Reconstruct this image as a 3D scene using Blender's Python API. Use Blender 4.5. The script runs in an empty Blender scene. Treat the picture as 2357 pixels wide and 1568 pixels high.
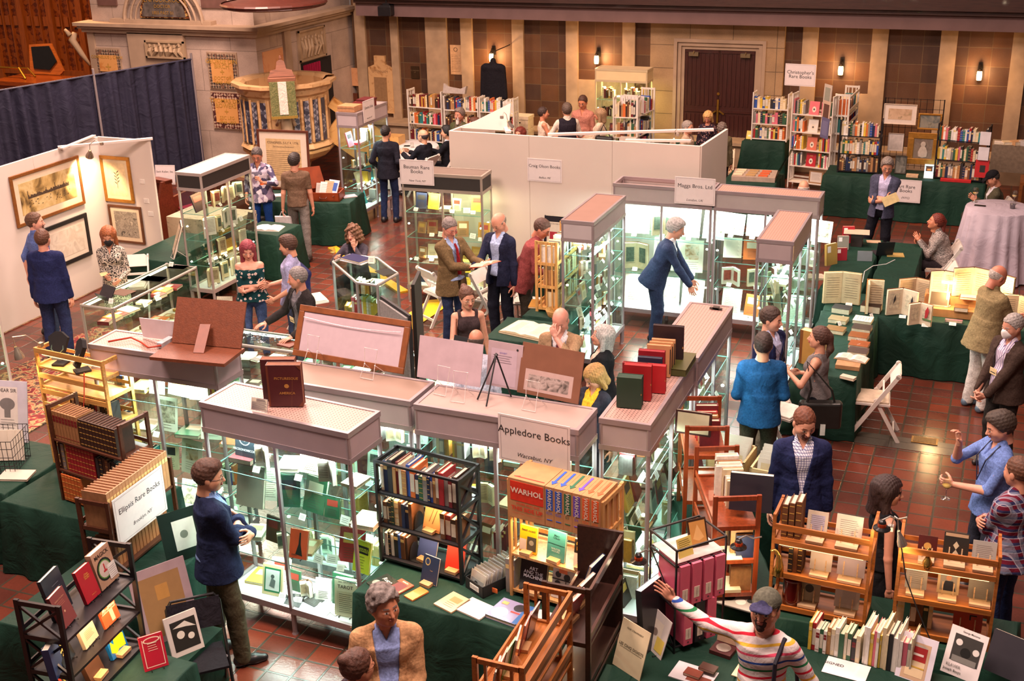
import bpy,math,random
import numpy as np
from mathutils import Vector,Matrix
R=random.Random(7)
SC=bpy.context.scene
COL=SC.collection
pi=math.pi
# ---------------------------------------------------------------- camera
IMW,IMH,F=2357,1568,2827.35
PIT,ROL,YAW,HC=.37381,-.024374,-.389245,6.1
_fw=Vector((math.sin(YAW)*math.cos(PIT),math.cos(YAW)*math.cos(PIT),-math.sin(PIT)))
_r=Vector((math.cos(YAW),-math.sin(YAW),0));_u=_r.cross(_fw)
_r2=_r*math.cos(ROL)+_u*math.sin(ROL);_u2=_u*math.cos(ROL)-_r*math.sin(ROL)
cd=bpy.data.cameras.new('camera');cam=bpy.data.objects.new('camera',cd);COL.objects.link(cam)
cam.matrix_world=Matrix(((_r2.x,_u2.x,-_fw.x,0),(_r2.y,_u2.y,-_fw.y,0),(_r2.z,_u2.z,-_fw.z,HC),(0,0,0,1)))
cd.sensor_width=36;cd.lens=F/IMW*36;cd.clip_end=200
SC.camera=cam
# ---------------------------------------------------------------- light and exposure
SC.view_settings.view_transform='Standard';SC.view_settings.look='None'
SC.view_settings.exposure=0.62;SC.view_settings.gamma=1
SC.view_settings.use_curve_mapping=False
try:
 SC.cycles.use_denoising=True
 SC.cycles.transparent_max_bounces=24;SC.cycles.max_bounces=6
 SC.cycles.diffuse_bounces=3;SC.cycles.glossy_bounces=3;SC.cycles.caustics_reflective=False;SC.cycles.caustics_refractive=False
 SC.cycles.sample_clamp_indirect=4
except Exception:pass
W=bpy.data.worlds.new('hall_air');SC.world=W;W.use_nodes=True
W.node_tree.nodes['Background'].inputs[0].default_value=(1.0,.72,.62,1)
W.node_tree.nodes['Background'].inputs[1].default_value=.1
def area(name,loc,sx,sy,power,col,rot=(0,0,0),spread=pi):
 l=bpy.data.lights.new(name,'AREA');l.shape='RECTANGLE';l.size=sx;l.size_y=sy;l.energy=power;l.color=col;l.spread=spread
 o=bpy.data.objects.new(name,l);COL.objects.link(o);o.location=loc;o.rotation_euler=rot;return o
def point(name,loc,power,col,r=.04):
 l=bpy.data.lights.new(name,'POINT');l.energy=power;l.color=col;l.shadow_soft_size=r
 o=bpy.data.objects.new(name,l);COL.objects.link(o);o.location=loc;return o
WARM=(1,.70,.60)
area('nave_fill',(-1.5,6,9.5),3,3,700,WARM)  # unseen overhead area lights, added to light the whole hall
area('nave_fill',(-8.5,6.5,9.5),3,3,800,WARM)
area('nave_fill',(-2.5,15,9.5),3,3,520,WARM)
area('nave_fill',(-10.5,15.5,9.5),3,3,900,WARM)
area('nave_fill',(-5.5,20.5,8.5),2.5,2.5,220,(1,.58,.36))
area('chancel_fill',(-14,18.5,8),2,2,700,(1,.68,.55),(-.5,0,0))  # unseen area lights added to brighten the pier and chancel end
area('chancel_fill',(-22,23,7),2,2,700,(1,.5,.22),(-.6,0,0))
# ---------------------------------------------------------------- pixel <-> place (2357 x 1568 frame)
def ray(x,y):return _r2*((x-IMW/2)/F)-_u2*((y-IMH/2)/F)+_fw
O=Vector((0,0,HC))
def P(x,y,z=0.):
 d=ray(x,y);return O+d*((z-HC)/d.z)
def PY(x,y,Y):
 d=ray(x,y);return O+d*(Y/d.y)
def PX(x,y,X):
 d=ray(x,y);return O+d*(X/d.x)
# ---------------------------------------------------------------- materials
def lin(c):return tuple((v/12.92 if v<=.04045 else((v+.055)/1.055)**2.4)for v in c)
def hx(h):return lin(tuple(int(h[i:i+2],16)/255 for i in(0,2,4)))
_mc={}
def base(key):
 m=bpy.data.materials.new(key);m.use_nodes=True;nt=m.node_tree
 return m,nt,nt.nodes['Principled BSDF']
def N(nt,t,**k):
 n=nt.nodes.new(t)
 for a,b in k.items():
  if a.startswith('i_'):n.inputs[int(a[2:])if a[2:].isdigit()else a[2:].replace('_',' ')].default_value=b
  else:setattr(n,a,b)
 return n
def mixc(nt,f,a,b,mode='MIX'):
 n=N(nt,'ShaderNodeMix',data_type='RGBA',blend_type=mode)
 for s,v in((0,f),(6,a),(7,b)):
  if hasattr(v,'links'):nt.links.new(v,n.inputs[s])
  elif isinstance(v,(int,float)):n.inputs[s].default_value=v
  else:n.inputs[s].default_value=(*v[:3],1)
 return n.outputs[2]
def ramp(nt,src,stops,interp='LINEAR'):
 n=N(nt,'ShaderNodeValToRGB');n.color_ramp.interpolation=interp
 e=n.color_ramp.elements
 while len(e)<len(stops):e.new(.5)
 for i,(p,c)in enumerate(stops):e[i].position=p;e[i].color=(*c[:3],1)if not isinstance(c,(int,float))else(c,c,c,1)
 nt.links.new(src,n.inputs[0]);return n.outputs[0]
def coord(nt,kind='Object',scale=(1,1,1),rot=(0,0,0)):
 t=N(nt,'ShaderNodeTexCoord');m=N(nt,'ShaderNodeMapping')
 m.inputs[3].default_value=scale;m.inputs[2].default_value=rot
 nt.links.new(t.outputs[kind],m.inputs[0]);return m.outputs[0]
def noise(nt,vec,s,det=2,dist=0.):
 n=N(nt,'ShaderNodeTexNoise',i_Scale=s,i_Detail=det,i_Distortion=dist);nt.links.new(vec,n.inputs[0]);return n.outputs[0]
def bump(nt,b,h,st=.2,d=.01):
 n=N(nt,'ShaderNodeBump',i_Strength=st,i_Distance=d);nt.links.new(h,n.inputs['Height']);nt.links.new(n.outputs[0],b.inputs['Normal'])
def M(col,rough=.6,metal=0.,amt=.12,sc=18,bmp=0.,emit=0.,coat=0.,world=False):
 """plain surface with fine noise in its colour"""
 k=('M',col,rough,metal,amt,sc,bmp,emit,coat)
 if k in _mc:return _mc[k]
 m,nt,b=base('surface_'+col)
 c=hx(col);v=coord(nt);n=noise(nt,v,sc,3)
 d=tuple(x*(1-amt)for x in c);l=tuple(min(1,x*(1+amt))for x in c)
 co=ramp(nt,n,[(.3,d),(.7,l)])
 nt.links.new(co,b.inputs['Base Color']);b.inputs['Roughness'].default_value=rough;b.inputs['Metallic'].default_value=metal
 if bmp:bump(nt,b,noise(nt,v,sc*2.5,4),bmp,.01)
 if coat:b.inputs['Coat Weight'].default_value=coat;b.inputs['Coat Roughness'].default_value=.15
 if emit:b.inputs['Emission Color'].default_value=(*c,1);b.inputs['Emission Strength'].default_value=emit
 _mc[k]=m;return m
def WOOD(col,rough=.4,axis=0,sc=1.):
 k=('W',col,rough,axis,sc)
 if k in _mc:return _mc[k]
 m,nt,b=base('wood_'+col);c=hx(col)
 s=[14*sc]*3;s[axis]=1.2*sc
 v=coord(nt,scale=s);n=noise(nt,v,3,4,.6)
 co=ramp(nt,n,[(.25,[x*.6 for x in c]),(.5,c),(.75,[min(1,x*1.25)for x in c])])
 nt.links.new(co,b.inputs['Base Color']);b.inputs['Roughness'].default_value=rough;b.inputs['Coat Weight'].default_value=.15
 _mc[k]=m;return m
def CLOTH(col,col2=None,kind='weave',rough=.85,sc=1.,bmp=.15,cols=None):
 """kinds: weave, plaid, stripe, floral, geo, check, zebra, leaf"""
 k=('C',col,col2,kind,rough,sc,str(cols))
 if k in _mc:return _mc[k]
 m,nt,b=base('cloth_'+kind+col);c=hx(col);c2=hx(col2)if col2 else c
 v=coord(nt)
 sep=N(nt,'ShaderNodeSeparateXYZ');nt.links.new(v,sep.inputs[0])
 def math_(op,a,bb=None):
  n=N(nt,'ShaderNodeMath',operation=op)
  for i,q in enumerate((a,bb)):
   if q is None:continue
   if hasattr(q,'links'):nt.links.new(q,n.inputs[i])
   else:n.inputs[i].default_value=q
  return n.outputs[0]
 def bands(ax,freq,thr,ph=0):
  s=math_('SINE',math_('ADD',math_('MULTIPLY',ax,freq*2*pi),ph));return math_('GREATER_THAN',s,thr)
 X,Y,Z=sep.outputs
 n1=noise(nt,v,60,2)
 if kind=='weave':co=ramp(nt,n1,[(.3,[x*.75 for x in c]),(.7,[min(1,x*1.2)for x in c])])
 elif kind=='plaid':
  U=math_('ADD',X,math_('MULTIPLY',Y,.6));co=mixc(nt,bands(Z,7/sc,.3),c,c2)
  co=mixc(nt,math_('MULTIPLY',bands(U,7/sc,.3),.55),co,hx(cols[0]))
  co=mixc(nt,math_('MULTIPLY',bands(Z,7/sc,.97,1.5),.8),co,hx(cols[1]));co=mixc(nt,math_('MULTIPLY',bands(U,7/sc,.97,1.5),.8),co,hx(cols[1]))
 elif kind=='check':
  U=math_('ADD',X,Y);co=mixc(nt,bands(Z,45/sc,.8),c,c2);co=mixc(nt,bands(U,45/sc,.8),co,c2)
 elif kind=='vstripe':co=mixc(nt,bands(X,40/sc,.55),c,c2)
 elif kind=='stripe':
  f=math_('FRACT',math_('MULTIPLY',math_('ADD',Z,math_('MULTIPLY',X,.25)),1/(.17*sc)))
  st=[(0,c)];w=.06
  for i,q in enumerate(cols):st+=[(.04+i*.2,hx(q)),(.04+i*.2+w,c)]
  co=ramp(nt,f,st,'CONSTANT')
 elif kind=='floral':
  vo=N(nt,'ShaderNodeTexVoronoi',i_Scale=17/sc);nt.links.new(v,vo.inputs[0])
  co=ramp(nt,math_('ADD',vo.outputs[0],math_('MULTIPLY',noise(nt,v,60/sc,1),.25)),[(.0,hx(cols[0])),(.36,c2),(.46,c)],'CONSTANT')
 elif kind=='leaf':co=ramp(nt,noise(nt,v,26/sc,1,2.5),[(0,c),(.5,c2)],'CONSTANT')
 elif kind=='zebra':
  w=N(nt,'ShaderNodeTexWave',i_Scale=14/sc,i_Distortion=6.,bands_direction='Z');w.inputs['Detail Scale'].default_value=3;nt.links.new(v,w.inputs[0])
  co=ramp(nt,w.outputs[0],[(0,c),(.5,c2)],'CONSTANT')
 elif kind=='geo':
  vo=N(nt,'ShaderNodeTexVoronoi',i_Scale=13/sc,distance='MANHATTAN');nt.links.new(v,vo.inputs[0])
  s2=N(nt,'ShaderNodeSeparateColor');nt.links.new(vo.outputs[1],s2.inputs[0])
  co=ramp(nt,s2.outputs[0],[(0,c)]+[((i+1)/(len(cols)+1),hx(q))for i,q in enumerate(cols)],'CONSTANT')
 nt.links.new(co,b.inputs['Base Color']);b.inputs['Roughness'].default_value=rough
 b.inputs['Specular IOR Level'].default_value=.15
 bump(nt,b,noise(nt,v,9,3,.8),.5,.03)
 _mc[k]=m;return m
def DRAPE(col):
 k=('D',col)
 if k in _mc:return _mc[k]
 m,nt,b=base('drape_'+col);c=hx(col);v=coord(nt)
 n1=noise(nt,v,1.3,3);co=ramp(nt,n1,[(.3,[x*.78 for x in c]),(.7,[x*1.15 for x in c])])
 nt.links.new(co,b.inputs['Base Color']);b.inputs['Roughness'].default_value=.7;b.inputs['Specular IOR Level'].default_value=.25
 bump(nt,b,noise(nt,v,4,4,1.2),.55,.04)
 _mc[k]=m;return m
def GLASS(tint='e9f6f2',refl=.07):
 k=('G',tint,refl)
 if k in _mc:return _mc[k]
 m=bpy.data.materials.new('clear_glass');m.use_nodes=True;nt=m.node_tree;nt.nodes.clear()
 o=N(nt,'ShaderNodeOutputMaterial');t=N(nt,'ShaderNodeBsdfTransparent');g=N(nt,'ShaderNodeBsdfGlossy');x=N(nt,'ShaderNodeMixShader')
 t.inputs[0].default_value=(*hx(tint),1);g.inputs['Roughness'].default_value=.03
 v=coord(nt);n=noise(nt,v,1.5,1)
 f=N(nt,'ShaderNodeMapRange');f.inputs[3].default_value=refl*.8;f.inputs[4].default_value=refl*1.2;nt.links.new(n,f.inputs[0]);nt.links.new(f.outputs[0],x.inputs[0])
 nt.links.new(t.outputs[0],x.inputs[1]);nt.links.new(g.outputs[0],x.inputs[2]);nt.links.new(x.outputs[0],o.inputs[0])
 _mc[k]=m;return m
def EM(col,st):
 k=('E',col,st)
 if k in _mc:return _mc[k]
 m,nt,b=base('glowing_'+col);c=hx(col)
 b.inputs['Base Color'].default_value=(*c,1);b.inputs['Emission Color'].default_value=(*c,1);b.inputs['Emission Strength'].default_value=st
 _mc[k]=m;return m
def PEG(col,pitch=.025,rows=False):
 k=('P',col,pitch,rows)
 if k in _mc:return _mc[k]
 m,nt,b=base('pegboard_'+col);c=hx(col);v=coord(nt,scale=(1/pitch,)*3)
 fr=N(nt,'ShaderNodeVectorMath',operation='FRACTION');nt.links.new(v,fr.inputs[0])
 su=N(nt,'ShaderNodeVectorMath',operation='SUBTRACT');nt.links.new(fr.outputs[0],su.inputs[0]);su.inputs[1].default_value=(.5,.5,0)
 mu=N(nt,'ShaderNodeVectorMath',operation='MULTIPLY');nt.links.new(su.outputs[0],mu.inputs[0]);mu.inputs[1].default_value=(1,1,0)
 le=N(nt,'ShaderNodeVectorMath',operation='LENGTH');nt.links.new(mu.outputs[0],le.inputs[0])
 co=ramp(nt,le.outputs['Value'],[(0,[x*.22 for x in c]),(.19,c)],'CONSTANT')
 nt.links.new(co,b.inputs['Base Color']);b.inputs['Roughness'].default_value=.45;_mc[k]=m;return m
# ---------------------------------------------------------------- mesh builder
class MB:
 def __init__(s):s.v=[];s.f=[];s.mi=[];s.T=None
 def add(s,vs,fs,m=0):
  b=len(s.v)
  if s.T is not None:vs=[tuple(s.T@Vector(q))for q in vs]
  s.v+=[tuple(q)for q in vs];s.f+=[tuple(i+b for i in f)for f in fs];s.mi+=[m]*len(fs)if isinstance(m,int)else list(m);return s
 def box(s,x0,y0,z0,x1,y1,z1,m=0,dx=0,dy=0):
  vs=[(x0,y0,z0),(x1,y0,z0),(x1,y1,z0),(x0,y1,z0),(x0+dx,y0+dy,z1),(x1-dx,y0+dy,z1),(x1-dx,y1-dy,z1),(x0+dx,y1-dy,z1)]
  return s.add(vs,[(0,3,2,1),(4,5,6,7),(0,1,5,4),(1,2,6,5),(2,3,7,6),(3,0,4,7)],m)
 def bar(s,p,q,w,h,m=0,up=(0,0,1)):
  p=Vector(p);q=Vector(q);d=(q-p).normalized();u=Vector(up)
  if abs(d.dot(u))>.97:u=Vector((0,1,0))
  a=d.cross(u).normalized()*w/2;c=a.cross(d).normalized()*h/2
  vs=[p-a-c,p+a-c,p+a+c,p-a+c,q-a-c,q+a-c,q+a+c,q-a+c]
  return s.add(vs,[(3,2,1,0),(4,5,6,7),(0,1,5,4),(1,2,6,5),(2,3,7,6),(3,0,4,7)],m)
 def tube(s,pts,r,m=0,n=8,caps=True):
  pts=[Vector(p)for p in pts];rs=r if isinstance(r,(list,tuple))else[r]*len(pts);rings=[];pa=None
  for i,p in enumerate(pts):
   d=((pts[min(i+1,len(pts)-1)]-p).normalized()+(p-pts[max(i-1,0)]).normalized()).normalized()
   a=d.cross(Vector((0,0,1)))if pa is None else(pa-d*pa.dot(d))
   if a.length<.05:a=d.cross(Vector((0,1,0)))
   a.normalize();pa=a;c=d.cross(a)
   rings.append([p+(a*math.cos(2*pi*k/n)+c*math.sin(2*pi*k/n))*rs[i]for k in range(n)])
  fs=[(i*n+k,i*n+(k+1)%n,(i+1)*n+(k+1)%n,(i+1)*n+k)for i in range(len(pts)-1)for k in range(n)]
  if caps:fs+=[tuple(range(n))[::-1],tuple((len(pts)-1)*n+k for k in range(n))]
  return s.add([q for g in rings for q in g],fs,m)
 def lathe(s,prof,c=(0,0,0),m=0,n=16,a0=0,a1=2*pi):
  full=abs(a1-a0-2*pi)<1e-6;k=n if full else n+1
  vs=[(c[0]+r*math.cos(a0+(a1-a0)*j/n),c[1]+r*math.sin(a0+(a1-a0)*j/n),c[2]+z)for r,z in prof for j in range(k)]
  fs=[(i*k+j,i*k+(j+1)%k,(i+1)*k+(j+1)%k,(i+1)*k+j)for i in range(len(prof)-1)for j in range(n)]
  return s.add(vs,fs,m)
 def prism(s,poly,z0,z1,m=0):
  n=len(poly);vs=[(x,y,z0)for x,y in poly]+[(x,y,z1)for x,y in poly]
  return s.add(vs,[tuple(range(n))[::-1],tuple(range(n,2*n))]+[(i,(i+1)%n,n+(i+1)%n,n+i)for i in range(n)],m)
 def extr(s,poly,p,ux,uy,th,m=0):
  """2d outline placed with its own axes and given thickness"""
  p=Vector(p);ux=Vector(ux);uy=Vector(uy);nn=ux.cross(uy).normalized()*th;n=len(poly)
  a=[p+ux*x+uy*y for x,y in poly];vs=a+[q+nn for q in a]
  return s.add(vs,[tuple(range(n))[::-1],tuple(range(n,2*n))]+[(i,(i+1)%n,n+(i+1)%n,n+i)for i in range(n)],m)
 def disc(s,c,ux,uy,r,m=0,n=20,th=.002,ry=None):
  return s.extr([(r*math.cos(2*pi*i/n),(ry or r)*math.sin(2*pi*i/n))for i in range(n)],c,ux,uy,th,m)
 def text(s,txt,size,p,ux,uy,m=0,align='CENTER',italic=0.,lift=.001,bold=0.):
  vs,fs=text_mesh(txt,align,italic,bold);p=Vector(p);ux=Vector(ux).normalized();uy=Vector(uy).normalized();nn=ux.cross(uy)*lift
  return s.add([p+ux*(x*size)+uy*(y*size)+nn for x,y in vs],fs,m)
 def build(s,name,mats,parent=None,loc=None,rz=0.,smooth=False,bevel=0.):
  me=bpy.data.meshes.new(name);me.from_pydata(s.v,[],s.f)
  mats=mats if isinstance(mats,(list,tuple))else[mats]
  for q in mats:me.materials.append(q)
  me.polygons.foreach_set('material_index',[min(i,len(mats)-1)for i in s.mi])
  if smooth:me.polygons.foreach_set('use_smooth',[True]*len(me.polygons))
  me.update();o=bpy.data.objects.new(name,me);COL.objects.link(o)
  if parent:o.parent=parent
  if loc is not None:o.location=loc
  if rz:o.rotation_euler.z=rz
  if bevel:
   b=o.modifiers.new('edge','BEVEL');b.width=bevel;b.segments=2;b.limit_method='ANGLE'
  return o
_tc={}
def text_mesh(t,align,italic,bold):
 k=(t,align,italic,bold)
 if k not in _tc:
  cu=bpy.data.curves.new('letters','FONT');cu.body=t;cu.size=1;cu.align_x=align;cu.align_y='CENTER';cu.shear=italic;cu.resolution_u=2;cu.space_line=.85;cu.offset=bold
  ob=bpy.data.objects.new('letters',cu);COL.objects.link(ob)
  me=ob.to_mesh();_tc[k]=([(v.co.x,v.co.y)for v in me.vertices],[tuple(p.vertices)for p in me.polygons])
  ob.to_mesh_clear();bpy.data.objects.remove(ob);bpy.data.curves.remove(cu)
 return _tc[k]
def tag(o,label,cat,group=None,kind=None):
 if label:o['label']=label
 if cat:o['category']=cat
 if group:o['group']=group
 if kind:o['kind']=kind
 return o
def E(name,label,cat,loc=(0,0,0),rz=0.,group=None):
 o=bpy.data.objects.new(name,None);COL.objects.link(o);o.location=loc;o.rotation_euler.z=rz;o.empty_display_size=.1
 return tag(o,label,cat,group)
def S(o):o['kind']='structure';return o
def dup(o,parent=None,loc=None,rz=None,label=None,group=None):
 c=o.copy();COL.objects.link(c)
 if parent is not None:c.parent=parent
 if loc is not None:c.location=loc
 if rz is not None:c.rotation_euler.z=rz
 if label:c['label']=label
 if group:c['group']=group
 for ch in o.children:dup(ch,c)
 return c
ALU=lambda:M('a39a9c',.38,.55,.05,6)
ORD='first second third fourth fifth sixth seventh eighth ninth tenth eleventh twelfth thirteenth fourteenth fifteenth sixteenth seventeenth eighteenth nineteenth twentieth twenty-first twenty-second twenty-third twenty-fourth twenty-fifth twenty-sixth twenty-seventh twenty-eighth twenty-ninth thirtieth'.split()
# ---------------------------------------------------------------- bodies: rounded solids blended in a field, then skinned
V3=lambda*a:np.array(a,float)
class Field:
 def __init__(s,lo,hi,h):
  s.h=h;s.lo=np.array(lo,float);s.n=np.maximum(4,np.ceil((np.array(hi)-s.lo)/h).astype(int)+1);s.A=np.full(s.n,.2)
 def sub(s,lo,hi):
  a=np.clip(np.floor((lo-s.lo)/s.h).astype(int),0,s.n-1);b=np.clip(np.ceil((hi-s.lo)/s.h).astype(int)+1,1,s.n)
  b=np.maximum(b,a+1)
  return tuple(slice(i,j)for i,j in zip(a,b)),[s.lo[i]+s.h*np.arange(a[i],b[i]).reshape([-1 if k==i else 1 for k in range(3)])for i in range(3)]
 def un(s,sl,d,k):
  A=s.A[sl];h=np.maximum(k-np.abs(A-d),0)/k;s.A[sl]=np.minimum(A,d)-h*h*k/4
 def cone(s,a,b,ra,rb,k=.02):
  a=np.array(a,float);b=np.array(b,float);m=max(ra,rb)+k+.02
  sl,(x,y,z)=s.sub(np.minimum(a,b)-m,np.maximum(a,b)+m);e=b-a
  px,py,pz=x-a[0],y-a[1],z-a[2];t=np.clip((px*e[0]+py*e[1]+pz*e[2])/max(e@e,1e-9),0,1)
  s.un(sl,np.sqrt((px-t*e[0])**2+(py-t*e[1])**2+(pz-t*e[2])**2)-(ra+(rb-ra)*t),k);return s
 def ell(s,c,r,k=.02,Rm=None,sub=False):
  c=np.array(c,float);r=np.array(r,float);m=r.max()+k+.02
  sl,(x,y,z)=s.sub(c-m,c+m);q=[x-c[0],y-c[1],z-c[2]]
  if Rm is not None:q=[q[0]*Rm[0][i]+q[1]*Rm[1][i]+q[2]*Rm[2][i]for i in range(3)]
  k0=np.sqrt(sum((q[i]/r[i])**2 for i in range(3)));k1=np.sqrt(sum((q[i]/r[i]**2)**2 for i in range(3)))+1e-9
  d=k0*(k0-1)/k1
  if sub:A=s.A[sl];d=-d;h=np.maximum(k-np.abs(A-d),0)/k;s.A[sl]=np.maximum(A,d)+h*h*k/4
  else:s.un(sl,d,k)
  return s
 def frus(s,a,b,r0,r1,X,Yd,k=.03):
  """elliptic body between two centres; radii (along X, along Yd)"""
  a=np.array(a,float);b=np.array(b,float);m=max(*r0,*r1)+k+.02
  sl,(x,y,z)=s.sub(np.minimum(a,b)-m,np.maximum(a,b)+m);L=np.linalg.norm(b-a);e=(b-a)/L
  p=[x-a[0],y-a[1],z-a[2]];t=sum(p[i]*e[i]for i in range(3));u=sum(p[i]*X[i]for i in range(3));v=sum(p[i]*Yd[i]for i in range(3))
  tt=np.clip(t/L,0,1);rx=r0[0]+(r1[0]-r0[0])*tt;ry=r0[1]+(r1[1]-r0[1])*tt
  k0=np.sqrt((u/rx)**2+(v/ry)**2)+1e-9;k1=np.sqrt((u/rx**2)**2+(v/ry**2)**2)+1e-9
  d=np.maximum(k0*(k0-1)/k1,np.abs(t-L/2)-L/2);s.un(sl,d,k);return s
 def xyz(s):return[s.lo[i]+s.h*np.arange(s.n[i]).reshape([-1 if k==i else 1 for k in range(3)])for i in range(3)]
 def mesh(s):
  A=s.A.copy()
  for ax in range(3):
   A[tuple(0 if i==ax else slice(None)for i in range(3))]=.1;A[tuple(-1 if i==ax else slice(None)for i in range(3))]=.1
  B=A<0;n=np.array(A.shape)
  o=[(i,j,k)for i in(0,1)for j in(0,1)for k in(0,1)]
  sh=lambda G,c:G[c[0]:n[0]-1+c[0],c[1]:n[1]-1+c[1],c[2]:n[2]-1+c[2]]
  cnt=sum(sh(B,c).astype(np.int8)for c in o);act=(cnt>0)&(cnt<8);I=np.argwhere(act)
  idx=np.full(act.shape,-1);idx[act]=np.arange(len(I))
  acc=np.zeros((len(I),3));c=np.zeros(len(I))
  val={q:A[I[:,0]+q[0],I[:,1]+q[1],I[:,2]+q[2]]for q in o}
  for p in o:
   for ax in range(3):
    if p[ax]:continue
    q=list(p);q[ax]=1;q=tuple(q);a,b=val[p],val[q];m=(a<0)!=(b<0)
    t=np.where(m,a/np.where(m,a-b,1),0);pos=np.tile(np.array(p,float),(len(I),1));pos[:,ax]=t
    acc[m]+=pos[m];c[m]+=1
  V=s.lo+s.h*(I+acc/np.maximum(c,1)[:,None]);Fc=[]
  for ax in range(3):
   a1,a2=(ax+1)%3,(ax+2)%3
   lo=[slice(None)]*3;hi=[slice(None)]*3;lo[ax]=slice(0,n[ax]-1);hi[ax]=slice(1,n[ax])
   b0,b1=B[tuple(lo)],B[tuple(hi)];m=b0!=b1;E_=np.argwhere(m);E_=E_[(E_[:,a1]>0)&(E_[:,a2]>0)&(E_[:,a1]<n[a1]-1)&(E_[:,a2]<n[a2]-1)]
   inside=b0[tuple(E_.T)];q=[]
   for d1,d2 in((0,0),(-1,0),(-1,-1),(0,-1)):
    t=E_.copy();t[:,a1]+=d1;t[:,a2]+=d2;q.append(idx[tuple(t.T)])
   q=np.stack(q,1);q[~inside]=q[~inside][:,::-1];Fc.append(q)
  return V,np.concatenate(Fc)
def np_mesh(name,V,Fc,mats,mi=None,parent=None,loc=None,rz=0.):
 me=bpy.data.meshes.new(name);me.vertices.add(len(V));me.vertices.foreach_set('co',V.astype(np.float32).ravel())
 me.loops.add(len(Fc)*4);me.loops.foreach_set('vertex_index',Fc.astype(np.int32).ravel())
 me.polygons.add(len(Fc));me.polygons.foreach_set('loop_start',np.arange(0,len(Fc)*4,4,dtype=np.int32))
 for q in(mats if isinstance(mats,(list,tuple))else[mats]):me.materials.append(q)
 if mi is not None:me.polygons.foreach_set('material_index',mi.astype(np.int32))
 me.polygons.foreach_set('use_smooth',np.ones(len(Fc),bool));me.update(calc_edges=True)
 o=bpy.data.objects.new(name,me);COL.objects.link(o)
 if parent:o.parent=parent
 if loc is not None:o.location=loc
 if rz:o.rotation_euler.z=rz
 return o
_tpl={}
def wob(x,y,z,f,a):return a*(np.sin(x*f+np.sin(z*f*.7)*2)*np.sin(y*f*1.1+1.7)+np.sin(z*f*1.3+x*f*.5)*.6)
def head_tpl(fem):
 k=('head',fem)
 if k in _tpl:return _tpl[k]
 f=Field((-.11,-.14,-.15),(.11,.15,.16),.0042);w=.93 if fem else 1
 f.ell((0,-.012,.035),(.077*w,.099,.094));f.ell((0,.028,.0),(.066*w,.066,.085),.03)
 f.cone((-.03,.03,-.055),(.03,.03,-.055),.036,.036,.03);f.cone((0,.05,-.06),(0,.068,-.088),.036*w,.02*w,.03)
 f.cone((-.05*w,-.0,-.03),(-.022,.05,-.082),.026,.02,.03);f.cone((.05*w,-.0,-.03),(.022,.05,-.082),.026,.02,.03)
 f.cone((-.042*w,.055,-.02),(.042*w,.055,-.02),.026,.026,.03)
 for sx in(-1,1):f.ell((sx*.031,.099,.006),(.019,.014,.012),.012,sub=True)
 for sx in(-1,1):
  f.cone((sx*.012,.088,.024),(sx*.046,.076,.024),.0075 if not fem else.005,.006,.012)
  f.cone((sx*.016,.085,-.001),(sx*.046,.078,-.001),.011,.009,.006)
  f.ell((sx*.08*w,-.008,-.002),(.011,.02,.032),.008,np.array(((1,0,0),(0,1,0),(0,0,1.))))
 f.cone((0,.09,.012),(0,.112,-.027),.008,.012,.012);f.cone((-.012,.098,-.031),(.012,.098,-.031),.008,.008,.006)
 f.ell((0,.098,-.048),(.023,.009,.0055),.004);f.ell((0,.095,-.058),(.019,.01,.0065),.004)
 f.cone((0,-.02,-.04),(0,-.025,-.14),.054*w,.055*w,.03)
 V,Fc=f.mesh();c=V[Fc].mean(1);mi=np.zeros(len(Fc),int)
 x,y,z=np.abs(c[:,0]),c[:,1],c[:,2]
 mi[(y>.088)&(z<-.042)&(z>-.064)&(x<.021)]=1
 mi[(y>.07)&(np.abs(z-.0265-x*.06)<.0045)&(x>.013)&(x<.048)]=2
 mi[(y>.078)&(np.abs(z-.0015)<.0062)&(x>.019)&(x<.043)]=3
 mi[(y>.078)&(np.abs(z-.0015)<.0062)&(np.abs(x-.031)<.0055)]=4
 _tpl[k]=(V,Fc,mi);return _tpl[k]
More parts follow.
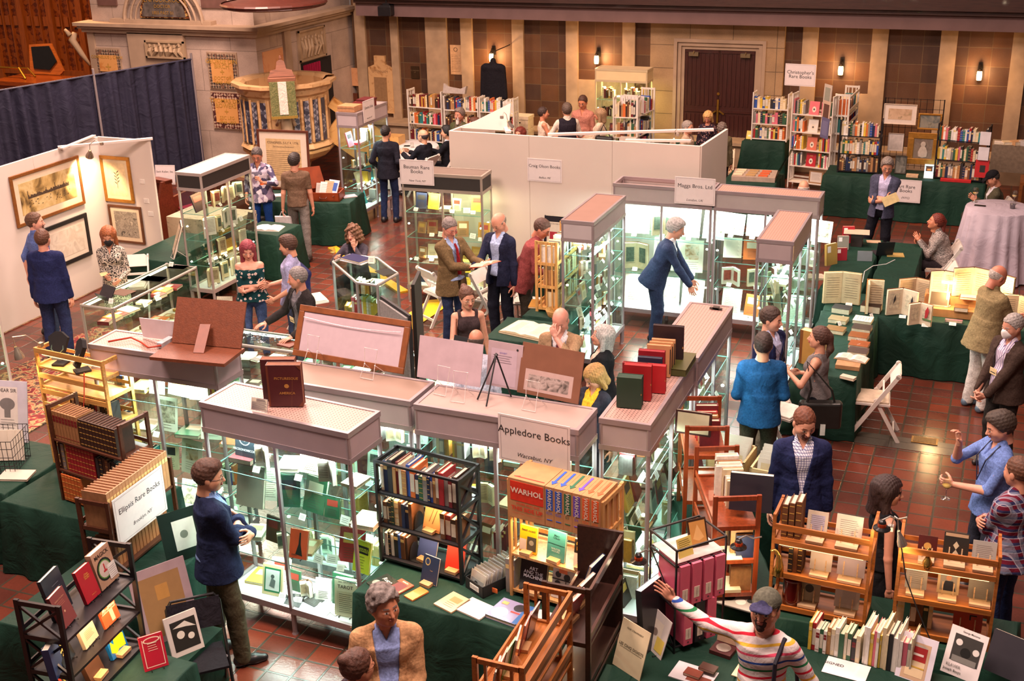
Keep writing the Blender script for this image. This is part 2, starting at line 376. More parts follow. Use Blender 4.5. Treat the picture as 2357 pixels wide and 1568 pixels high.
def hair_tpl(st):
 if('hair',st)in _tpl:return _tpl['hair',st]
 f=Field((-.17,-.22,-.42 if st in('long','pony')else-.2),(.17,.16,.2),.006 if st not in('long',)else.007);x,y,z=f.xyz()
 yk=[-.12,-.02,.02,.05,.075,.11];zc=np.interp(y,yk,[-.085,-.04,.0,.045,.08,.095])
 if st in('short','thick','side','buzz','crew','bun','pony','wavy'):
  g={'buzz':.003,'crew':.006,'thick':.018,'side':.013,'wavy':.024}.get(st,.011)
  f.ell((0,-.014,.036),(.078+g,.101+g,.096+g*1.1),.02)
  if st in('thick','side','wavy'):f.ell((.01,.03,.1),(.065,.06,.035),.03)
  f.A=np.maximum(f.A,zc-z+0*x)
  f.A=f.A+wob(x,y,z,160 if st!='wavy' else 85,.0022 if st!='wavy' else.006)
  if st=='bun':f.ell((0,-.1,.1),(.04,.04,.04),.02)
  if st=='pony':f.ell((0,-.1,.05),(.035,.04,.035),.02);f.cone((0,-.12,.03),(0,-.13,-.1),.03,.035,.03);f.cone((0,-.13,-.1),(0,-.1,-.22),.035,.012,.03)
 elif st=='bald':
  f.ell((0,-.014,.03),(.084,.107,.098),.02);top=.045-(y+.1)*.1
  f.A=np.maximum.reduce([f.A,zc-z+0*x,(z-top)+0*x,(y-.03)+0*x+0*z]);f.A+=wob(x,y,z,180,.0015)
 elif st in('long','bob','curly','longdark'):
  g=.03 if st=='curly' else.014
  f.ell((0,-.014,.036),(.08+g,.104+g,.098+g),.02)
  if st=='curly':
   for sx in(-1,1):f.ell((sx*.085,-.02,-.06),(.06,.075,.09),.04)
   f.ell((0,-.08,-.05),(.1,.06,.1),.04)
  else:
   L=-.13 if st=='bob' else-.3
   for sx in(-1,1):f.cone((sx*.07,-.02,.03),(sx*.085,-.02 if st=='bob' else.02,L),.04,.028,.04)
   f.cone((0,-.06,.03),(0,-.085,L),.085,.06,.04)
  d=np.sqrt((x/.062)**2+((y-.11)/.1)**2+((z+.035)/.12)**2)-1;f.A=np.maximum(f.A,-d*.06)
  f.A=np.maximum(f.A,-np.maximum(np.abs(x)-.05+0*y,.02-y+0*x+0*z)-0*z+np.where(z>.075,-1.,0.)*1.)if st!='curly' else f.A
  a=.011 if st=='curly' else.0035;f.A=f.A+wob(x,y,z if st=='curly' else z*.15,75 if st=='curly' else 190,a)
 elif st=='cap':
  f.ell((0,-.012,.045),(.09,.11,.1),.02);f.A=np.maximum(f.A,.05-y*.12-z+0*x)
  f.ell((0,.115,.05),(.072,.075,.009),.01,[[1,0,0],[0,.95,.3],[0,-.3,.95]])
 V,Fc=f.mesh();mi=(V[Fc].mean(1)[:,1]>.085).astype(int)if st=='cap' else np.zeros(len(Fc),int)
 _tpl['hair',st]=(V,Fc,mi);return _tpl['hair',st]
def beard_tpl(full):
 if('beard',full)in _tpl:return _tpl['beard',full]
 f=Field((-.1,-.05,-.2),(.1,.15,.03),.0045);x,y,z=f.xyz()
 f.ell((0,.03,-.012),(.07,.07,.092),.02);f.cone((0,.05,-.06),(0,.072,-.09 if full<2 else-.15),.041,.027 if full<2 else.03,.02)
 if full==0:f.A=np.maximum(f.A,np.maximum(-.065-z+0*x,np.abs(x)-.03)+0*y)
 f.A=np.maximum.reduce([f.A,z+.036-np.abs(x)*.55+0*y,.015-y+0*x+0*z])
 f.ell((0,.112,-.056),(.017,.03,.006),.003,sub=True);f.A=f.A+wob(x,y,z,190,.0012)
 V,Fc=f.mesh();_tpl['beard',full]=(V,Fc,np.zeros(len(Fc),int));return _tpl['beard',full]
def hand_tpl(cu):
 """right hand, wrist at origin, fingers down -z, palm towards +y, thumb on +x"""
 if('hand',cu)in _tpl:return _tpl['hand',cu]
 f=Field((-.07,-.03,-.22),(.09,.11,.03),.0036)
 f.cone((0,0,.02),(0,0,-.02),.024,.025,.015);f.ell((0,.002,-.055),(.04,.0145,.05),.015)
 for i,(xx,L,r)in enumerate(((.03,.078,.0088),(.01,.086,.009),(-.011,.08,.0086),(-.031,.063,.0075))):
  p=V3(xx,.002,-.09+abs(i-1)*.004);a=cu*.35+.05*i
  q0=p+V3(0,0,.03);f.cone(q0,p,r,r,.008)
  for j,fr in enumerate((.42,.32,.26)):
   d=V3((i-1.3)*-.05,math.sin(a),-math.cos(a));q=p+d*L*fr;f.cone(p,q,r*(1-.07*j),r*(.93-.07*j),.0035);p=q;a+=cu*(.75 if j==0 else.6)
 p=V3(.03,.004,-.03)
 for d,L,r in((V3(.62,.35+.3*cu,-.6),.038,.012),(V3(.3,.4+.4*cu,-.75),.03,.0098),(V3(.1,.5*cu,-.8),.024,.0088)):
  q=p+d/np.linalg.norm(d)*L;f.cone(p,q,r,r*.93,.006);p=q
 V,Fc=f.mesh();_tpl['hand',cu]=(V,Fc);return _tpl['hand',cu]
def rotm(yaw,pitch,roll=0):
 m=Matrix.Rotation(yaw,3,'Z')@Matrix.Rotation(pitch,3,'X')@Matrix.Rotation(roll,3,'Y');return np.array(m)
def ik(a,t,l1,l2,pole):
 d=t-a;L=np.linalg.norm(d);e=d/max(L,1e-6);L=min(L,(l1+l2)*.999);t=a+e*L
 x=(l1*l1-l2*l2+L*L)/(2*L);h=math.sqrt(max(l1*l1-x*x,0));p=pole-e*(pole@e);p=p/max(np.linalg.norm(p),1e-6)
 return a+e*x+p*h,t
def _v(*a):return np.array(a,float)
REST_R=(.235,.02,.80)
def person(label,loc,yaw,H=1.75,fem=False,b=1.,sit=0,lean=0.,slean=0.,head=(0,0,0),hR=None,hL=None,eR=(.4,-1,-.4),eL=(-.4,-1,-.4),cR=.55,cL=.55,nR=None,nL=None,dR=None,dL=None,feet=None,top=('jacket',None,None),bot=('trousers',None),shoes='1c1a1c',hair=('short','4a3524'),skin='c98a6c',beard=None,glasses=None,mask=None,badge=None,tie=None,open_=True,hem=-.13,h=.009,group=None,zoff=0.,cap2=None,bag=False,chin=0):
 s=H/1.75;X=_v(1,0,0)
 hz=.93 if not sit else(.50 if sit==1 else.72)
 hip=_v(0,-.02 if lean>.2 else 0,hz);cl,sl=math.cos(lean),math.sin(lean)
 U=_v(slean,sl,cl);U/=np.linalg.norm(U);Fd=np.cross(U,X);Fd=-Fd if Fd[1]<0 and lean<1.2 else Fd;Fd/=np.linalg.norm(Fd);XX=np.cross(Fd,U);XX/=np.linalg.norm(XX)
 T=lambda x,f,u:hip+XX*x+Fd*f+U*u
 w=.88 if fem else 1.
 sh={1:T(.172*w,-.0,.432),-1:T(-.172*w,-.0,.432)}
 nb=T(0,-.01,.50);hd=nb+(U*.6+_v(0,0,.4))*.15+_v(0,.018,0)
 if chin:hd=hd+_v(0,chin,0)
 Rh=rotm(-head[0],-head[1],head[2])
 elb={};wr={}
 for sg,t,e in((1,hR,eR),(-1,hL,eL)):
  t=_v(*(t or(sg*.235,.02,hz-.13)));elb[sg],wr[sg]=ik(sh[sg],t,.29,.255,_v(*e))
 hj={1:hip+_v(.088,0,-.02),-1:hip+_v(-.088,0,-.02)};kn={};an={}
 if feet is None:feet=((.11,.02),(-.11,-.01))if not sit else((.12,.46),(-.12,.42))
 for sg,ft in((1,feet[0]),(-1,feet[1])):
  kn[sg],an[sg]=ik(hj[sg],_v(ft[0],ft[1]-.03,.085 if not(len(ft)>2)else ft[2]),.418 if not sit else.435,.412 if not sit else.42,_v(sg*.12,1,.2 if not sit else 1.2))
 kind,tm,sm=top;bk,bm=bot
 pts=np.array([hip,nb,hd,*sh.values(),*elb.values(),*wr.values(),*kn.values(),*an.values()])
 f=Field(pts.min(0)-.2,pts.max(0)+.16,h*1.15)
 f.ell(hip+U*.02,(.13*b,.085*b,.1));f.frus(T(0,0,.05),T(0,0,.22),(.115*b,.075*b),(.125*b,.085*b),XX,Fd);f.frus(T(0,0,.2),T(0,0,.42),(.13*b,.09*b),(.15*w,.095),XX,Fd)
 f.cone(sh[-1]-XX*-.02,sh[1]-XX*.02,.05,.05,.04);f.cone(T(0,-.015,.44),hd+_v(0,-.02,-.06),.062*w,.053*w,.03)
 if fem:f.ell(T(.07,.075,.34),(.06,.055,.06));f.ell(T(-.07,.075,.34),(.06,.055,.06))
 aw=.88 if fem else 1.
 for sg in(1,-1):
  f.cone(sh[sg],elb[sg],.048*aw*b**.5,.038*aw,.02);f.cone(elb[sg],wr[sg],.039*aw,.026*aw,.015)
  f.cone(hj[sg],kn[sg],.072*b,.05,.03);f.cone(kn[sg],kn[sg]*.55+an[sg]*.45,.048,.046,.02);f.cone(kn[sg]*.55+an[sg]*.45,an[sg],.046,.03,.02)
 V,Fc=f.mesh();mi=np.zeros(len(Fc),int)
 hV,hF,hm=head_tpl(fem);Vs=[V,hV@Rh.T+hd];Fs=[Fc,hF+len(V)];ms=[mi,hm];off=len(V)+len(hV)
 for sg,cu,n_,d_ in((1,cR,nR,dR),(-1,cL,nL,dL)):
  gV,gF=hand_tpl(cu);d=(wr[sg]-elb[sg]);d/=np.linalg.norm(d)
  if d_ is not None:d=_v(*d_)/np.linalg.norm(_v(*d_))
  n=_v(*(n_ or(-sg,.1,0)));n=n-d*(n@d);n/=np.linalg.norm(n);c=np.cross(-d,n)*-1
  c=np.cross(n,-d);gx=gV[:,0]*(1 if sg>0 else-1);Q=np.stack([c if False else c,n,-d],1)
  q=np.stack([gx,gV[:,1],gV[:,2]],1)@Q.T*(aw*.98)+wr[sg]
  if sg>0:gF2=gF
  else:gF2=gF[:,::-1]
  Vs.append(q);Fs.append(gF2+off);ms.append(np.zeros(len(gF),int));off+=len(gV)
 SK=M(skin,.5,0,.06,30);hc=hair[1]
 root=np_mesh('person',np.concatenate(Vs)*s,np.concatenate(Fs),[SK,M('a8665a' if not fem else 'b0524c',.45,0,.05),M(hc if hair[0]!='bald' else '8a7060',.7),M('a89a92',.4,0,.02),M('2b2320',.25,0,.02)],np.concatenate(ms),None,(loc[0],loc[1],zoff),yaw)
 tag(root,label,'person',group)
 def child(name,V,Fc,mats,mi=None):return np_mesh(name,V*s,Fc,mats,mi,root)
 if hair[0]!='none':
  st=hair[0]
  if st=='cap':V,Fc,mi=hair_tpl('buzz');child('hair',V@Rh.T+hd,Fc,M(hc,.7));V,Fc,mi=hair_tpl('cap');child('cap',V@Rh.T+hd,Fc,[CLOTH(cap2[0]),CLOTH(cap2[1])],mi)
  else:V,Fc,mi=hair_tpl(st);child('hair',V@Rh.T+hd,Fc,M(hc,.6,0,.35,55,.4))
 if beard is not None:V,Fc,mi=beard_tpl(beard[0]);child('beard',V@Rh.T+hd,Fc,M(beard[1],.8,0,.3,60))
 H4=Matrix.Translation(Vector(hd*s))@Matrix(Rh.tolist()).to_4x4()@Matrix.Scale(s,4)
 if glasses:
  g=MB();g.T=H4
  for sx in(-1,1):
   g.tube([(sx*.031+.021*math.cos(t*pi/6),.104-.010*abs(math.cos(t*pi/6))if True else 0,.002+.016*math.sin(t*pi/6))for t in range(13)],.0017,0,4,False)
   g.tube([(sx*.052,.092,.006),(sx*.074,.06,.006),(sx*.08,-.01,.002)],.0017,0,4)
  g.tube([(-.01,.104,.006),(.01,.104,.006)],.0017,0,4);g.build('glasses',M(glasses,.3,.2,.02),root)
 if mask:
  q=Field((-.09,-.02,-.14),(.09,.16,.03),.005);q.ell((0,.06,-.045),(.062,.06,.055),.01);q.cone((0,.1,-.02),(0,.095,-.08),.022,.02,.03)
  q.A=np.maximum(q.A,.035-q.xyz()[1]+0*q.xyz()[0]+0*q.xyz()[2]);V,Fc=q.mesh();child('face_mask',V@Rh.T+hd,Fc,M(mask,.8))
  g=MB();g.T=H4
  for sx in(-1,1):g.tube([(sx*.055,.05,-.02),(sx*.08,-.0,.0)],.0015,0,4);g.tube([(sx*.05,.045,-.075),(sx*.08,-.005,-.01)],.0015,0,4)
  g.build('mask_strap',M(mask,.8),root)
 def sleeves(f,g,upto,k=.03,cuff=0.):
  for sg in(1,-1):
   r=(.055+g*.8)*aw*b**.4;f.cone(sh[sg],elb[sg]*min(upto,1)+sh[sg]*(1-min(upto,1)),r,r-.012*aw,k)
   if upto>1:t=upto-1;f.cone(elb[sg],elb[sg]*(1-t)+wr[sg]*t,(.047+g)*aw,(.034+g)*aw+cuff,.02)
 def torso(f,g,he,flare=0.):
  top_=.43;f.cone(sh[-1]-XX*-.03,sh[1]-XX*.03,.05+g*.6,.05+g*.6,.05);f.cone(T(-.07,-.02,.45),T(.07,-.02,.45),.05+g*.5,.05+g*.5,.06);f.ell(T(0,0,.36),((.165+g)*w,.105+g,.13),.04)
  f.frus(T(0,.0,.14),T(0,0,.40),((.138+g)*b*(.93 if fem else 1),(.105+g)*b),((.158+g)*w,.104+g),XX,Fd,.04)
  if not sit:f.frus(T(0,.0,he),T(0,0,.17),((.168+g+flare*1.6)*b,(.155+g+flare)*b),((.14+g)*b*(.93 if fem else 1),(.107+g)*b),XX,Fd,.03)
  else:f.frus(T(0,.0,max(he,-.06)),T(0,0,.17),((.158+g)*b,(.13+g)*b),((.14+g)*b,(.107+g)*b),XX,Fd,.03)
  if b>1.05:f.ell(T(0,.04,.1),(.14*b,.11*b,.15),.05)
  if fem:f.ell(T(.07,.08,.34),(.065,.06,.07),.03);f.ell(T(-.07,.08,.34),(.065,.06,.07),.03)
 def loc_(f):
  x,y,z=f.xyz();q=[x-hip[0],y-hip[1],z-hip[2]];dt=lambda a:q[0]*a[0]+q[1]*a[1]+q[2]*a[2]
  return dt(XX),dt(Fd),dt(U)
 def neck_cut(f,r,u0,fwd=0.):
  a,c,u=loc_(f);d=np.maximum(np.sqrt(a*a+(c-fwd)**2)-r,u0-u);f.A=np.maximum(f.A,-d)
 up=[hip,nb,*sh.values(),*elb.values(),*wr.values()]
 lo,hi=np.min(up,0)-_v(.25,.25,.3),np.max(up,0)+.12
 def finish(f,name,mats,mi=None):
  x,y,z=f.xyz();f.A=f.A+wob(x,y,z,34,.0022)*(1.0)
  V,Fc=f.mesh();return child(name,V,Fc,mats)
 if kind in('jacket','coat'):
  if sm:
   f=Field(lo,hi,h);torso(f,.004,.0);f.cone(T(0,-.012,.45),T(0,.0,.53),.066,.062,.02);neck_cut(f,.05,.5,.0)
   a,c,u=loc_(f);f.A=np.maximum(f.A,-np.maximum(np.maximum(np.abs(a)-np.interp(u,[.43,.55],[0,.05]),.02-c),.43-u))
   sleeves(f,-.012,1.97);finish(f,'shirt',sm)
  f=Field(lo,hi,h);torso(f,.018,hem,.012);sleeves(f,.006,1.93,.04,.004);neck_cut(f,.066 if sm else.06,.46)
  f.cone(T(-.05,-.06,.49),T(.05,-.06,.49),.02,.02,.03)
  if open_:
   a,c,u=loc_(f);wd=np.interp(u,[-.2,.12,.2,.5],[.055 if open_==2 else.03,.012 if open_!=2 else.05,.03 if open_!=2 else.06,.085])
   band=(np.abs(a)<wd+.045)&(c>0)&(u>.13)&(u<.46);f.A=np.where(band,f.A-.006,f.A)
   f.A=np.maximum(f.A,-np.maximum(np.abs(a)-wd,.025-c))
  finish(f,'jacket',tm)
 else:
  f=Field(lo,hi,h);g={'shirt':.012,'loose':.026,'tee':.01,'tank':.004,'dress':.004,'off':.012,'knit':.008}[kind]
  torso(f,g,{'tank':-.0,'dress':-.12,'off':-.04}.get(kind,hem+.03 if kind!='tee' else-.06),.0 if kind not in('loose','off')else.02)
  if kind in('shirt','loose','knit'):sleeves(f,-.004 if kind=='shirt' else.004,bag or 1.93)
  if kind=='tee':sleeves(f,.004,.72)
  if kind=='off':sleeves(f,.004,.9)
  if kind in('shirt','loose'):f.cone(T(0,-.014,.45),T(0,-.012,.525),.066,.068,.02);neck_cut(f,.052,.48);a,c,u=loc_(f);f.A=np.maximum(f.A,-np.maximum(np.maximum(np.abs(a)-np.interp(u,[.4,.55],[0,.05]),.02-c),.4-u))
  elif kind in('tank','dress'):
   neck_cut(f,.085,.44,.02);a,c,u=loc_(f);f.A=np.maximum(f.A,np.where(u>.3,np.abs(a)-np.interp(u,[.3,.42],[.16,.135])*w,-1))
  elif kind=='off':a,c,u=loc_(f);f.A=np.maximum(f.A,u-.40)
  else:neck_cut(f,.062,.47)
  finish(f,'dress' if kind=='dress' else 'shirt' if kind!='tank' else 'top',tm)
  if sm and kind=='shirt':
   f=Field(lo,hi,h);torso(f,.022,-.05);neck_cut(f,.09,.4,.04);a,c,u=loc_(f);f.A=np.maximum(f.A,np.where(u>.25,np.abs(a)-.165*w,-1));finish(f,'waistcoat',sm)
 lo,hi=np.min([hip,*kn.values(),*an.values()],0)-_v(.26,.26,.1),np.max([hip,*kn.values()],0)+_v(.26,.26,.14)
 f=Field(lo,hi,h*1.1)
 if bk in('trousers','jeans'):
  g=0 if bk=='jeans' else.012
  f.ell(hip+U*.02,(.158*b,.115*b,.12));f.ell(hip-_v(0,.03,.05),(.15*b,.11*b,.1),.04)
  for sg in(1,-1):f.cone(hj[sg],kn[sg],.084*b+g*.8,.062+g,.03);f.cone(kn[sg],an[sg]-_v(0,0,.02 if not sit else 0),.064+g,.052+g,.02)
  f.A=np.maximum(f.A,.035-f.xyz()[2]+0*f.A);finish(f,'trousers',bm)
 elif bk=='skirt':
  if sit:f.ell(hip,(.17*b,.13,.12));[f.cone(hj[sg],kn[sg],.1,.085,.06)for sg in(1,-1)]
  else:f.frus((0,0,.42),hip+_v(0,0,.12),(.21,.18),(.15*b,.12),X,_v(0,1,0),.03)
  finish(f,'skirt',bm)
 g=MB();f=Field(np.min([*an.values()],0)-_v(.1,.15,.12),np.max([*an.values()],0)+_v(.1,.27,.1),.008)
 for sg in(1,-1):
  a=an[sg];q=_v(a[0],a[1],.0 if a[2]<.2 else a[2]-.085)
  f.cone(q+_v(0,-.03,.04),q+_v(sg*.01,.09,.035),.042,.038,.03);f.cone(q+_v(sg*.01,.09,.032),q+_v(sg*.02,.16,.028),.04,.03,.03);f.cone(q+_v(0,-.03,.05),a+_v(0,0,.01),.043,.043,.02)
  f.A=np.maximum(f.A,(q[2]+.004)-f.xyz()[2]+0*f.A)
 V,Fc=f.mesh();child('shoes',V,Fc,M(shoes,.35))
 TT=lambda x,y,u:Vector(T(x,y,u)*s)
 fr=.128*b+.02
 if tie:g=MB();g.tube([TT(0,.095,.465),TT(0,fr-.018,.4),TT(0,fr+.0,.25),TT(0,fr+.005,.08)],[.014*s,.017*s,.026*s,.03*s],0,6);g.build('necktie',CLOTH(tie,None,'weave'),root)
 if badge:
  g=MB();uz=Vector(U);ux=Vector(XX);c=TT(0,fr+.02,.2)
  g.tube([TT(-.07,.0,.5),TT(-.07,.1,.43),TT(-.035,fr+.012,.33),c+uz*.04*s],.003,1,4);g.tube([TT(.07,.0,.5),TT(.07,.1,.43),TT(.035,fr+.012,.33),c+uz*.04*s],.003,1,4)
  g.extr([(-.048,-.04),(.048,-.04),(.048,.03),(-.048,.03)],c,ux*-1,uz,.003,0);g.extr([(-.035,-.02),(.035,-.02),(.035,-.012),(-.035,-.012)],c+Vector(Fd)*.004,ux*-1,uz,.001,1)
  g.build('name_badge',[M('e8cf9c',.5),M('1d1f2a',.6)],root)
 Mw=Matrix.Translation((loc[0],loc[1],zoff))@Matrix.Rotation(yaw,4,'Z')
 return dict(root=root,R=Mw@Vector(wr[1]*s),L=Mw@Vector(wr[-1]*s),eR=Mw@Vector(elb[1]*s),sR=Mw@Vector(sh[1]*s),sL=Mw@Vector(sh[-1]*s),head=Mw@Vector(hd*s),M=Mw,T=lambda x,f,u:Mw@TT(x,f,u),s=s)
# ---------------------------------------------------------------- the hall
YW=25.6
def brickmat(name,c1,c2,mort,bw,bh,msize,off=.5,swap='XY',rough=.5,bmp=.4,var=.5,streak=0):
 m,nt,b=base(name);v=coord(nt)
 if swap!='XY':
  s=N(nt,'ShaderNodeSeparateXYZ');c=N(nt,'ShaderNodeCombineXYZ');nt.links.new(v,s.inputs[0])
  nt.links.new(s.outputs[swap[0]],c.inputs[0]);nt.links.new(s.outputs[swap[1]],c.inputs[1]);v=c.outputs[0]
 br=N(nt,'ShaderNodeTexBrick',offset=off,squash=1);nt.links.new(v,br.inputs[0])
 br.inputs['Scale'].default_value=1;br.inputs['Brick Width'].default_value=bw;br.inputs['Row Height'].default_value=bh
 br.inputs['Mortar Size'].default_value=msize;br.inputs['Mortar Smooth'].default_value=.3;br.inputs['Bias'].default_value=0
 for i,c in((1,c1),(2,c2),(3,mort)):br.inputs[i].default_value=(*hx(c),1)
 n=noise(nt,v,2.2,4);co=mixc(nt,.45,br.outputs[0],ramp(nt,n,[(.3,(.35,)*3),(.7,(1,1,1))]),'MULTIPLY')
 n2=noise(nt,v,40,3);co=mixc(nt,.25,co,ramp(nt,n2,[(.3,(.5,)*3),(.7,(1,1,1))]),'MULTIPLY')
 nt.links.new(co,b.inputs['Base Color'])
 rr=N(nt,'ShaderNodeMapRange');rr.inputs[3].default_value=rough*.6;rr.inputs[4].default_value=rough*1.5;nt.links.new(noise(nt,v,3,2),rr.inputs[0]);nt.links.new(rr.outputs[0],b.inputs['Roughness'])
 mx=N(nt,'ShaderNodeMath',operation='ADD');mu=N(nt,'ShaderNodeMath',operation='MULTIPLY');mu.inputs[1].default_value=.25
 nt.links.new(n2,mu.inputs[0]);nt.links.new(br.outputs[1],N(nt,'ShaderNodeInvert').inputs[0])if False else None
 sb=N(nt,'ShaderNodeMath',operation='SUBTRACT');sb.inputs[0].default_value=1;nt.links.new(br.outputs[1],sb.inputs[1]);nt.links.new(sb.outputs[0],mx.inputs[0]);nt.links.new(mu.outputs[0],mx.inputs[1])
 bump(nt,b,mx.outputs[0],bmp,.008)
 return m
TILE=brickmat('terracotta_tiles','7c3c2a','54302a','4a4034',.2305,.2305,.012,0,'XY',.2,.4)
WALLT=brickmat('brown_wall_tiles','6b4526','4a3122','6a5236',.42,.36,.008,0,'XZ',.5,.3)
STONE=lambda:M('a58c74',.7,0,.12,3,.15)
PALE=lambda:M('a48a6c',.7,0,.16,4,.15)
def MARBLE(c1='c8a070',c2='9a6c40',sc=3.):
 k=('MB',c1,c2,sc)
 if k in _mc:return _mc[k]
 m,nt,b=base('veined_marble');v=coord(nt);n=noise(nt,v,sc,6,1.8)
 co=ramp(nt,n,[(.3,hx(c2)),(.45,hx(c1)),(.6,hx(c1)),(.72,hx(c2))]);nt.links.new(co,b.inputs['Base Color']);b.inputs['Roughness'].default_value=.3;_mc[k]=m;return m
def MOSAIC(c1,c2,c3,sc=30):
 m,nt,b=base('mosaic');v=coord(nt,rot=(0,pi/4,0));ch=N(nt,'ShaderNodeTexChecker',i_Scale=sc);nt.links.new(v,ch.inputs[0]);ch.inputs[1].default_value=(*hx(c1),1);ch.inputs[2].default_value=(*hx(c2),1)
 co=mixc(nt,ramp(nt,noise(nt,v,sc*.6,1),[(.5,0),(.55,1)],'CONSTANT'),ch.outputs[0],hx(c3));nt.links.new(co,b.inputs['Base Color']);b.inputs['Roughness'].default_value=.4;return m
f=MB();f.box(-34,-4,-.2,9,YW+8,0);fl=S(f.build('floor',TILE));fl.location=(.0,.012,0)
f=MB();f.box(-14.3,YW,0,9,YW+.3,5.2);S(f.build('wall_back',WALLT))
f=MB();f.box(7.2,2,0,7.5,YW,5.2);S(f.build('wall_right',WALLT))
f=MB();f.box(-14.3,YW-.55,0,9,YW-.003,.5);f.box(-14.3,YW-.62,.46,9,YW-.003,.52);S(f.build('trim_ledge',PALE()))
def wx(px,py=150):return PY(px,py,YW).x
def wz(px,py):return PY(px,py,YW).z
for i,(a,b_)in enumerate(((825,848),(905,922),(985,1033),(1065,1091),(1182,1208),(1305,1332),(1434,1463),(1845,1880),(2003,2040),(2160,2198),(2325,2362))):
 f=MB();f.box(wx(a),YW-.07,.52,wx(b_),YW+.01,3.2);f.box(wx(a)-.02,YW-.09,.52,wx(b_)+.02,YW-.07,.62);S(f.build('trim_%d'%(i+1),PALE()))
f=MB();f.box(wx(1305),YW-.05,.52,wx(1436),YW,wz(1370,184));S(f.build('trim_12',PALE()))
f=MB();f.box(wx(1960),YW-.05,.52,wx(2005),YW,wz(1990,216));S(f.build('trim_13',PALE()))
zb=PY(1178,45,25.1).z;zt=PY(1178,13,25.1).z
f=MB();f.box(-13.9,25.1,zb,9,YW+.2,zt);S(f.build('beam',M('6f5653',.75,0,.1,3)))
f=MB();f.box(-13.9,25.0,zt,9,YW+.2,zt+.09);f.box(-13.9,24.9,zt+.09,9,YW+.2,zt+.8);S(f.build('trim_14',WOOD('3a211a',.5)))
x0,x1=wx(1578,115),wx(1741,115);zd=wz(1578,112);xs0,xs1=wx(1500,100),wx(1808,100)
blk=brickmat('stone_blocks','b3926c','a88a66','6f5a42',.9,.48,.008,.0,'XZ',.7,.3)
f=MB();f.box(xs0,YW-.1,0,x0-.22,YW+.02,3.3);f.box(x1+.22,YW-.1,0,xs1,YW+.02,3.3);f.box(x0-.22,YW-.1,zd+.2,x1+.22,YW+.02,3.3);S(f.build('trim_15',blk))
f=MB()
for o_,y_ in((.22,.13),(.14,.09),(.07,.05)):
 f.box(x0-o_,YW-y_,0,x0-o_+.07,YW+.05,zd+o_-.07);f.box(x1+o_-.07,YW-y_,0,x1+o_,YW+.05,zd+o_-.07);f.box(x0-o_,YW-y_,zd+o_-.07,x1+o_,YW+.05,zd+o_)
S(f.build('trim_16',STONE()))
f=MB();m_=(x0+x1)/2
for a,b_ in((x0,m_-.006),(m_+.006,x1)):
 f.box(a,YW-.03,0,b_,YW,zd);n_=8
 for i in range(n_):xx=a+(b_-a)*(i+.5)/n_;f.box(xx-.02,YW-.045,.1,xx+.02,YW-.03,zd*.42);f.box(xx-.02,YW-.045,zd*.5,xx+.02,YW-.03,zd-.08)
 for z in(.04,zd*.44,zd-.07):f.box(a+.02,YW-.048,z,b_-.02,YW-.03,z+.06)
d_=S(f.build('door_1',WOOD('3a1712',.4,2)))
f=MB();f.bar((m_-.13,YW-.09,1.0),(m_-.03,YW-.09,1.07),.03,.03);f.bar((m_+.04,YW-.09,1.07),(m_+.14,YW-.09,1.0),.03,.03);f.box(m_-.02,YW-.07,.8,m_+.02,YW-.05,1.3);f.disc((m_,YW-.06,1.42),(-1,0,0),(0,0,1),.03);f.build('door_handle',M('b98a3c',.3,.9),d_)
f=MB()
for xx in(x0+.2,x1-.2):f.box(xx-.1,YW-.12,zd-.13,xx+.1,YW-.03,zd-.05);f.bar((xx,YW-.12,zd-.08),(xx+.02,YW-.14,zd-.02),.02,.02)
f.build('door_closer',M('7a6a50',.4,.5),d_)
def wallthing(name,px,py,qx,qy,th,mats,label,cat,txt=None,y=YW-.005):
 x0,z1=PY(px,py,y).x,PY(px,py,y).z;x1,z0=PY(qx,qy,y).x,PY(qx,qy,y).z
 f=MB();f.box(x0,y-th,z0,x1,y,z1,0);cx=(x0+x1)/2
 for i,(t,s_,dz)in enumerate(txt or[]):f.text(t,s_,(cx,y-th-.002,z1-dz*(z1-z0)),(1,0,0),(0,0,1),1)
 return tag(f.build(name,mats,bevel=.006),label,cat)
wallthing('paper_notice',1036,103,1064,172,.012,[M('c49a6e',.7),M('5b432c')],'framed pale notice with lines of writing hung between two brown wall panels','notice',[('O',.14,.16)]+[('ithae memorie ofst thes',.022,.34+.055*i)for i in range(11)])
wallthing('bronze_plaque',946,152,966,181,.02,[M('4a3826',.4,.6),M('6a5236')],'small dark bronze plaque on the brown wall above the bookcases','plaque',[('In memory\nof',.05,.4)])
wallthing('rose_marble_slab',790,155,832,198,.04,[MARBLE('d29a6c','b87a50')],'rose marble slab set in the dark bay beside the pulpit stair','marble slab')
f=MB();a,b_=PY(852,176,YW),PY(898,228,YW);q=[(0,0),(.62,0),(.62,1.05),(.45,1.12),(.45,1.32),(.17,1.32),(.17,1.12),(0,1.05)]
f.extr(q,(a.x,YW-.004,.62),(1,0,0),(0,0,1),.08,0);f.box(a.x+.15,YW-.1,.7,a.x+.47,YW-.08,1.45,1);f.text('UTERNAM',.09,(a.x+.31,YW-.086,1.58),(1,0,0),(0,0,1),1)
tag(f.build('memorial_niche',[MARBLE(),M('8a6a48',.5)]),'stepped yellow marble memorial niche on the brown wall behind the lit case','memorial')
wallthing('wooden_plaque',797,213,826,245,.04,[M('5a2c18',.4)],'small dark wooden panel low on the wall beside the pulpit stair','panel',None)
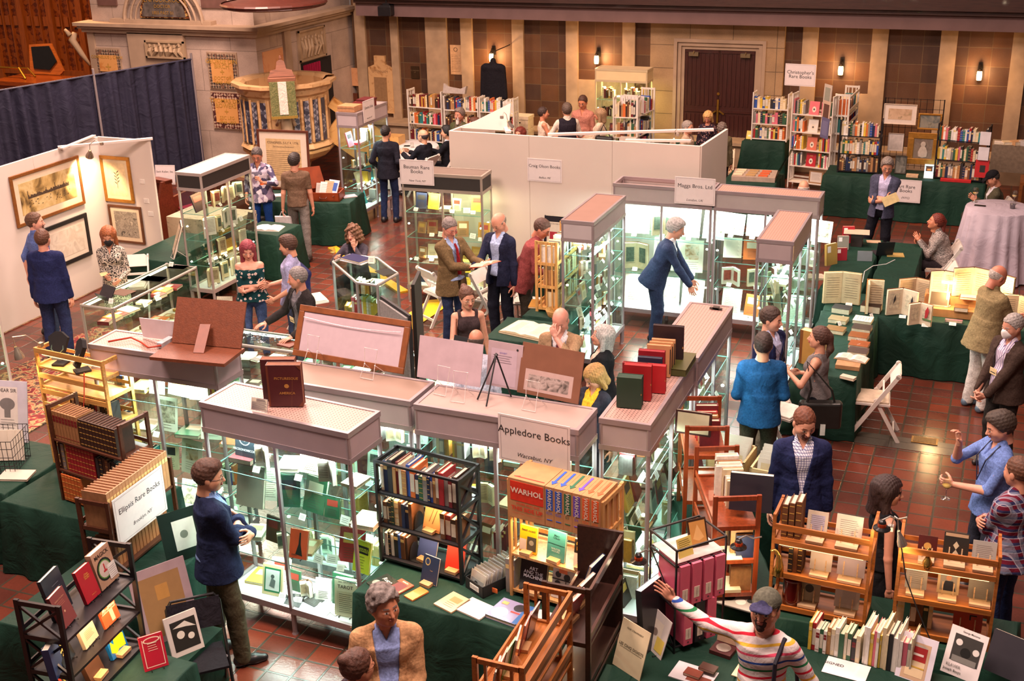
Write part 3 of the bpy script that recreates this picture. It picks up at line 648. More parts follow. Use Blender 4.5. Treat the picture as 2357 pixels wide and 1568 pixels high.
def sconce(px,py,lab):
 p=PY(px,py,YW-.16);t=E('wall_sconce',lab,'wall lamp',(p.x,YW,p.z),0,'sconces along the back wall')
 f=MB();f.lathe([(.0,-.085),(.045,-.08),(.052,0),(.045,.085),(0,.09)],(0,-.16,0),0,12);f.build('lamp_shade',EM('ffd08a',7),t,smooth=True)
 f=MB();f.lathe([(.03,.09),(.045,.1),(.03,.13),(0,.16)],(0,-.16,0),0,10);f.lathe([(0,-.11),(.03,-.1),(.04,-.08)],(0,-.16,0),0,10);f.tube([(0,-.16,.15),(0,-.12,.2),(0,-.02,.18)],.012);f.box(-.04,-.02,.05,.04,0,.24);f.build('bracket',M('2a2018',.5,.6),t)
 point('sconce_light',(p.x,YW-.32,p.z),26,(1,.55,.24),.06)
for i,(px,py)in enumerate(((1131,133),(1373,138),(1935,163),(2254,175))):
 sconce(px,py,['glowing sconce on the brown wall above the hanging dark coat','glowing sconce above the tall lit case by the back wall','glowing sconce on the brown wall beside the white sign of the corner stall','glowing sconce on the brown wall above the black wire bookcase'][i])
p=PY(890,22,25.0);t=E('hanging_spotlight','black spotlight unit hanging from the beam','spotlight',p)
f=MB();f.box(-.14,-.1,-.12,.14,.1,.1);f.box(-.16,-.13,-.13,.16,-.1,.08);f.build('housing',M('15151a',.4),t,bevel=.01);f=MB();f.tube([(0,0,.1),(0,0,.28)],.02);f.box(-.08,-.03,.1,.08,.03,.14);f.build('yoke',M('15151a',.4),t)
XS=PY(801,21,YW).x;zc=PY(801,21,YW).z;YA=PX(585,60,XS).y
XL=PY(215,150,YA).x
pst=brickmat('pier_stone','c8b0a0','bea898','8a7a6e',1.5,.85,.006,.5,'XZ',.7,.25)
pst2=brickmat('pier_stone_side','c8b0a0','bea898','8a7a6e',1.5,.85,.006,.5,'YZ',.7,.25)
f=MB();f.box(XL,YA,0,XS,YA+.5,zc);f.mi[-6:]=[0]*6;f.box(XS-.5,YA+.5,0,XS,YW+.3,zc,1)
f.box(XL+.02,YA+.15,zc,XS-.1,YA+.6,6,0);f.box(XS-.6,YA+.4,zc,XS-.12,YW+.3,6,1);S(f.build('wall_chancel',[pst,pst2]))
f=MB()
for dz,o_ in((-.12,.1),(-.04,.16),(.02,.22)):f.box(XL-o_,YA-o_,zc+dz,XS+o_,YA+.3,zc+dz+.07);f.box(XS-.3,YA+.3,zc+dz,XS+o_,YW,zc+dz+.07)
xa,xb=PY(308,150,YA).x,PY(434,150,YA).x
f.box(xa,YA-.1,.0,xb,YA+.1,zc-.1);f.box(XS-.02,YA+1.0,0,XS+.06,YA+1.25,zc-.1);f.box(XL-.02,YA-.05,0,XL+.15,YA+.1,zc-.1)
yc=YA-.02;cx=PY(372,20,yc).x
for r_,w_ in((.98,.08),(.82,.05),(.7,.04)):
 pts=[(cx+r_*math.cos(a),yc,zc+.12+.9*r_*math.sin(a))for a in[pi*i/20 for i in range(21)]];f.tube(pts,w_/2,0,6)
f.box(cx-1.35,YA-.05,zc+.09,cx+1.2,YA+.2,zc+.17);S(f.build('trim_17',STONE()))
f=MB();f.extr([(.62*math.cos(pi*i/16),.62*math.sin(pi*i/16))for i in range(17)],(cx,YA+.1,zc+.2),(1,0,0),(0,0,1),.06,1);f.extr([(.54*math.cos(pi*i/16),.54*math.sin(pi*i/16))for i in range(17)],(cx,YA+.03,zc+.23),(1,0,0),(0,0,1),.02,0)
for t_,z_,s_ in(('HENMODICROCK',.33,.17),('DOCTOR',.2,.12),('1855 PAST 01',.07,.12)):f.text(t_,s_*.8,(cx,YA+.0,zc+.24+z_),(1,0,0),(0,0,1),2)
tag(f.build('lunette_tablet',[M('59504a',.4,0,.5,9),MOSAIC('8a4a26','3a261c','c8a060',26),M('e0aa50',.3,.6)]),'dark marble half-round tablet with gilt letters above the cornice','tablet')
for a_,b_,n_ in((225,268,0),(462,520,1)):
 f=MB();f.box(PY(a_,15,YA+.1).x,YA+.11,zc+.42,PY(b_,15,YA+.1).x,YA+.16,zc+1.2);S(f.build('wall_panel',M('6a4c44',.4,0,.2,5)))
BRD=MOSAIC('4a4038','a89078','7a5a48',22)
def tablet(px,py,qx,qy,lines,lab,brd):
 a=PY(px,py,YA);b_=PY(qx,qy,YA);cx=(a.x+b_.x)/2;w=abs(b_.x-a.x)/2;z0,z1=b_.z,a.z;y=YA
 f=MB();f.box(cx-w-.03,y-.03,z0-.03,cx+w+.03,y,z1+.03,3);f.box(cx-w,y-.045,z0,cx+w,y-.02,z1,0);f.box(cx-w*.78,y-.055,z0+.12,cx+w*.78,y-.03,z1-.12,1)
 for i,(t_,s_,u)in enumerate(lines):f.text(t_,s_,(cx,y-.058,z0+(z1-z0)*u),(1,0,0),(0,0,1),2,bold=.01)
 tag(f.build('memorial_tablet',[brd,MARBLE('dba05e','c67f3c',2),M('f0bc5a',.3,.5),STONE()]),lab,'tablet')
B2=MOSAIC('6a3a30','c0a890','4a2a2a',22)
tablet(222,112,283,178,[('CORNELIUS J. COOK',.09,.72),('+',.28,.35)],'gold marble tablet with grey mosaic border partly behind the navy curtain',BRD)
tablet(479,122,551,205,[('GEORGE DIN',.13,.78),('BIRCH',.13,.64),('+',.2,.47),('DOCTOR',.1,.3),('1845 1901',.1,.17)],'gold marble tablet with grey mosaic border, upper of a pair by the pulpit',BRD)
tablet(488,212,562,297,[('THOMAS DIX',.13,.78),('BOWERS',.13,.64),('+',.2,.47),('SEC LEG',.1,.3),('1848 1893',.1,.17)],'gold marble tablet with red mosaic border, lower of a pair by the pulpit',B2)
def relief(name,p0,ux,w,h_,lab,seed):
 r_=random.Random(seed);f=MB();ux=Vector(ux);uz=Vector((0,0,1));nn=ux.cross(uz)
 f.extr([(-w,-h_),(w,-h_),(w,h_),(-w,h_)],Vector(p0),ux,uz,.03);
 for s_ in((-w,-h_,w,-h_+.04),(-w,h_-.04,w,h_),(-w,-h_,-w+.04,h_),(w-.04,-h_,w,h_)):f.extr([(s_[0],s_[1]),(s_[2],s_[1]),(s_[2],s_[3]),(s_[0],s_[3])],Vector(p0)+nn*.03,ux,uz,.03)
 for i in range(7):
  u=-w*.75+i*w*.25;c=Vector(p0)+ux*u+nn*.03;hh=h_*r_.uniform(.5,.9)
  f.tube([c+uz*(-h_*.8)+ux*r_.uniform(-.08,.08),c+uz*(-h_*.2)+ux*r_.uniform(-.06,.06)+nn*.03,c+uz*(hh*.5)],[.03,.045,.03],0,7);f.tube([c+uz*(hh*.5)+nn*.02,c+uz*(hh*.5+.06)+nn*.02],[.03,.026],0,7)
  f.tube([c+uz*hh*.3,c+uz*r_.uniform(-.1,.2)+ux*r_.uniform(-.12,.12)+nn*.02],[.02,.012],0,6)
 tag(f.build(name,PALE(),smooth=False),lab,'relief')
a,b_=PY(335,92,YA-.1),PY(430,136,YA-.1);relief('stone_relief',((a.x+b_.x)/2,YA-.1,(a.z+b_.z)/2),(1,0,0),abs(b_.x-a.x)/2,abs(a.z-b_.z)/2,'carved stone relief of figures in the pier above the navy curtain',3)
a,b_=PX(684,105,XS),PX(745,95,XS);relief('stone_relief',(XS,(a.y+b_.y)/2,(a.z+b_.z)/2),(0,1,0),abs(b_.y-a.y)/2,.33,'carved stone relief of figures on the pier side above the pulpit',5)
a,b_=PX(602,112,XS),PX(655,180,XS)
f=MB();f.box(XS-.02,a.y,1.3,XS+.02,b_.y,zc-.45);S(f.build('wall_panel',MARBLE('e0a070','d08050',2)))
a,b_=PX(692,150,XS),PX(762,150,XS)
f=MB();f.box(XS-.03,a.y,0,XS+.012,b_.y,zc-.95,0);f.prism([(0,0)]*0 or[(XS-.03,a.y),(XS+.012,a.y),(XS+.012,b_.y),(XS-.03,b_.y)],zc-.95,zc-.9,0);S(f.build('opening_shade',M('1a1210',.9)))  # dark slab: shade inside the open pier doorway, put in as colour
f=MB();n_=24;P0=[(XS+.03+.015*math.sin(i*1.9),a.y+.05+(b_.y-a.y)*.55*i/n_)for i in range(n_+1)]
f.add([(x,y,z)for z in(.6,zc-.95)for x,y in P0],[(i,i+1,n_+2+i,n_+1+i)for i in range(n_)]);tag(f.build('red_curtain',DRAPE('8a1038'),smooth=True),'crimson curtain in the pier doorway behind the pulpit','curtain')
f=MB();yb=YA+5;f.box(-34,yb,0,XL-1,yb+.2,6.5)
wf=MB()
for i in range(14):
 xx=-33+i*1.0
 wf.box(xx-.09,yb-.12,0,xx+.09,yb,6.5);wf.box(xx+.09,yb-.07,3.0,xx+.91,yb,3.12);wf.box(xx+.09,yb-.07,.9,xx+.91,yb,1.05)
 for k in(.34,.62):wf.box(xx+k-.015,yb-.06,1.05,xx+k+.015,yb,3.0)
 for k in(.2,.48,.78):wf.prism([(xx+k-.07,yb-.05),(xx+k+.07,yb-.05),(xx+k+.07,yb),(xx+k-.07,yb)],2.2,2.45)
S(f.build('wall_left',MOSAIC('7a3c18','5a2812','8a4a1e',9)));S(wf.build('trim_18',WOOD('94501e',.35,2)))
a,b_=P(-60,215,1.25),P(185,178,1.25)
f=MB();f.box(a.x-1,b_.y-.9,0,b_.x,b_.y,1.15);f.box(a.x-1,b_.y-1.0,1.15,b_.x+.06,b_.y+.1,1.25);tag(f.build('chancel_desk',WOOD('8a4418',.2)),'long polished chestnut desk behind the navy curtain with a brass rail','desk')
f=MB();p=P(40,180,1.25)
f.tube([(p.x-1.2,p.y-.1,1.26),(p.x-1.0,p.y,1.5),(p.x+.1,p.y,1.5),(p.x+.35,p.y-.1,1.26)],.03);f.tube([(p.x-1.2,p.y+.25,1.26),(p.x-1.0,p.y+.3,1.45),(p.x+.1,p.y+.3,1.45),(p.x+.35,p.y+.25,1.26)],.025);tag(f.build('brass_rail',M('c89838',.2,.9)),'curved brass rail standing on the chestnut desk','rail')
p=P(105,172,1.25);f=MB();f.extr([(-.45,0),(.5,0),(.62,.1),(.2,.75),(-.5,.7)],(p.x,p.y,1.26),(1,.0,0),(0,.25,1),.05,0);f.extr([(-.3,.1),(.2,.08),(.42,.3),(.17,.66),(-.4,.62)],(p.x,p.y-.06,1.3),(1,0,0),(0,.25,1),.02,1);tag(f.build('lectern_board',[WOOD('a05a24'),M('14161a',.2)]),'angled wooden lectern board with dark glossy face on the chestnut desk','lectern')
f=MB();p=PY(172,75,YA-.1);f.tube([(p.x+.2,p.y+.1,p.z-.7),(p.x+.1,p.y,p.z-.45),(p.x-.05,p.y-.05,p.z-.15),(p.x,p.y,p.z)],[.03,.06,.08,.05],0,8);f.tube([(p.x-.05,p.y-.1,p.z-.05),(p.x-.15,p.y-.12,p.z+.08)],[.06,.03],0,7);tag(f.build('stone_corbel_figure',PALE(),smooth=True),'pale carved figure on the outer corner of the pier','carving')
pc=(-13.35,21.0)
PR=.53;t=E('marble_pulpit','carved yellow marble pulpit with mosaic strips against the stone pier','pulpit',(*pc,0),PR)
f=MB();f.lathe([(.35,0),(.4,.1),(.33,.2),(.42,.5),(.8,.68),(.92,.8),(.92,.86)],(0,0,0),0,12,pi/12);f.build('base',MARBLE('c9a068','a07038'),t,bevel=.01)
f=MB();f.lathe([(.9,.86),(.95,.9),(.9,.98),(.86,1.0),(.86,1.9),(.92,1.95),(.95,2.05),(1.03,2.1),(1.03,2.16),(.86,2.16),(.8,2.1),(.8,1.5),(0,1.5)],(0,0,0),0,12,pi/12);f.build('body',MARBLE('ccA474'.lower(),'a07444'),t)
ms=MOSAIC('4c4c58','8e8a90','35323e',12)
for k in range(-6,5):
 a=-pi/2+k*pi/12*.92
 if k in(-1,0):continue
 f=MB();c=Vector((.875*math.cos(a),.875*math.sin(a),1.02));ux=Vector((-math.sin(a),math.cos(a),0));f.extr([(-.055,0),(.055,0),(.055,.82),(-.055,.82)],c,ux,(0,0,1),.02);f.build('mosaic_strip',ms,t)
 f=MB();f.tube([c+ux*.115,c+ux*.115+Vector((0,0,.86))],.03,0,8);f.build('colonnette',MARBLE(),t)
f=MB();a=-pi/2+.02;c=Vector((.9*math.cos(a),.9*math.sin(a),0));U_=Vector((0,0,1));q=c+U_*1.0
f.tube([q,q+U_*.25,q+U_*.5,q+U_*.68],[.13,.11,.12,.07],0,10);f.tube([q+U_*.68,q+U_*.74,q+U_*.82],[.04,.06,.04],0,9);f.tube([q+U_*.64+Vector((-.08,0,0)),q+U_*.45+Vector((-.18,-.1,0)),q+U_*.6+Vector((-.1,-.15,0))],.035,0,6);f.tube([q+U_*.64+Vector((.08,0,0)),q+U_*.4+Vector((.16,-.05,0))],.035,0,6);f.build('carved_figure',PALE(),t,smooth=True)
f=MB();f.box(-.24,-1.12,1.62,.24,-1.06,2.28,0);f.box(-.08,-1.13,1.66,.08,-1.12,2.28,1);f.box(-.25,-1.13,1.58,.25,-1.06,1.63,2)
tag(f.build('pulpit_fall',[CLOTH('54603c','8a8456','leaf',sc=.5),CLOTH('e4d6c8'),M('a08038',.5,.3)],None,(*pc,0),PR),'green and white brocade fall hanging from the pulpit book rest','pulpit fall')
f=MB();f.box(-.26,-1.1,2.28,.26,-.72,2.34);f.extr([(-.24,0),(.24,0),(.2,.12),(.1,.14),(.07,.28),(0,.32),(-.07,.28),(-.1,.14),(-.2,.12)],(0,-.9,2.34),(1,0,0),(0,.2,1),.04);f.lathe([(0,0),(.03,.02),(.02,.06),(0,.08)],(0,-.86,2.66),0,8)
tag(f.build('book_rest',WOOD('8a5a44'),None,(*pc,0),PR),'scrolled wooden book rest on the pulpit rim','book rest')
f=MB();q0,q1=Vector((-12.5,21.3,1.7)),Vector((-11.5,21.9,.75));f.bar(q0,q1,.16,.22);f.bar(q0-Vector((0,0,.45)),q1-Vector((0,0,.45)),.12,.6);f.prism([(-11.6,21.8),(-11.3,21.8),(-11.3,22.1),(-11.6,22.1)],0,.95);tag(f.build('pulpit_stair',MARBLE('c89a5c','a06a30')),'sloping yellow marble stair rail beside the pulpit','stair rail')
f=MB();f.box(XS-.4,YA-1.6,0,XS+.6,YA,.2);S(f.build('trim_19',MARBLE('c6a070','a47a44')))
a,b_=P(0,208,2.44),P(441,136,2.44);a=a+(a-b_)*.45;L=(b_-a).length;d=(b_-a)/L;nn=Vector((d.y,-d.x,0));n_=260
pts=[];r_=random.Random(4);ph=[r_.uniform(0,6)for _ in range(6)]
for z,am in((2.44,.02),(2.36,.03),(1.2,.055),(.03,.075)):
 for i in range(n_+1):
  u=L*i/n_;w=math.sin(u*17+ph[0]+math.sin(u*2.3+ph[1])*2.6)+.6*math.sin(u*37+ph[2]+math.sin(u*4.1)*3)*math.sin(u*1.7+ph[3])
  q=a+d*u+nn*(w*am);pts.append((q.x,q.y,z))
f=MB();f.add(pts,[(j*(n_+1)+i,j*(n_+1)+i+1,(j+1)*(n_+1)+i+1,(j+1)*(n_+1)+i)for j in range(3)for i in range(n_)]);t=f.build('navy_curtain',DRAPE('242436'),smooth=True);tag(t,'long pleated navy curtain hung on a pipe before the stone pier','curtain')
f=MB();f.tube([a+Vector((0,0,.0)),b_],.02,0,6);f.build('pipe',M('2c2c40'),t)
for u in(.625,1.):f=MB();q=a+d*L*u;f.tube([(q.x,q.y,0),(q.x,q.y,2.56)],.025,0,8);f.lathe([(.25,0),(.25,.01),(0,.012)],(q.x,q.y,0),0,14);f.build('upright',ALU(),t)
def stall(p,rz,w,lab,seat=True):
 t=E('choir_stall',lab,'pew',p,rz);wd=WOOD('5e2a18',.35);f=MB()
 f.box(-w/2,0,0,w/2,.07,1.0);f.box(-w/2-.03,-.04,1.0,w/2+.03,.12,1.06);
 for i in range(int(w/.28)+1):xx=-w/2+.05+i*.28;f.tube([(xx,-.05,.62),(xx,-.05,.95)],.028,0,7)
 f.build('backrest',wd,t);f=MB();f.box(-w/2,-.5,.4,w/2,0,.46);f.build('seat',wd,t)
 if seat:f=MB();f.box(-w/2+.06,-.48,.46,w/2-.06,-.04,.52);f.build('cushion',CLOTH('7a1a26'),t,bevel=.02)
 for s_ in(-1,1):f=MB();f.extr([(-.55,0),(.1,0),(.1,1.05),(-.1,1.05),(-.2,.75),(-.55,.7)],(s_*w/2-.03,0,0),(0,1,0),(0,0,1),.06);f.build('end_panel',wd,t)
 return t
p=P(372,420,0);stall((-14.1,17.2,0),-.25,1.5,'dark carved choir stall behind the white booth wall');stall((-12.7,17.6,0),-.25,1.3,'dark carved choir stall with red cushion beside the stone pier')
p=PY(582,14,20.9);f=MB();f.lathe([(0,.25),(.35,.2),(.75,.1),(.98,.06),(1.0,0),(.9,-.03),(0,0)],(0,0,0),0,28);f.lathe([(1.01,.02),(1.03,.05),(1.0,.08)],(0,0,0),0,28);o=f.build('pulpit_canopy',WOOD('4a1a0e',.5));o.location=(-13.35,20.9,p.z+.02);tag(o,'round carved red-brown wooden canopy hanging above the pulpit','canopy')
f=MB();f.tube([(-13.35,20.9,p.z+.2),(-13.35,20.9,9)],.015);tag(f.build('hanging_rod',M('2a201a')),'thin dark rod from which the wooden canopy hangs','rod')
# ---------------------------------------------------------------- furniture builders
CN=dict(dark_brown='3a2419',brown='6a4328',tan='a87a4e',cream='dccba6',white='e6e0d6',red='a2242a',dark_red='6c1c22',orange='cf6a30',yellow='d8b640',green='2f5a3e',dark_green='1f3a2c',teal='2f7a7a',blue='2c4f9a',navy='1e2a4a',grey='8a8682',charcoal='2c2a2c',pink='d06a7a',purple='5a3a70',ochre='b98a3a')
MIX='dark_brown brown tan cream red dark_red green navy charcoal grey blue tan cream orange'.split()
LEA='dark_brown brown tan brown dark_red dark_green ochre dark_brown cream'.split()
MOD='white cream red blue green yellow orange grey teal charcoal white cream navy pink'.split()
PAL='cream white tan brown cream ochre white dark_red grey green'.split()
_bk={}
def book_mesh(col,band,pages='e2d5ba'):
 k=(col,band,pages)
 if k not in _bk:
  f=MB();f.box(0,0,0,.12,1,1);f.box(.88,0,0,1,1,1);f.box(.1,0,0,.9,.05,1);f.box(.12,.04,.015,.88,.965,.972,1)
  if band:
   for z0,z1 in{1:((.72,.84),),2:((.08,.1),(.3,.32),(.5,.52),(.7,.72),(.9,.92)),3:((.2,.8),),4:((.62,.72),(.74,.84),(.1,.12))}[band]:f.box(.08,-.006,z0,.92,.0,z1,2)
  o=f.build('book',[M(CN.get(col,col),.55,0,.15,6),M(pages,.8,0,.1,30),M({1:'d8c080',2:'c8a050',3:'cfc6b4',4:'7a1c20'}[band]if band else 'c8a050',.5)]);_bk[k]=o.data;bpy.data.objects.remove(o)
 return _bk[k]
def book(Mx,w,d,h,col,band,label,group,tilt=0.,pg='d8cab0'):
 o=bpy.data.objects.new('book',book_mesh(col,band,pg));COL.objects.link(o)
 o.matrix_world=Mx@Matrix.Rotation(tilt,4,'Y')@Matrix.Diagonal((w,d,h,1));return tag(o,label,'book',group)
def row(Fm,x0,x1,z,y,dep,hr,pal,where,group,wr=(.018,.045),seed=0,bands=(0,1,2,3),lean=.06,flat=False):
 r=random.Random(seed);x=x0;i=0
 while x<x1-wr[0]and i<30:
  w=min(r.uniform(*wr),x1-x);h=r.uniform(*hr);col=pal[r.randrange(len(pal))]if r.random()<.999 else pal[0]
  if isinstance(pal,tuple):col=pal[i%len(pal)]
  t=-r.random()*lean if r.random()<.2 else 0
  d=min(dep,h*r.uniform(.62,.8))
  book(Fm@Matrix.Translation((x,y+r.uniform(0,.015),z+.001)),w,d,h,col,r.choice(bands),'%s book, %s in the %s'%(col.replace('_',' '),ORD[i],where),group,0);x+=w+.0015;i+=1
def frame_at(x,y,z,rz):return Matrix.Translation((x,y,z))@Matrix.Rotation(rz,4,'Z')
def art(Mx,w,h,t,label,name='book',cat='book',cover='d8cbb0',shapes=(),tilt=.3,pages='e6dcc4',group=None,rough=.4,stand=None):
 """a flat thing with a face (-y), leaning back; shapes in 0..1 units of the face"""
 f=MB();f.box(-w/2,0,0,w/2,.003,h,0);f.box(-w/2,t-.003,0,w/2,t,h,0);f.box(-w/2,.002,0,-w/2+.004,t,h,0)
 f.box(-w/2+.003,.003,.003,w/2-.004,t-.003,h-.003,1);mats=[M(cover,rough,0,.08,8,coat=.2 if rough<.35 else 0),M(pages,.8)];idx={}
 def mi(c):
  if c not in idx:idx[c]=len(mats);mats.append(c if not isinstance(c,str)else M(c,.5,0,.05))
  return idx[c]
 for k,s in enumerate(shapes):
  L=-.0008-.0006*k
  if s[0]=='r':f.add([(-w/2+s[1]*w,L,s[2]*h),(-w/2+s[3]*w,L,s[2]*h),(-w/2+s[3]*w,L,s[4]*h),(-w/2+s[1]*w,L,s[4]*h)],[(0,1,2,3)],mi(s[5]))
  elif s[0]=='c':
   n=18;rx=s[3]*w;rz_=(s[5]if len(s)>5 else s[3]*w/h)*h;f.add([(-w/2+s[1]*w+rx*math.cos(2*pi*i/n),L,s[2]*h+rz_*math.sin(2*pi*i/n))for i in range(n)],[tuple(range(n))],mi(s[4]))
  elif s[0]=='t':f.text(s[1],s[4]*h,(-w/2+s[2]*w,L,s[3]*h),(1,0,0),(0,0,1),mi(s[5]),italic=s[6]if len(s)>6 else 0,bold=.01)
  elif s[0]=='p':f.add([(-w/2+a*w,L,b*h)for a,b in s[1]],[tuple(range(len(s[1])))],mi(s[2]))
  elif s[0]=='l':
   for q in range(s[5]):z=s[2]*h+(s[4]-s[2])*h*q/max(1,s[5]-1);e=s[3]-(q*7%3)*.06*(s[3]-s[1]);f.add([(-w/2+s[1]*w,L,z),(-w/2+e*w,L,z),(-w/2+e*w,L,z+.0035),(-w/2+s[1]*w,L,z+.0035)],[(0,1,2,3)],mi(s[6]))
 o=f.build(name,mats);o.matrix_world=Mx@Matrix.Rotation(-tilt,4,'X');tag(o,label,cat,group)
 if stand:
  g=MB();c=stand if isinstance(stand,str)else '1a1a1c'
  if c=='wood':g.box(-w*.3,-.05,0,w*.3,.06,.025)
  else:
   for s_ in(-1,1):g.tube([(s_*w*.25,-.03,.015),(s_*w*.25,-.03,.003),(s_*w*.25,.03+t,.003),(s_*w*.25,.05+t+h*.5*tilt,h*.5)],.003,0,5)
  q=g.build('book_stand',WOOD('c89a6a')if c=='wood' else M(c,.4,.3));q.matrix_world=Mx;tag(q,('wooden' if c=='wood' else 'wire')+' stand holding the '+' '.join(label.split()[:10]),'stand')
 return o
def open_book(Mx,w,h,label,cover='6a4328',spread=.5,page='e8dcc0',pic=None,up=True,group=None,rl='7a6a5a'):
 """upright book opened towards the viewer (up) or lying open"""
 f=MB();mats=[M(cover,.6),M(page,.75,0,.08,20),M(pic or rl,.6,0,.3,30)]
 for s in(-1,1):
  d=Vector((s*math.cos(spread),-math.sin(spread)if up else 0,0));n=Vector((0,1,0))if up else Vector((0,0,1))
  if up:
   f.bar((0,0.01,h/2),tuple(d*w+Vector((0,.01,h/2))),.006,h);
   f.bar(tuple(d*.005+Vector((0,-.012,h/2))),tuple(d*(w-.01)+Vector((0,-.012,h/2))),.03,h-.015,1)
   k=d.cross(Vector((0,0,1)))*s;c=d*(w*.52)+Vector((0,-.012,h*.55))-Vector((s*math.sin(spread)*.017,.017*math.cos(spread),0));
   if pic:f.extr([(-w*.28,-h*.28),(w*.28,-h*.28),(w*.28,h*.28),(-w*.28,h*.28)],c,d*s,(0,0,1),.001,2)
   for q in range(0 if(pic and s>0)else 9):zz_=h*(.82-.075*q);f.extr([(-w*.33,0),(w*.33,0),(w*.33,.004),(-w*.33,.004)],d*(w*.5)+Vector((-s*math.sin(spread)*.018,-.012-.018*math.cos(spread),zz_)),d*s,(0,0,1),.0008,2)
  else:
   pts=[(0,.012),(s*w*.25,.03),(s*w*.7,.024),(s*w,.006)]
   for(a,za),(b,zb_)in zip(pts,pts[1:]):f.add([(a,0,za),(b,0,zb_),(b,h,zb_),(a,h,za),(a,0,0),(b,0,0),(b,h,0),(a,h,0)],[(0,1,2,3)if s>0 else(3,2,1,0),(0,4,5,1),(3,2,6,7),(1,5,6,2)],1)
   f.box(min(0,s*(w+.01)),-.008,-.004,max(0,s*(w+.01)),h+.008,.0,0)
   for q in range(8):f.add([(s*w*.3-.0,h*(.15+.09*q),.0305),(s*w*.66,h*(.15+.09*q),.0262),(s*w*.66,h*(.15+.09*q)+.006,.0262),(s*w*.3,h*(.15+.09*q)+.006,.0305)],[(0,1,2,3)]if s>0 else[(3,2,1,0)],2)
 o=f.build('open_book',mats);o.matrix_world=Mx;return tag(o,label,'book',group)
def flat_book(Mx,w,h,t,label,cover,pages='e2d5ba',shapes=(),name='book',cat='book',group=None,rough=.45):
 return art(Mx@Matrix.Translation((0,0,t))@Matrix.Rotation(-pi/2,4,'X'),w,h,t,label,name,cat,cover,shapes,0,pages,group,rough)
def tent(Mx,label,w=.1,h=.07,group=None,sl='card',col='eeeae2'):
 f=MB();f.add([(-w/2,-.03,0),(w/2,-.03,0),(w/2,0,h),(-w/2,0,h),(w/2,.03,0),(-w/2,.03,0),(-w/2,-.028,0),(w/2,-.028,0),(w/2,0,h-.003),(-w/2,0,h-.003),(w/2,.028,0),(-w/2,.028,0)],[(0,1,2,3),(3,2,4,5),(9,8,7,6),(11,10,8,9)])
 for q in range(3):u=.25+.2*q;f.add([(-w*.35,-.03*(1-u)-.0006,h*u),(w*.3,-.03*(1-u)-.0006,h*u),(w*.3,-.03*(1-u-.05)-.0006,h*(u+.05)),(-w*.35,-.03*(1-u-.05)-.0006,h*(u+.05))],[(0,1,2,3)],1)
 o=f.build('price_card',[M(col,.7,0,.03),M('6a6460',.7)]);o.matrix_world=Mx;return tag(o,label,'card',group)
def peg(c='a8847a'):return PEG(c,.03)
def PIC(cols,sc=4,dist=1.,horizon=None):
 k=('pic',str(cols),sc,dist)
 if k in _mc:return _mc[k]
 m,nt,b=base('printed_picture');v=coord(nt);n=noise(nt,v,sc,6,dist);L=len(cols)
 co=ramp(nt,n,[(.3+.4*i/(L-1),hx(q))for i,q in enumerate(cols)]);nt.links.new(co,b.inputs['Base Color']);b.inputs['Roughness'].default_value=.5;_mc[k]=m;return m
class Case:
 pass
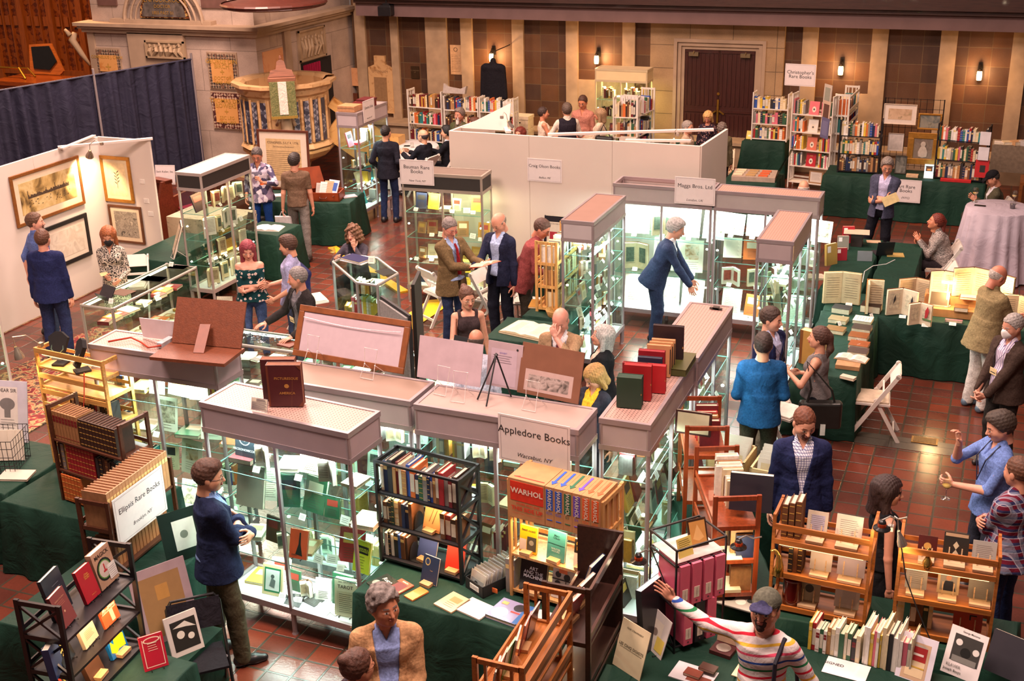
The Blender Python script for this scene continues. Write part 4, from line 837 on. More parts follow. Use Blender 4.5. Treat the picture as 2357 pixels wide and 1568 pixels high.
def glass_case(label,x0,y0,x1,y1,rz=0.,H=2.02,levels=(.72,1.12,1.46),hdr='b0a0a4',top='peg',glow=(.85,1.,.95),power=26,topc='b39086',legs=.24,hh=.27,doors='x',strip=True,rail='9c8f92',pucks=True):
 w,d=x1-x0,y1-y0;c=Case();t=E('glass_display_case',label,'display case',((x0+x1)/2,(y0+y1)/2,0),rz);c.t=t;c.w,c.d,c.H=w,d,H;c.label=label
 c.M=Matrix.Translation(((x0+x1)/2,(y0+y1)/2,0))@Matrix.Rotation(rz,4,'Z');a,b=w/2,d/2;r=.019;al=M(rail,.4,.35,.05,6);f=MB()
 for sx in(-1,1):
  for sy in(-1,1):f.tube([(sx*(a-r),sy*(b-r),.03),(sx*(a-r),sy*(b-r),H-.003)],r,0,8)
 if max(w,d)>1.1:
  if w>d:f.box(-.014,-b,legs,.014,-b+.03,H-hh);f.box(-.014,b-.03,legs,.014,b,H-hh)
  else:f.box(-a,-.014,legs,-a+.03,.014,H-hh);f.box(a-.03,-.014,legs,a,.014,H-hh)
 for z0,z1 in((H-.045,H),(H-hh,H-hh+.045),(legs-.03,legs+.03)):
  f.box(-a,-b,z0,a,-b+.03,z1);f.box(-a,b-.03,z0,a,b,z1);f.box(-a,-b+.03,z0,-a+.03,b-.03,z1);f.box(a-.03,-b+.03,z0,a,b-.03,z1)
 f.build('frame',al,t)
 for i,q in enumerate(((-a+.03,-b+.006,a-.03,-b+.014),(-a+.03,b-.014,a-.03,b-.006),(-a+.006,-b+.03,-a+.014,b-.03),(a-.014,-b+.03,a-.006,b-.03))):
  f=MB();f.box(q[0],q[1],H-hh+.04,q[2],q[3],H-.04);f.build('header_panel',M(hdr,.6,0,.04,5),t)
 f=MB()
 if top=='open':f.box(-a+.02,-b+.02,H-.1,a-.02,b-.02,H-.095)
 else:f.box(-a+.025,-b+.025,H-.018,a-.025,b-.025,H-.006)
 f.build('top_panel',PEG(topc,.03)if top=='peg' else M(topc,.6,0,.06,4),t)
 gl=GLASS()
 for i,q in enumerate((((-a+.03,-b+.012),(a-.03,-b+.012)),((-a+.03,b-.012),(a-.03,b-.012)),((-a+.012,-b+.03),(-a+.012,b-.03)),((a-.012,-b+.03),(a-.012,b-.03)))):
  f=MB();(p0,p1)=q;f.add([(*p0,legs+.03),(*p1,legs+.03),(*p1,H-hh),(*p0,H-hh)],[(0,1,2,3)]);f.build('glass_pane',gl,t)
 for z in levels:
  f=MB();f.add([(-a+.03,-b+.03,z),(a-.03,-b+.03,z),(a-.03,b-.03,z),(-a+.03,b-.03,z)],[(0,1,2,3)],0)
  for q in((-a+.03,-b+.026,a-.03,-b+.03),(-a+.03,b-.03,a-.03,b-.026),(-a+.026,-b+.03,-a+.03,b-.03),(a-.03,-b+.03,a-.026,b-.03)):f.box(q[0],q[1],z-.008,q[2],q[3],z,1)
  f.build('glass_shelf',[GLASS('e4f4ee',.05),M('7ab0a4',.2)],t)
 f=MB();f.box(-a+.02,-b+.02,legs-.01,a-.02,b-.02,legs+.012);f.build('deck',M('c4c8ca',.5,0,.03),t);c.levels=[legs+.012]+[z for z in levels]
 for sx in(-1,0,1)if max(w,d)>1.1 else(-1,1):
  for sy in(-1,1):f=MB();px,py=(sx*(a-.03),sy*(b-.03))if w>d else(sy*(a-.03),sx*(b-.03));f.tube([(px,py,.0),(px,py,.02),(px,py,legs-.02)],[.03,.022,.022],0,8);f.build('foot',al,t)
 zl=H-hh-.01
 if strip:
  f=MB()
  if w>d:f.box(-a+.06,-.012,zl,a-.06,.012,zl+.02)
  else:f.box(-.012,-b+.06,zl,.012,b-.06,zl+.02)
  f.build('light_tube',EM('f4fff8' if glow[0]<.95 else 'ffe2a8',9),t)
 if pucks:
  f=MB()
  for sx,sy in((-1,-1),(1,1),(1,-1)):
   for z in(1.2,.66):f.lathe([(0,-.014),(.016,-.012),(.019,0),(.009,.01),(0,.012)],(sx*(a-.06),sy*(b-.055),z),0,8)
  f.build('spot_lamp',EM('fffaf0',2.),t)
 L=area('case_light',(0,0,zl-.012),(w-.12)if w>d else.05,.05 if w>d else d-.12,power,glow);L.parent=t
 L2=area('case_light',(0,0,legs+.42),w*.7,d*.5,power*.28,glow);L2.parent=t;
 return c
_n={}
def uniq(base_):
 _n[base_]=_n.get(base_,0)+1;return ORD[min(_n[base_]-1,29)]
LV=['floor of','lowest shelf of','middle shelf of','top shelf of','uppermost shelf of']
def fill(c,short,pal=PAL,seed=1,kinds='oofbctp',n=None,scale=1.,side=-1,lv=None,face=0.):
 """books, prints and cards set out in a case; side -1 faces the front"""
 r=random.Random(seed);long_x=c.w>c.d;L=(c.w if long_x else c.d)-.16;rot=0 if long_x else-pi/2*side if side in(1,-1)else 0
 if not long_x:rot=pi/2 if side==1 else-pi/2
 elif side==1:rot=pi
 for li,z in enumerate(c.levels):
  if lv is not None and li not in lv:continue
  sp=(c.levels+[c.H-.3])[li+1]-z;u=-L/2+.02;k=0;lastw=0
  while u<L/2-.08:
   kd=r.choice(kinds);col=r.choice(pal);cn=col.replace('_',' ');w=r.uniform(.12,.2)*scale;hh_=min(w*r.uniform(1.25,1.5),sp-.06);where='%s in the %s %s'%(ORD[k],['floor','lowest shelf','second shelf','third shelf','fourth shelf'][li],'of the '+short)
   x,y=(u+w/2,r.uniform(-.02,.07))if long_x else(0,0)
   if long_x:Mx=c.M@Matrix.Translation((u+w/2,r.uniform(.0,.06)*(-side),z+.002))@Matrix.Rotation(rot+r.uniform(-.25,.25)+face,4,'Z')
   else:Mx=c.M@Matrix.Translation((r.uniform(-.05,.0)*side,u+w/2,z+.002))@Matrix.Rotation(rot+r.uniform(-.25,.25)+face,4,'Z')
   if kd=='o' and w*.62>.05:open_book(Mx,w*.52,hh_*.85,'open book, '+where,CN[r.choice(LEA)],r.uniform(.35,.7),r.choice(['e8dcc0','efe8d8','dccaa2']),r.choice([None,'a08a6a','9a4a3a','5a6a5a']))
   elif kd=='f':art(Mx,w,hh_,r.uniform(.012,.035),'%s book standing, %s'%(cn,where),cover=CN[col],shapes=[('r',.15,.55,.85,.85,r.choice(['e8dcc0','c8a050','2a2a2c','a23a2c']))]+[('l',.2,.12,.8,.4,5,'4a4038')],tilt=r.uniform(.12,.35),stand=None)
   elif kd=='p':art(Mx,w,hh_,.004,'print on pale paper, '+where,'print','print','e9e0cc',r.choice([[('r',.12,.25,.88,.9,PIC(['4a4438','a89c84','d8ccb4'],18)),('l',.3,.1,.7,.18,2,'6a6054')],[('t','A CVRIOVS',.5,.88,.05,'3a342c')]+[('l',.14,.12,.86,.8,12,'8a8070')],[('r',.2,.4,.8,.85,PIC(['6a5a4a','c8a880','e0d4bc','8a9a7a'],10)),('l',.2,.12,.8,.32,4,'7a7060')]]),tilt=r.uniform(.15,.3))
   elif kd=='b':flat_book(Mx@Matrix.Translation((0,-.08,0)),w,min(w*1.3,.24),r.uniform(.02,.05),'%s book lying flat, %s'%(cn,where),CN[col],shapes=[('r',.2,.5,.8,.85,'cdbf9c')])
   elif kd=='c':tent(Mx@Matrix.Translation((0,-.06,0)),'white folded card, '+where);w=.1
   elif kd=='t':w=.13;row(c.M@Matrix.Translation((0,0,0))@(Matrix.Identity(4)if long_x else Matrix.Rotation(pi/2,4,'Z')),u,u+w,z+.001,-.05,.15,(min(.16,sp-.05),min(.24,sp-.03)),pal,'clump, %s'%where.replace(' in the ',' on the '),'books in the '+short,seed=r.randrange(999))
   if kd in 'ofp' and r.random()<.6:tent(Mx@Matrix.Translation((r.uniform(-.03,.03),-.115,0)),'small white card before the item %s'%where,.07,.045)
   u+=w+r.uniform(.005,.035);k+=1
def table(label,x0,y0,x1,y1,rz=0.,z=.75,cloth='123428',name='draped_table',legs=False,flare=.05):
 """folding table hidden by a floor-length cloth"""
 w,d=x1-x0,y1-y0;t=E(name,label,'table',((x0+x1)/2,(y0+y1)/2,0),rz);a,b=w/2,d/2
 f=MB();f.box(-a+.02,-b+.02,z-.035,a-.02,b-.02,z-.008);
 f.build('tabletop',WOOD('8a6a48'),t)
 for sx in(-1,1):
  f=MB()
  for sy in(-1,1):f.tube([(sx*(a-.15),sy*(b-.1),0),(sx*(a-.15),sy*(b-.1),z-.03)],.014,0,6)
  f.build('leg',M('5a5a5c',.4,.6),t)
 r=random.Random(int(x0*97+y0*13));per=[(-a,-b),(a,-b),(a,b),(-a,b)];N_=[];n_each=[]
 P_=[]
 for i in range(4):
  p,q=per[i],per[(i+1)%4];L=math.hypot(q[0]-p[0],q[1]-p[1]);n=max(6,int(L/.035))
  for k in range(n):P_.append((p[0]+(q[0]-p[0])*k/n,p[1]+(q[1]-p[1])*k/n,(k==0)))
 n=len(P_);vs=[];ph=r.uniform(0,6)
 for j,(zz_,am)in enumerate(((z,0),(z-.012,.012),(z*.55,.025),(.012,flare))):
  for i,(x,y,cnr)in enumerate(P_):
   ux,uy=x/a,y/b;s_=i*.035;wv=math.sin(s_*13+ph+1.7*math.sin(s_*2.3))*.5+math.sin(s_*27+ph*2)*.25
   dx=(1 if ux>.999 else-1 if ux<-.999 else 0);dy=(1 if uy>.999 else-1 if uy<-.999 else 0);m=am*(1+.8*wv)*(1.6 if cnr else 1)
   vs.append((x+dx*m,y+dy*m,zz_))
 fs=[(j*n+(i+1)%n,j*n+i,(j+1)*n+i,(j+1)*n+(i+1)%n)for j in range(3)for i in range(n)]+[tuple(range(n))]
 f=MB();f.add(vs,fs);o=f.build('tablecloth',DRAPE(cloth),t);
 o.data.polygons.foreach_set('use_smooth',[True]*(len(fs)-1)+[False]);return t
def round_table(label,x,y,r=.45,z=.75,cloth='dcd2d0',flare=.1):
 t=E('round_table',label,'table',(x,y,0));f=MB();f.lathe([(0,z-.03),(r-.02,z-.03),(r-.02,z-.006),(0,z-.006)],n=32);f.build('tabletop',WOOD('8a6a48'),t)
 f=MB();f.lathe([(.04,z-.03),(.04,.05),(.3,.03),(.3,0)],n=12);f.build('pedestal',M('3a3a3c',.4,.6),t)
 n=120;vs=[];fs=[]
 for j,(zz_,rr,am)in enumerate(((z,r-.01,0),(z-.01,r+.004,.003),(z*.6,r+flare*.35,.02),(.02,r+flare,.04))):
  for i in range(n):a=2*pi*i/n;q=rr+am*math.sin(a*18+.8*math.sin(a*5));vs.append((q*math.cos(a),q*math.sin(a),zz_))
 fs=[(j*n+(i+1)%n,j*n+i,(j+1)*n+i,(j+1)*n+(i+1)%n)for j in range(3)for i in range(n)]+[tuple(range(n))]
 f=MB();f.add(vs,fs);o=f.build('tablecloth',DRAPE(cloth),t,smooth=True);return t
def chair(label,x,y,rz,col='d9cec4',seatc='cdb9a0',group='white folding chairs'):
 """folding chair, sitter faces local -y"""
 t=E('folding_chair',label,'chair',(x,y,0),rz,group);c=M(col,.4,0,.04);
 for s in(-1,1):
  f=MB();f.bar((s*.2,-.3,0),(s*.2,.2,.8),.022,.045);f.tube([(s*.2-.011,.2,.8),(s*.2+.011,.2,.8)],.03,0,10);f.build('front_leg',c,t)
  f=MB();f.bar((s*.165,.26,0),(s*.165,-.02,.5),.02,.04);f.build('rear_leg',c,t)
 f=MB();f.extr([(-.2,.0),(.2,0),(.2,.14),(.15,.18),(-.15,.18),(-.2,.14)],(0,.14,.66),(1,0,0),(0,.5,.87),.02);f.build('backrest',c,t)
 f=MB();f.bar((-.2,.06,.575),(.2,.06,.575),.02,.03);f.build('back_rail',c,t)
 f=MB();f.box(-.19,-.26,.43,.19,.14,.455);f.build('seat',c,t);f=MB();f.box(-.175,-.25,.455,.175,.13,.478);f.build('seat_pad',M(seatc,.6),t,bevel=.01)
 f=MB();f.bar((-.2,-.2,.16),(.2,-.2,.16),.02,.035);f.bar((-.165,.2,.1),(.165,.2,.1),.02,.035);f.build('stretcher',c,t);return t
def bookcase(label,x,y,z0,rz,W_,D,H,levels,mat,style='slat',back=True,name='folding_bookcase',th=.018,rails=True,top=None):
 t=E(name,label,'bookcase',(x,y,z0),rz)
 for xx in(0,W_-.022):
  f=MB()
  if style=='board' or(style=='board1' and xx==0):f.box(xx,0,0,xx+.022,D,H)
  else:
   for yy in(0,D-.035):f.box(xx,yy,0,xx+.022,yy+.035,H)
   lv=list(levels)+[H-.04]
   for z in lv:f.box(xx,.03,z,xx+.022,D-.03,z+.035)
   if style=='slat':
    for k in(1,2,3):yy=D*k/4;f.box(xx+.003,yy-.009,levels[0],xx+.019,yy+.009,H-.02)
   if style=='X':
    for za,zb_ in zip(lv,lv[1:]):f.bar((xx+.011,.02,za+.03),(xx+.011,D-.02,zb_),.016,.018);f.bar((xx+.011,D-.02,za+.03),(xx+.011,.02,zb_),.016,.018)
  f.build('side_frame',mat,t)
 for z in levels:
  f=MB();f.box(.02,.01,z,W_-.02,D-.005,z+th);f.build('shelf',mat,t)
  if rails:f=MB();f.box(.02,D-.02,z+th+.03,W_-.02,D-.008,z+th+.065);f.build('back_rail',mat,t)
 if top:f=MB();f.box(.02,.0,H-.02,W_-.02,.02,H);f.box(.02,D-.02,H-.03,W_-.02,D,H);f.build('top_rail',mat,t)
 return Matrix.Translation((x,y,z0))@Matrix.Rotation(rz,4,'Z')
def sign(label,c,ux,w,h,lines,tilt=0.,border=True,col='e0d6d4',up=None,post=None):
 """printed booth card: centre, direction of its lower edge, size; lines: text, size, height 0..1, italic"""
 ux=Vector(ux).normalized();uz=Vector(up or(0,0,1)).normalized();nn=ux.cross(uz);c=Vector(c);f=MB()
 f.extr([(-w/2,-h/2),(w/2,-h/2),(w/2,h/2),(-w/2,h/2)],c-nn*.006,ux,uz,.006)
 if border:
  for q in((-.47,-.46,.47,-.452),(-.47,.452,.47,.46),(-.47,-.46,-.465,.46),(.465,-.46,.47,.46)):f.extr([(q[0]*w,q[1]*h),(q[2]*w,q[1]*h),(q[2]*w,q[3]*h),(q[0]*w,q[3]*h)],c+nn*.0003,ux,uz,.0004,1)
 for t_,s_,u,it in lines:f.text(t_,s_,c+uz*((u-.5)*h),ux,uz,2,italic=it,lift=.0015)
 o=f.build('booth_sign',[M(col,.6,0,.02),M('9a8f90',.6),M('1c1a1e',.6)])
 if post is not None:f=MB();q=c-nn*.012;f.tube([(q.x,q.y,post),(q.x,q.y,c.z)],.008,0,6);f.build('sign_post',M('b8b0b0',.4,.4),o)
 return tag(o,label,'sign')
def clip_lamp(label,p,aim,col='b8b2aa',r=.05,power=8,lightcol=(1,.75,.45),base_=None):
 p=Vector(p);d=Vector(aim).normalized();t=E('clip_lamp',label,'lamp',p);f=MB();q=Vector((0,0,0));a=[q-d*.0,q-d*.06,q-d*.1,q-d*.13]
 f.tube([d*.07,d*.03,-d*.02,-d*.05],[r,r*.85,r*.45,r*.3],0,12,False);f.build('lamp_shade',M(col,.25,.85),t,smooth=True)
 f=MB();f.lathe([(0,-.02),(.018,-.01),(.02,.01),(0,.02)],tuple(d*.03),0,8);f.build('bulb',EM('ffdca0',12),t)
 f=MB();b_=Vector(base_)-p if base_ else Vector((0,.1,-.2));f.tube([-d*.05,-d*.1+Vector((0,0,.05)),(b_-d*.1)/2+Vector((0,0,.08)),b_],.005,0,6);f.box(b_.x-.02,b_.y-.02,b_.z-.02,b_.x+.02,b_.y+.02,b_.z+.02);f.build('arm',M(col,.3,.8),t)
 l=bpy.data.lights.new('lamp_light','SPOT');l.energy=power;l.color=lightcol;l.spot_size=1.8;l.spot_blend=.5;l.shadow_soft_size=.03;o=bpy.data.objects.new('lamp_light',l);COL.objects.link(o);o.location=p+d*.075;o.rotation_euler=d.to_track_quat('-Z','Y').to_euler();return t
def easel(label,p,rz,s=1.,col='e6dcd8',r=.0028):
 """small bent-wire easel"""
 f=MB();w,h=.055*s,.2*s
 f.tube([(-w,-.05*s,0),(-w*.8,0,h*.45),(-w,.03*s,h),(w,.03*s,h),(w*.8,0,h*.45),(w,-.05*s,0)],r,0,6);f.tube([(-w,-.05*s,0),(w,-.05*s,0)],r,0,6)
 for q in(-1,1):f.tube([(q*w*.8,0,h*.45),(q*w*1.1,.1*s,0)],r,0,6);f.lathe([(0,-.006),(.007,0),(0,.006)],(q*w*.8,0,h*.45),0,6)
 o=f.build('wire_easel',M(col,.4,.3));o.location=p;o.rotation_euler.z=rz;return tag(o,label,'easel')
def picture(label,c,ux,up,w,h,fw,frame,matc,pic,bev=.03,name='framed_picture',inner=.14,glass=True,grp=None,extra=None):
 ux=Vector(ux).normalized();up=Vector(up).normalized();nn=ux.cross(up);c=Vector(c);t=tag(bpy.data.objects.new(name,None),label,'picture',grp);COL.objects.link(t);t.location=c;o=Vector((0,0,0));f=MB()
 for a,b in(((-w/2,-h/2),(w/2,-h/2+fw)),((-w/2,h/2-fw),(w/2,h/2)),((-w/2,-h/2+fw),(-w/2+fw,h/2-fw)),((w/2-fw,-h/2+fw),(w/2,h/2-fw))):f.extr([a,(b[0],a[1]),b,(a[0],b[1])],o,ux,up,bev)
 f.build('frame',frame,t,bevel=.004)
 f=MB();f.extr([(-w/2+fw*.9,-h/2+fw*.9),(w/2-fw*.9,-h/2+fw*.9),(w/2-fw*.9,h/2-fw*.9),(-w/2+fw*.9,h/2-fw*.9)],o,ux,up,bev*.5);f.build('mount',M(matc,.8,0,.03),t)
 m=inner*min(w,h)+fw;f=MB();f.extr([(-w/2+m,-h/2+m),(w/2-m,-h/2+m),(w/2-m,h/2-m),(-w/2+m,h/2-m)],nn*bev*.5,ux,up,.002);f.build('print',pic,t)
 if extra:f=MB();extra(f,nn*(bev*.5+.003),ux,up);f.build('engraving',M('4a3a2c',.8),t)
 return t
# ---------------------------------------------------------------- glass cases
WM=(1,.78,.48);CY=(.88,1,.95);WH=(.93,1,.97)
C1=glass_case('tall cold-lit glass case with peg-board top, watched by a navy-blazered man',-5.83,7.43,-4.37,7.89,-.09,2.04,(.68,1.08,1.44),'a9989c',glow=CY,power=40)
C2=glass_case('tall glass case carrying a folded brown board and an orange cord',-7.64,8.3,-6.24,8.7,0,2.02,(.7,1.1,1.5),'b0a0a6',glow=CY,power=29)
C3=glass_case('tall glass case carrying a large picture frame turned to show its back',-5.62,8.12,-4.22,8.56,-.03,2.02,(.7,1.1,1.5),'b8b0b2','plain',glow=CY,power=32,topc='8e7668')
C4=glass_case('tall glass case behind the big central booth sign with wire easels on top',-4.18,8.05,-2.76,8.49,-.02,2.02,(.7,1.1,1.5),'a8989c','plain',glow=CY,power=32,topc='a28c84')
C5=glass_case('tall glass case with peg-board top and a row of upright red and green book boxes',-2.69,8.3,-2.27,9.72,0,2.02,(.7,1.1,1.5),'b0a2a2',glow=CY,power=35)
C6=glass_case('tall glass case continuing the peg-board top towards the man in the teal blazer',-2.68,9.75,-2.25,11.15,0,2.02,(.7,1.1,1.5),'a8989a',glow=CY,power=29)
C7=glass_case('narrow end glass case beside the pine lattice shelf, brown top',-4.85,13.46,-4.43,14.78,0,2.04,(.6,.95,1.3,1.6),'b6aeb0','plain',glow=WH,power=34,topc='8a6a5e')
C8=glass_case('wide bright glass case behind the LONDON-lettered sign with an open tray top',-4.81,15.42,-3.45,15.85,0,2.02,(.78,1.28),'a9a2a0','open',glow=WH,power=52)
C9=glass_case('wide bright glass case with brown ribbed top, next to the LONDON-lettered sign',-3.43,15.42,-2.07,15.8,0,2.02,(.7,1.05,1.38),'a8a09e',glow=WH,power=36,topc='b48a7c')
C10=glass_case('narrow end glass case with brown ribbed top near the green corner table',-2.47,13.37,-2.05,14.67,0,2.04,(.6,.95,1.3,1.6),'a89a9c',glow=WH,power=30,topc='b48a7c')
C11=glass_case('tall warm-lit glass case with black header beside the white booth wall',-11.02,14.25,-10.58,15.52,0,2.02,(.62,1.0,1.4),'2c2826','plain',glow=WM,power=17,topc='ccc0b8',rail='b9aea8')
C12=glass_case('tall warm-lit glass case with black header, a booth sign at its corner',-7.97,15.4,-6.74,15.82,.06,1.97,(.62,1.0,1.38),'2e2a28','plain',glow=WM,power=17,topc='6e5e54',rail='a89c90')
C13=glass_case('cool-lit glass case with boxes on top in front of the pulpit stair',-10.98,18.85,-10.55,20.0,0,2.02,(.62,1.0,1.38),'b4a6a8','plain',glow=CY,power=26,topc='9c8c84')
C14=glass_case('tall white glass case glowing yellow by the back wall',-8.05,24.5,-6.92,24.95,0,2.02,(.62,1.0,1.38),'e2c898','plain',glow=(1,.72,.32),power=30,topc='d8c098',rail='dcc8a0')
C15=glass_case('glass case with white frame cut off at the edge near the patterned rug',-11.12,8.9,-10.68,10.28,0,2.02,(.62,1.0,1.38),'e0d4c8','plain',glow=WM,power=18,topc='d8ccc0',rail='d8ccc4')
fill(C1,'front case',PAL+['orange','red','green','yellow'],11,'fffoopbbc',scale=1.15,face=.1)
fill(C2,'brown-board case',MOD,12,'ffpptbb',scale=1.35)
fill(C3,'frame-back case',PAL,13,'foopbtc')
fill(C4,'wire-easel case',PAL+['yellow','green'],14,'bbttfo')
fill(C5,'book-box case',LEA+PAL,15,'fftbc',side=1)
fill(C6,'peg-board case',LEA+PAL,16,'fftbc',side=1)
fill(C7,'pine-lattice end case',PAL,17,'foopbc',side=1)
fill(C8,'open-tray case',['cream','white','cream','tan'],18,'ppofp',scale=2.3)
fill(C9,'ribbed-top wide case',['cream','white','orange','tan'],19,'ppfop',scale=1.7)
fill(C10,'ribbed-top end case',PAL+['red'],20,'fobcp',side=1)
fill(C11,'warm booth-wall case',['cream','ochre','dark_brown','tan','cream'],21,'foooc',scale=1.7,side=1)
fill(C12,'corner-sign warm case',['cream','navy','yellow','tan','red','ochre'],22,'ffbfc',scale=.95)
fill(C13,'pulpit-side case',MOD,23,'fobtc',side=1)
fill(C14,'yellow back-wall case',['dark_red','brown','ochre','cream','dark_brown'],24,'ttfbc',lv=(1,2,3))
fill(C15,'rug-side case',['cream','tan','white'],25,'fbc',side=1,lv=(0,1,2))
def inC(c,x,y,lev,rz=0.):return c.M@Matrix.Translation((x,y,c.levels[lev]+.003))@Matrix.Rotation(rz,4,'Z')
art(inC(C1,.48,-.12,0,.15),.2,.33,.045,'tall grey-green book with TAROT title standing on the floor of the front case',cover='cfd0b0',shapes=[('t','20th CENTURY',.5,.93,.06,'1a1a1a'),('t','TAROT',.5,.8,.13,'101010'),('r',.1,.08,.9,.68,'b9bc9c'),('l',.2,.12,.8,.6,10,'3a3a34')],tilt=.15,stand='1a1a1c')
art(inC(C1,-.42,-.12,2,.05),.27,.36,.03,'grey book with two lines of red lettering at the open side of the front case',cover='a9a595',shapes=[('t','moholy-nagy:',.62,.86,.055,'d8402c'),('t','the new vision',.55,.79,.075,'d8402c')],tilt=.25,stand='1a1a1c')
art(inC(C1,.02,-.1,1,.1),.17,.25,.02,'orange book with black drawn tower on the lowest shelf of the front case',cover='d8502e',shapes=[('p',((.35,.15),(.75,.1),(.62,.5),(.6,.9),(.52,.9),(.5,.5)),'22201e'),('t','PARIS',.3,.12,.08,'22201e')],tilt=.3,stand='1a1a1c')
art(inC(C1,.62,-.06,1,-.1),.17,.27,.02,'bright yellow-green pamphlet with a black title block in the front case',cover='c8d838',shapes=[('r',.12,.6,.88,.85,'15181a'),('t','URANIUM &\nNORTHWEST',.5,.72,.08,'c8d838'),('l',.2,.15,.7,.5,5,'5a6a20')],tilt=.25,stand='1a1a1c')
art(inC(C1,-.5,-.02,3,.0),.2,.3,.012,'black pamphlet with a white round emblem on the upper shelf',cover='23313a',shapes=[('c',.5,.68,.3,'dfe6e6'),('c',.5,.68,.26,'23313a'),('c',.5,.68,.12,'dfe6e6'),('t','NECRONOMICON',.5,.35,.095,'e6eeee')],tilt=.15)
art(inC(C1,-.28,-.12,0,.1),.2,.27,.02,'green-bordered print of a seated figure low in the front case','framed_print','print','d9c898',[('r',.1,.1,.9,.9,'1f7a4e'),('r',.16,.16,.84,.84,'dfe4de'),('c',.5,.62,.09,'55605c'),('p',((.35,.3),(.6,.25),(.65,.5),(.45,.58)),'6a7470')],tilt=.25)
for i,(x,y,rz,c_)in enumerate(((-.05,-.12,.3,'2a2a2c'),(.1,-.02,-.2,'3a3634'),(.25,-.14,.1,'e8e4d4'),(.36,-.05,-.4,'e6e2c8'),(-.12,.03,.5,'e8e2d0'),(.66,-.14,.2,'d8c878'))):
 art(inC(C1,x,y,0,rz)@Matrix.Translation((0,-.08,.004))@Matrix.Rotation(-pi/2+.001,4,'X'),.15,.19,.004,['dark magazine cover lying flat','smoky dark magazine lying askew','sheet of ink figure sketches','sheet of small ink caricatures','sheet with a coloured bird-like sketch','yellow print with a blue figure'][i]+' on the floor of the front case','print','print',c_,[('c',.5,.6,.2,'8a8a88'),('l',.2,.15,.8,.4,4,'6a6a68'),('t','TREK' if i==0 else 'The',.5,.88,.1,'d8d0c0' if i<2 else '3a3a38')],tilt=0)
# ---------------------------------------------------------------- low counter cases
def counter(label,x0,y0,x1,y1,rz=0.,H=.98,glow=WM,power=10,lv=(.5,)):
 c=Case();w,d=x1-x0,y1-y0;t=E('glass_counter_case',label,'display case',((x0+x1)/2,(y0+y1)/2,0),rz);c.w,c.d,c.H=w,d,H+.25;c.M=Matrix.Translation(((x0+x1)/2,(y0+y1)/2,0))@Matrix.Rotation(rz,4,'Z');a,b=w/2,d/2;r=.02
 f=MB();cs=[(-a+r,-b+r),(a-r,-b+r),(a-r,b-r),(-a+r,b-r)]
 for i,p in enumerate(cs):f.tube([(*p,.03),(*p,H)],r,0,8);q=cs[(i+1)%4];f.tube([(*p,H-r),(*q,H-r)],r,0,8);f.tube([(*p,.3),(*q,.3)],r,0,6)
 f.build('frame',M('a8a09a',.35,.5,.05,6),t);gl=GLASS()
 for p,q in((cs[0],cs[1]),(cs[1],cs[2]),(cs[2],cs[3]),(cs[3],cs[0])):f=MB();f.add([(*p,.3),(*q,.3),(*q,H-.03),(*p,H-.03)],[(0,1,2,3)]);f.build('glass_pane',gl,t)
 f=MB();f.box(-a+.03,-b+.03,H-.012,a-.03,b-.03,H-.004);f.build('glass_top',GLASS('e9f6f2',.1),t)
 f=MB();f.box(-a+.03,-b+.03,.3,a-.03,b-.03,.325);f.build('deck',M('cfc8b8',.6),t)
 for z in lv:f=MB();f.box(-a+.04,-b+.04,z,a-.04,b-.04,z+.005);f.build('glass_shelf',GLASS('e4f4ee',.05),t)
 f=MB()
 if w>d:f.box(-a+.06,b-.05,H-.05,a-.06,b-.035,H-.035)
 else:f.box(-a+.035,-b+.06,H-.05,-a+.05,b-.06,H-.035)
 f.build('light_tube',EM('fff0c8' if glow==WM else 'f4fff8',8),t)
 L=area('case_light',(0,0,H-.055),w*.8,d*.8,power,glow);L.parent=t;c.levels=[.326]+[z+.006 for z in lv];c.t=t;return c
K1=counter('long low glass counter in front of a masked woman, lit warm',-10.62,11.5,-10.1,13.3,0,.98,WM,13,(.68,))
K2=counter('low glass counter with small objects where a man in a dark blazer leans',-8.6,10.98,-6.9,11.45,0,.98,CY,22,(.68,))
K3=counter('low glass counter behind the large frame back, with a laptop on it',-6.85,10.98,-4.95,11.45,0,.98,CY,16,(.68,))
fill(K1,'warm counter',['orange','tan','ochre','dark_red','cream'],31,'bbcb',side=1)
fill(K2,'trinket counter',['dark_brown','white','cream','green'],32,'bbcb')
fill(K3,'laptop counter',['dark_brown','white','cream','green'],33,'bbc')
hexp=[(-8.36,13.98),(-7.62,13.3),(-7.31,13.28),(-7.28,13.8),(-7.85,14.32),(-8.3,14.34)];cx,cy=-7.8,13.8
t=E('angled_glass_case','small many-sided glass case with a blue album on top beside a seated curly-haired woman','display case',(cx,cy,0));f=MB();hp=[(x-cx,y-cy)for x,y in hexp]
for i,p in enumerate(hp):
 q=hp[(i+1)%6];f.tube([(*p,.02),(*p,1.0)],.02,0,8)
 for z in(1.0,.1):f.tube([(*p,z),(*q,z)],.02,0,8)
f.build('frame',M('a8a6a4',.35,.5,.05,6),t)
for i,p in enumerate(hp):q=hp[(i+1)%6];f=MB();f.add([(*p,.1),(*q,.1),(*q,1),(*p,1)],[(0,1,2,3)]);f.build('glass_pane',GLASS(),t)
for z,nm in((.1,'deck'),(.45,'glass_shelf'),(.74,'glass_shelf'),(.995,'glass_top')):f=MB();f.prism([(x*.96,y*.96)for x,y in hp],z,z+.006);f.build(nm,GLASS('e4f4ee',.06)if z>.2 else M('b8b0a8',.5),t)
L=area('case_light',(0,0,.96),.5,.4,12,WH);L.parent=t
FH=lambda x,y,z,rz=0:frame_at(cx+x,cy+y,z,rz)
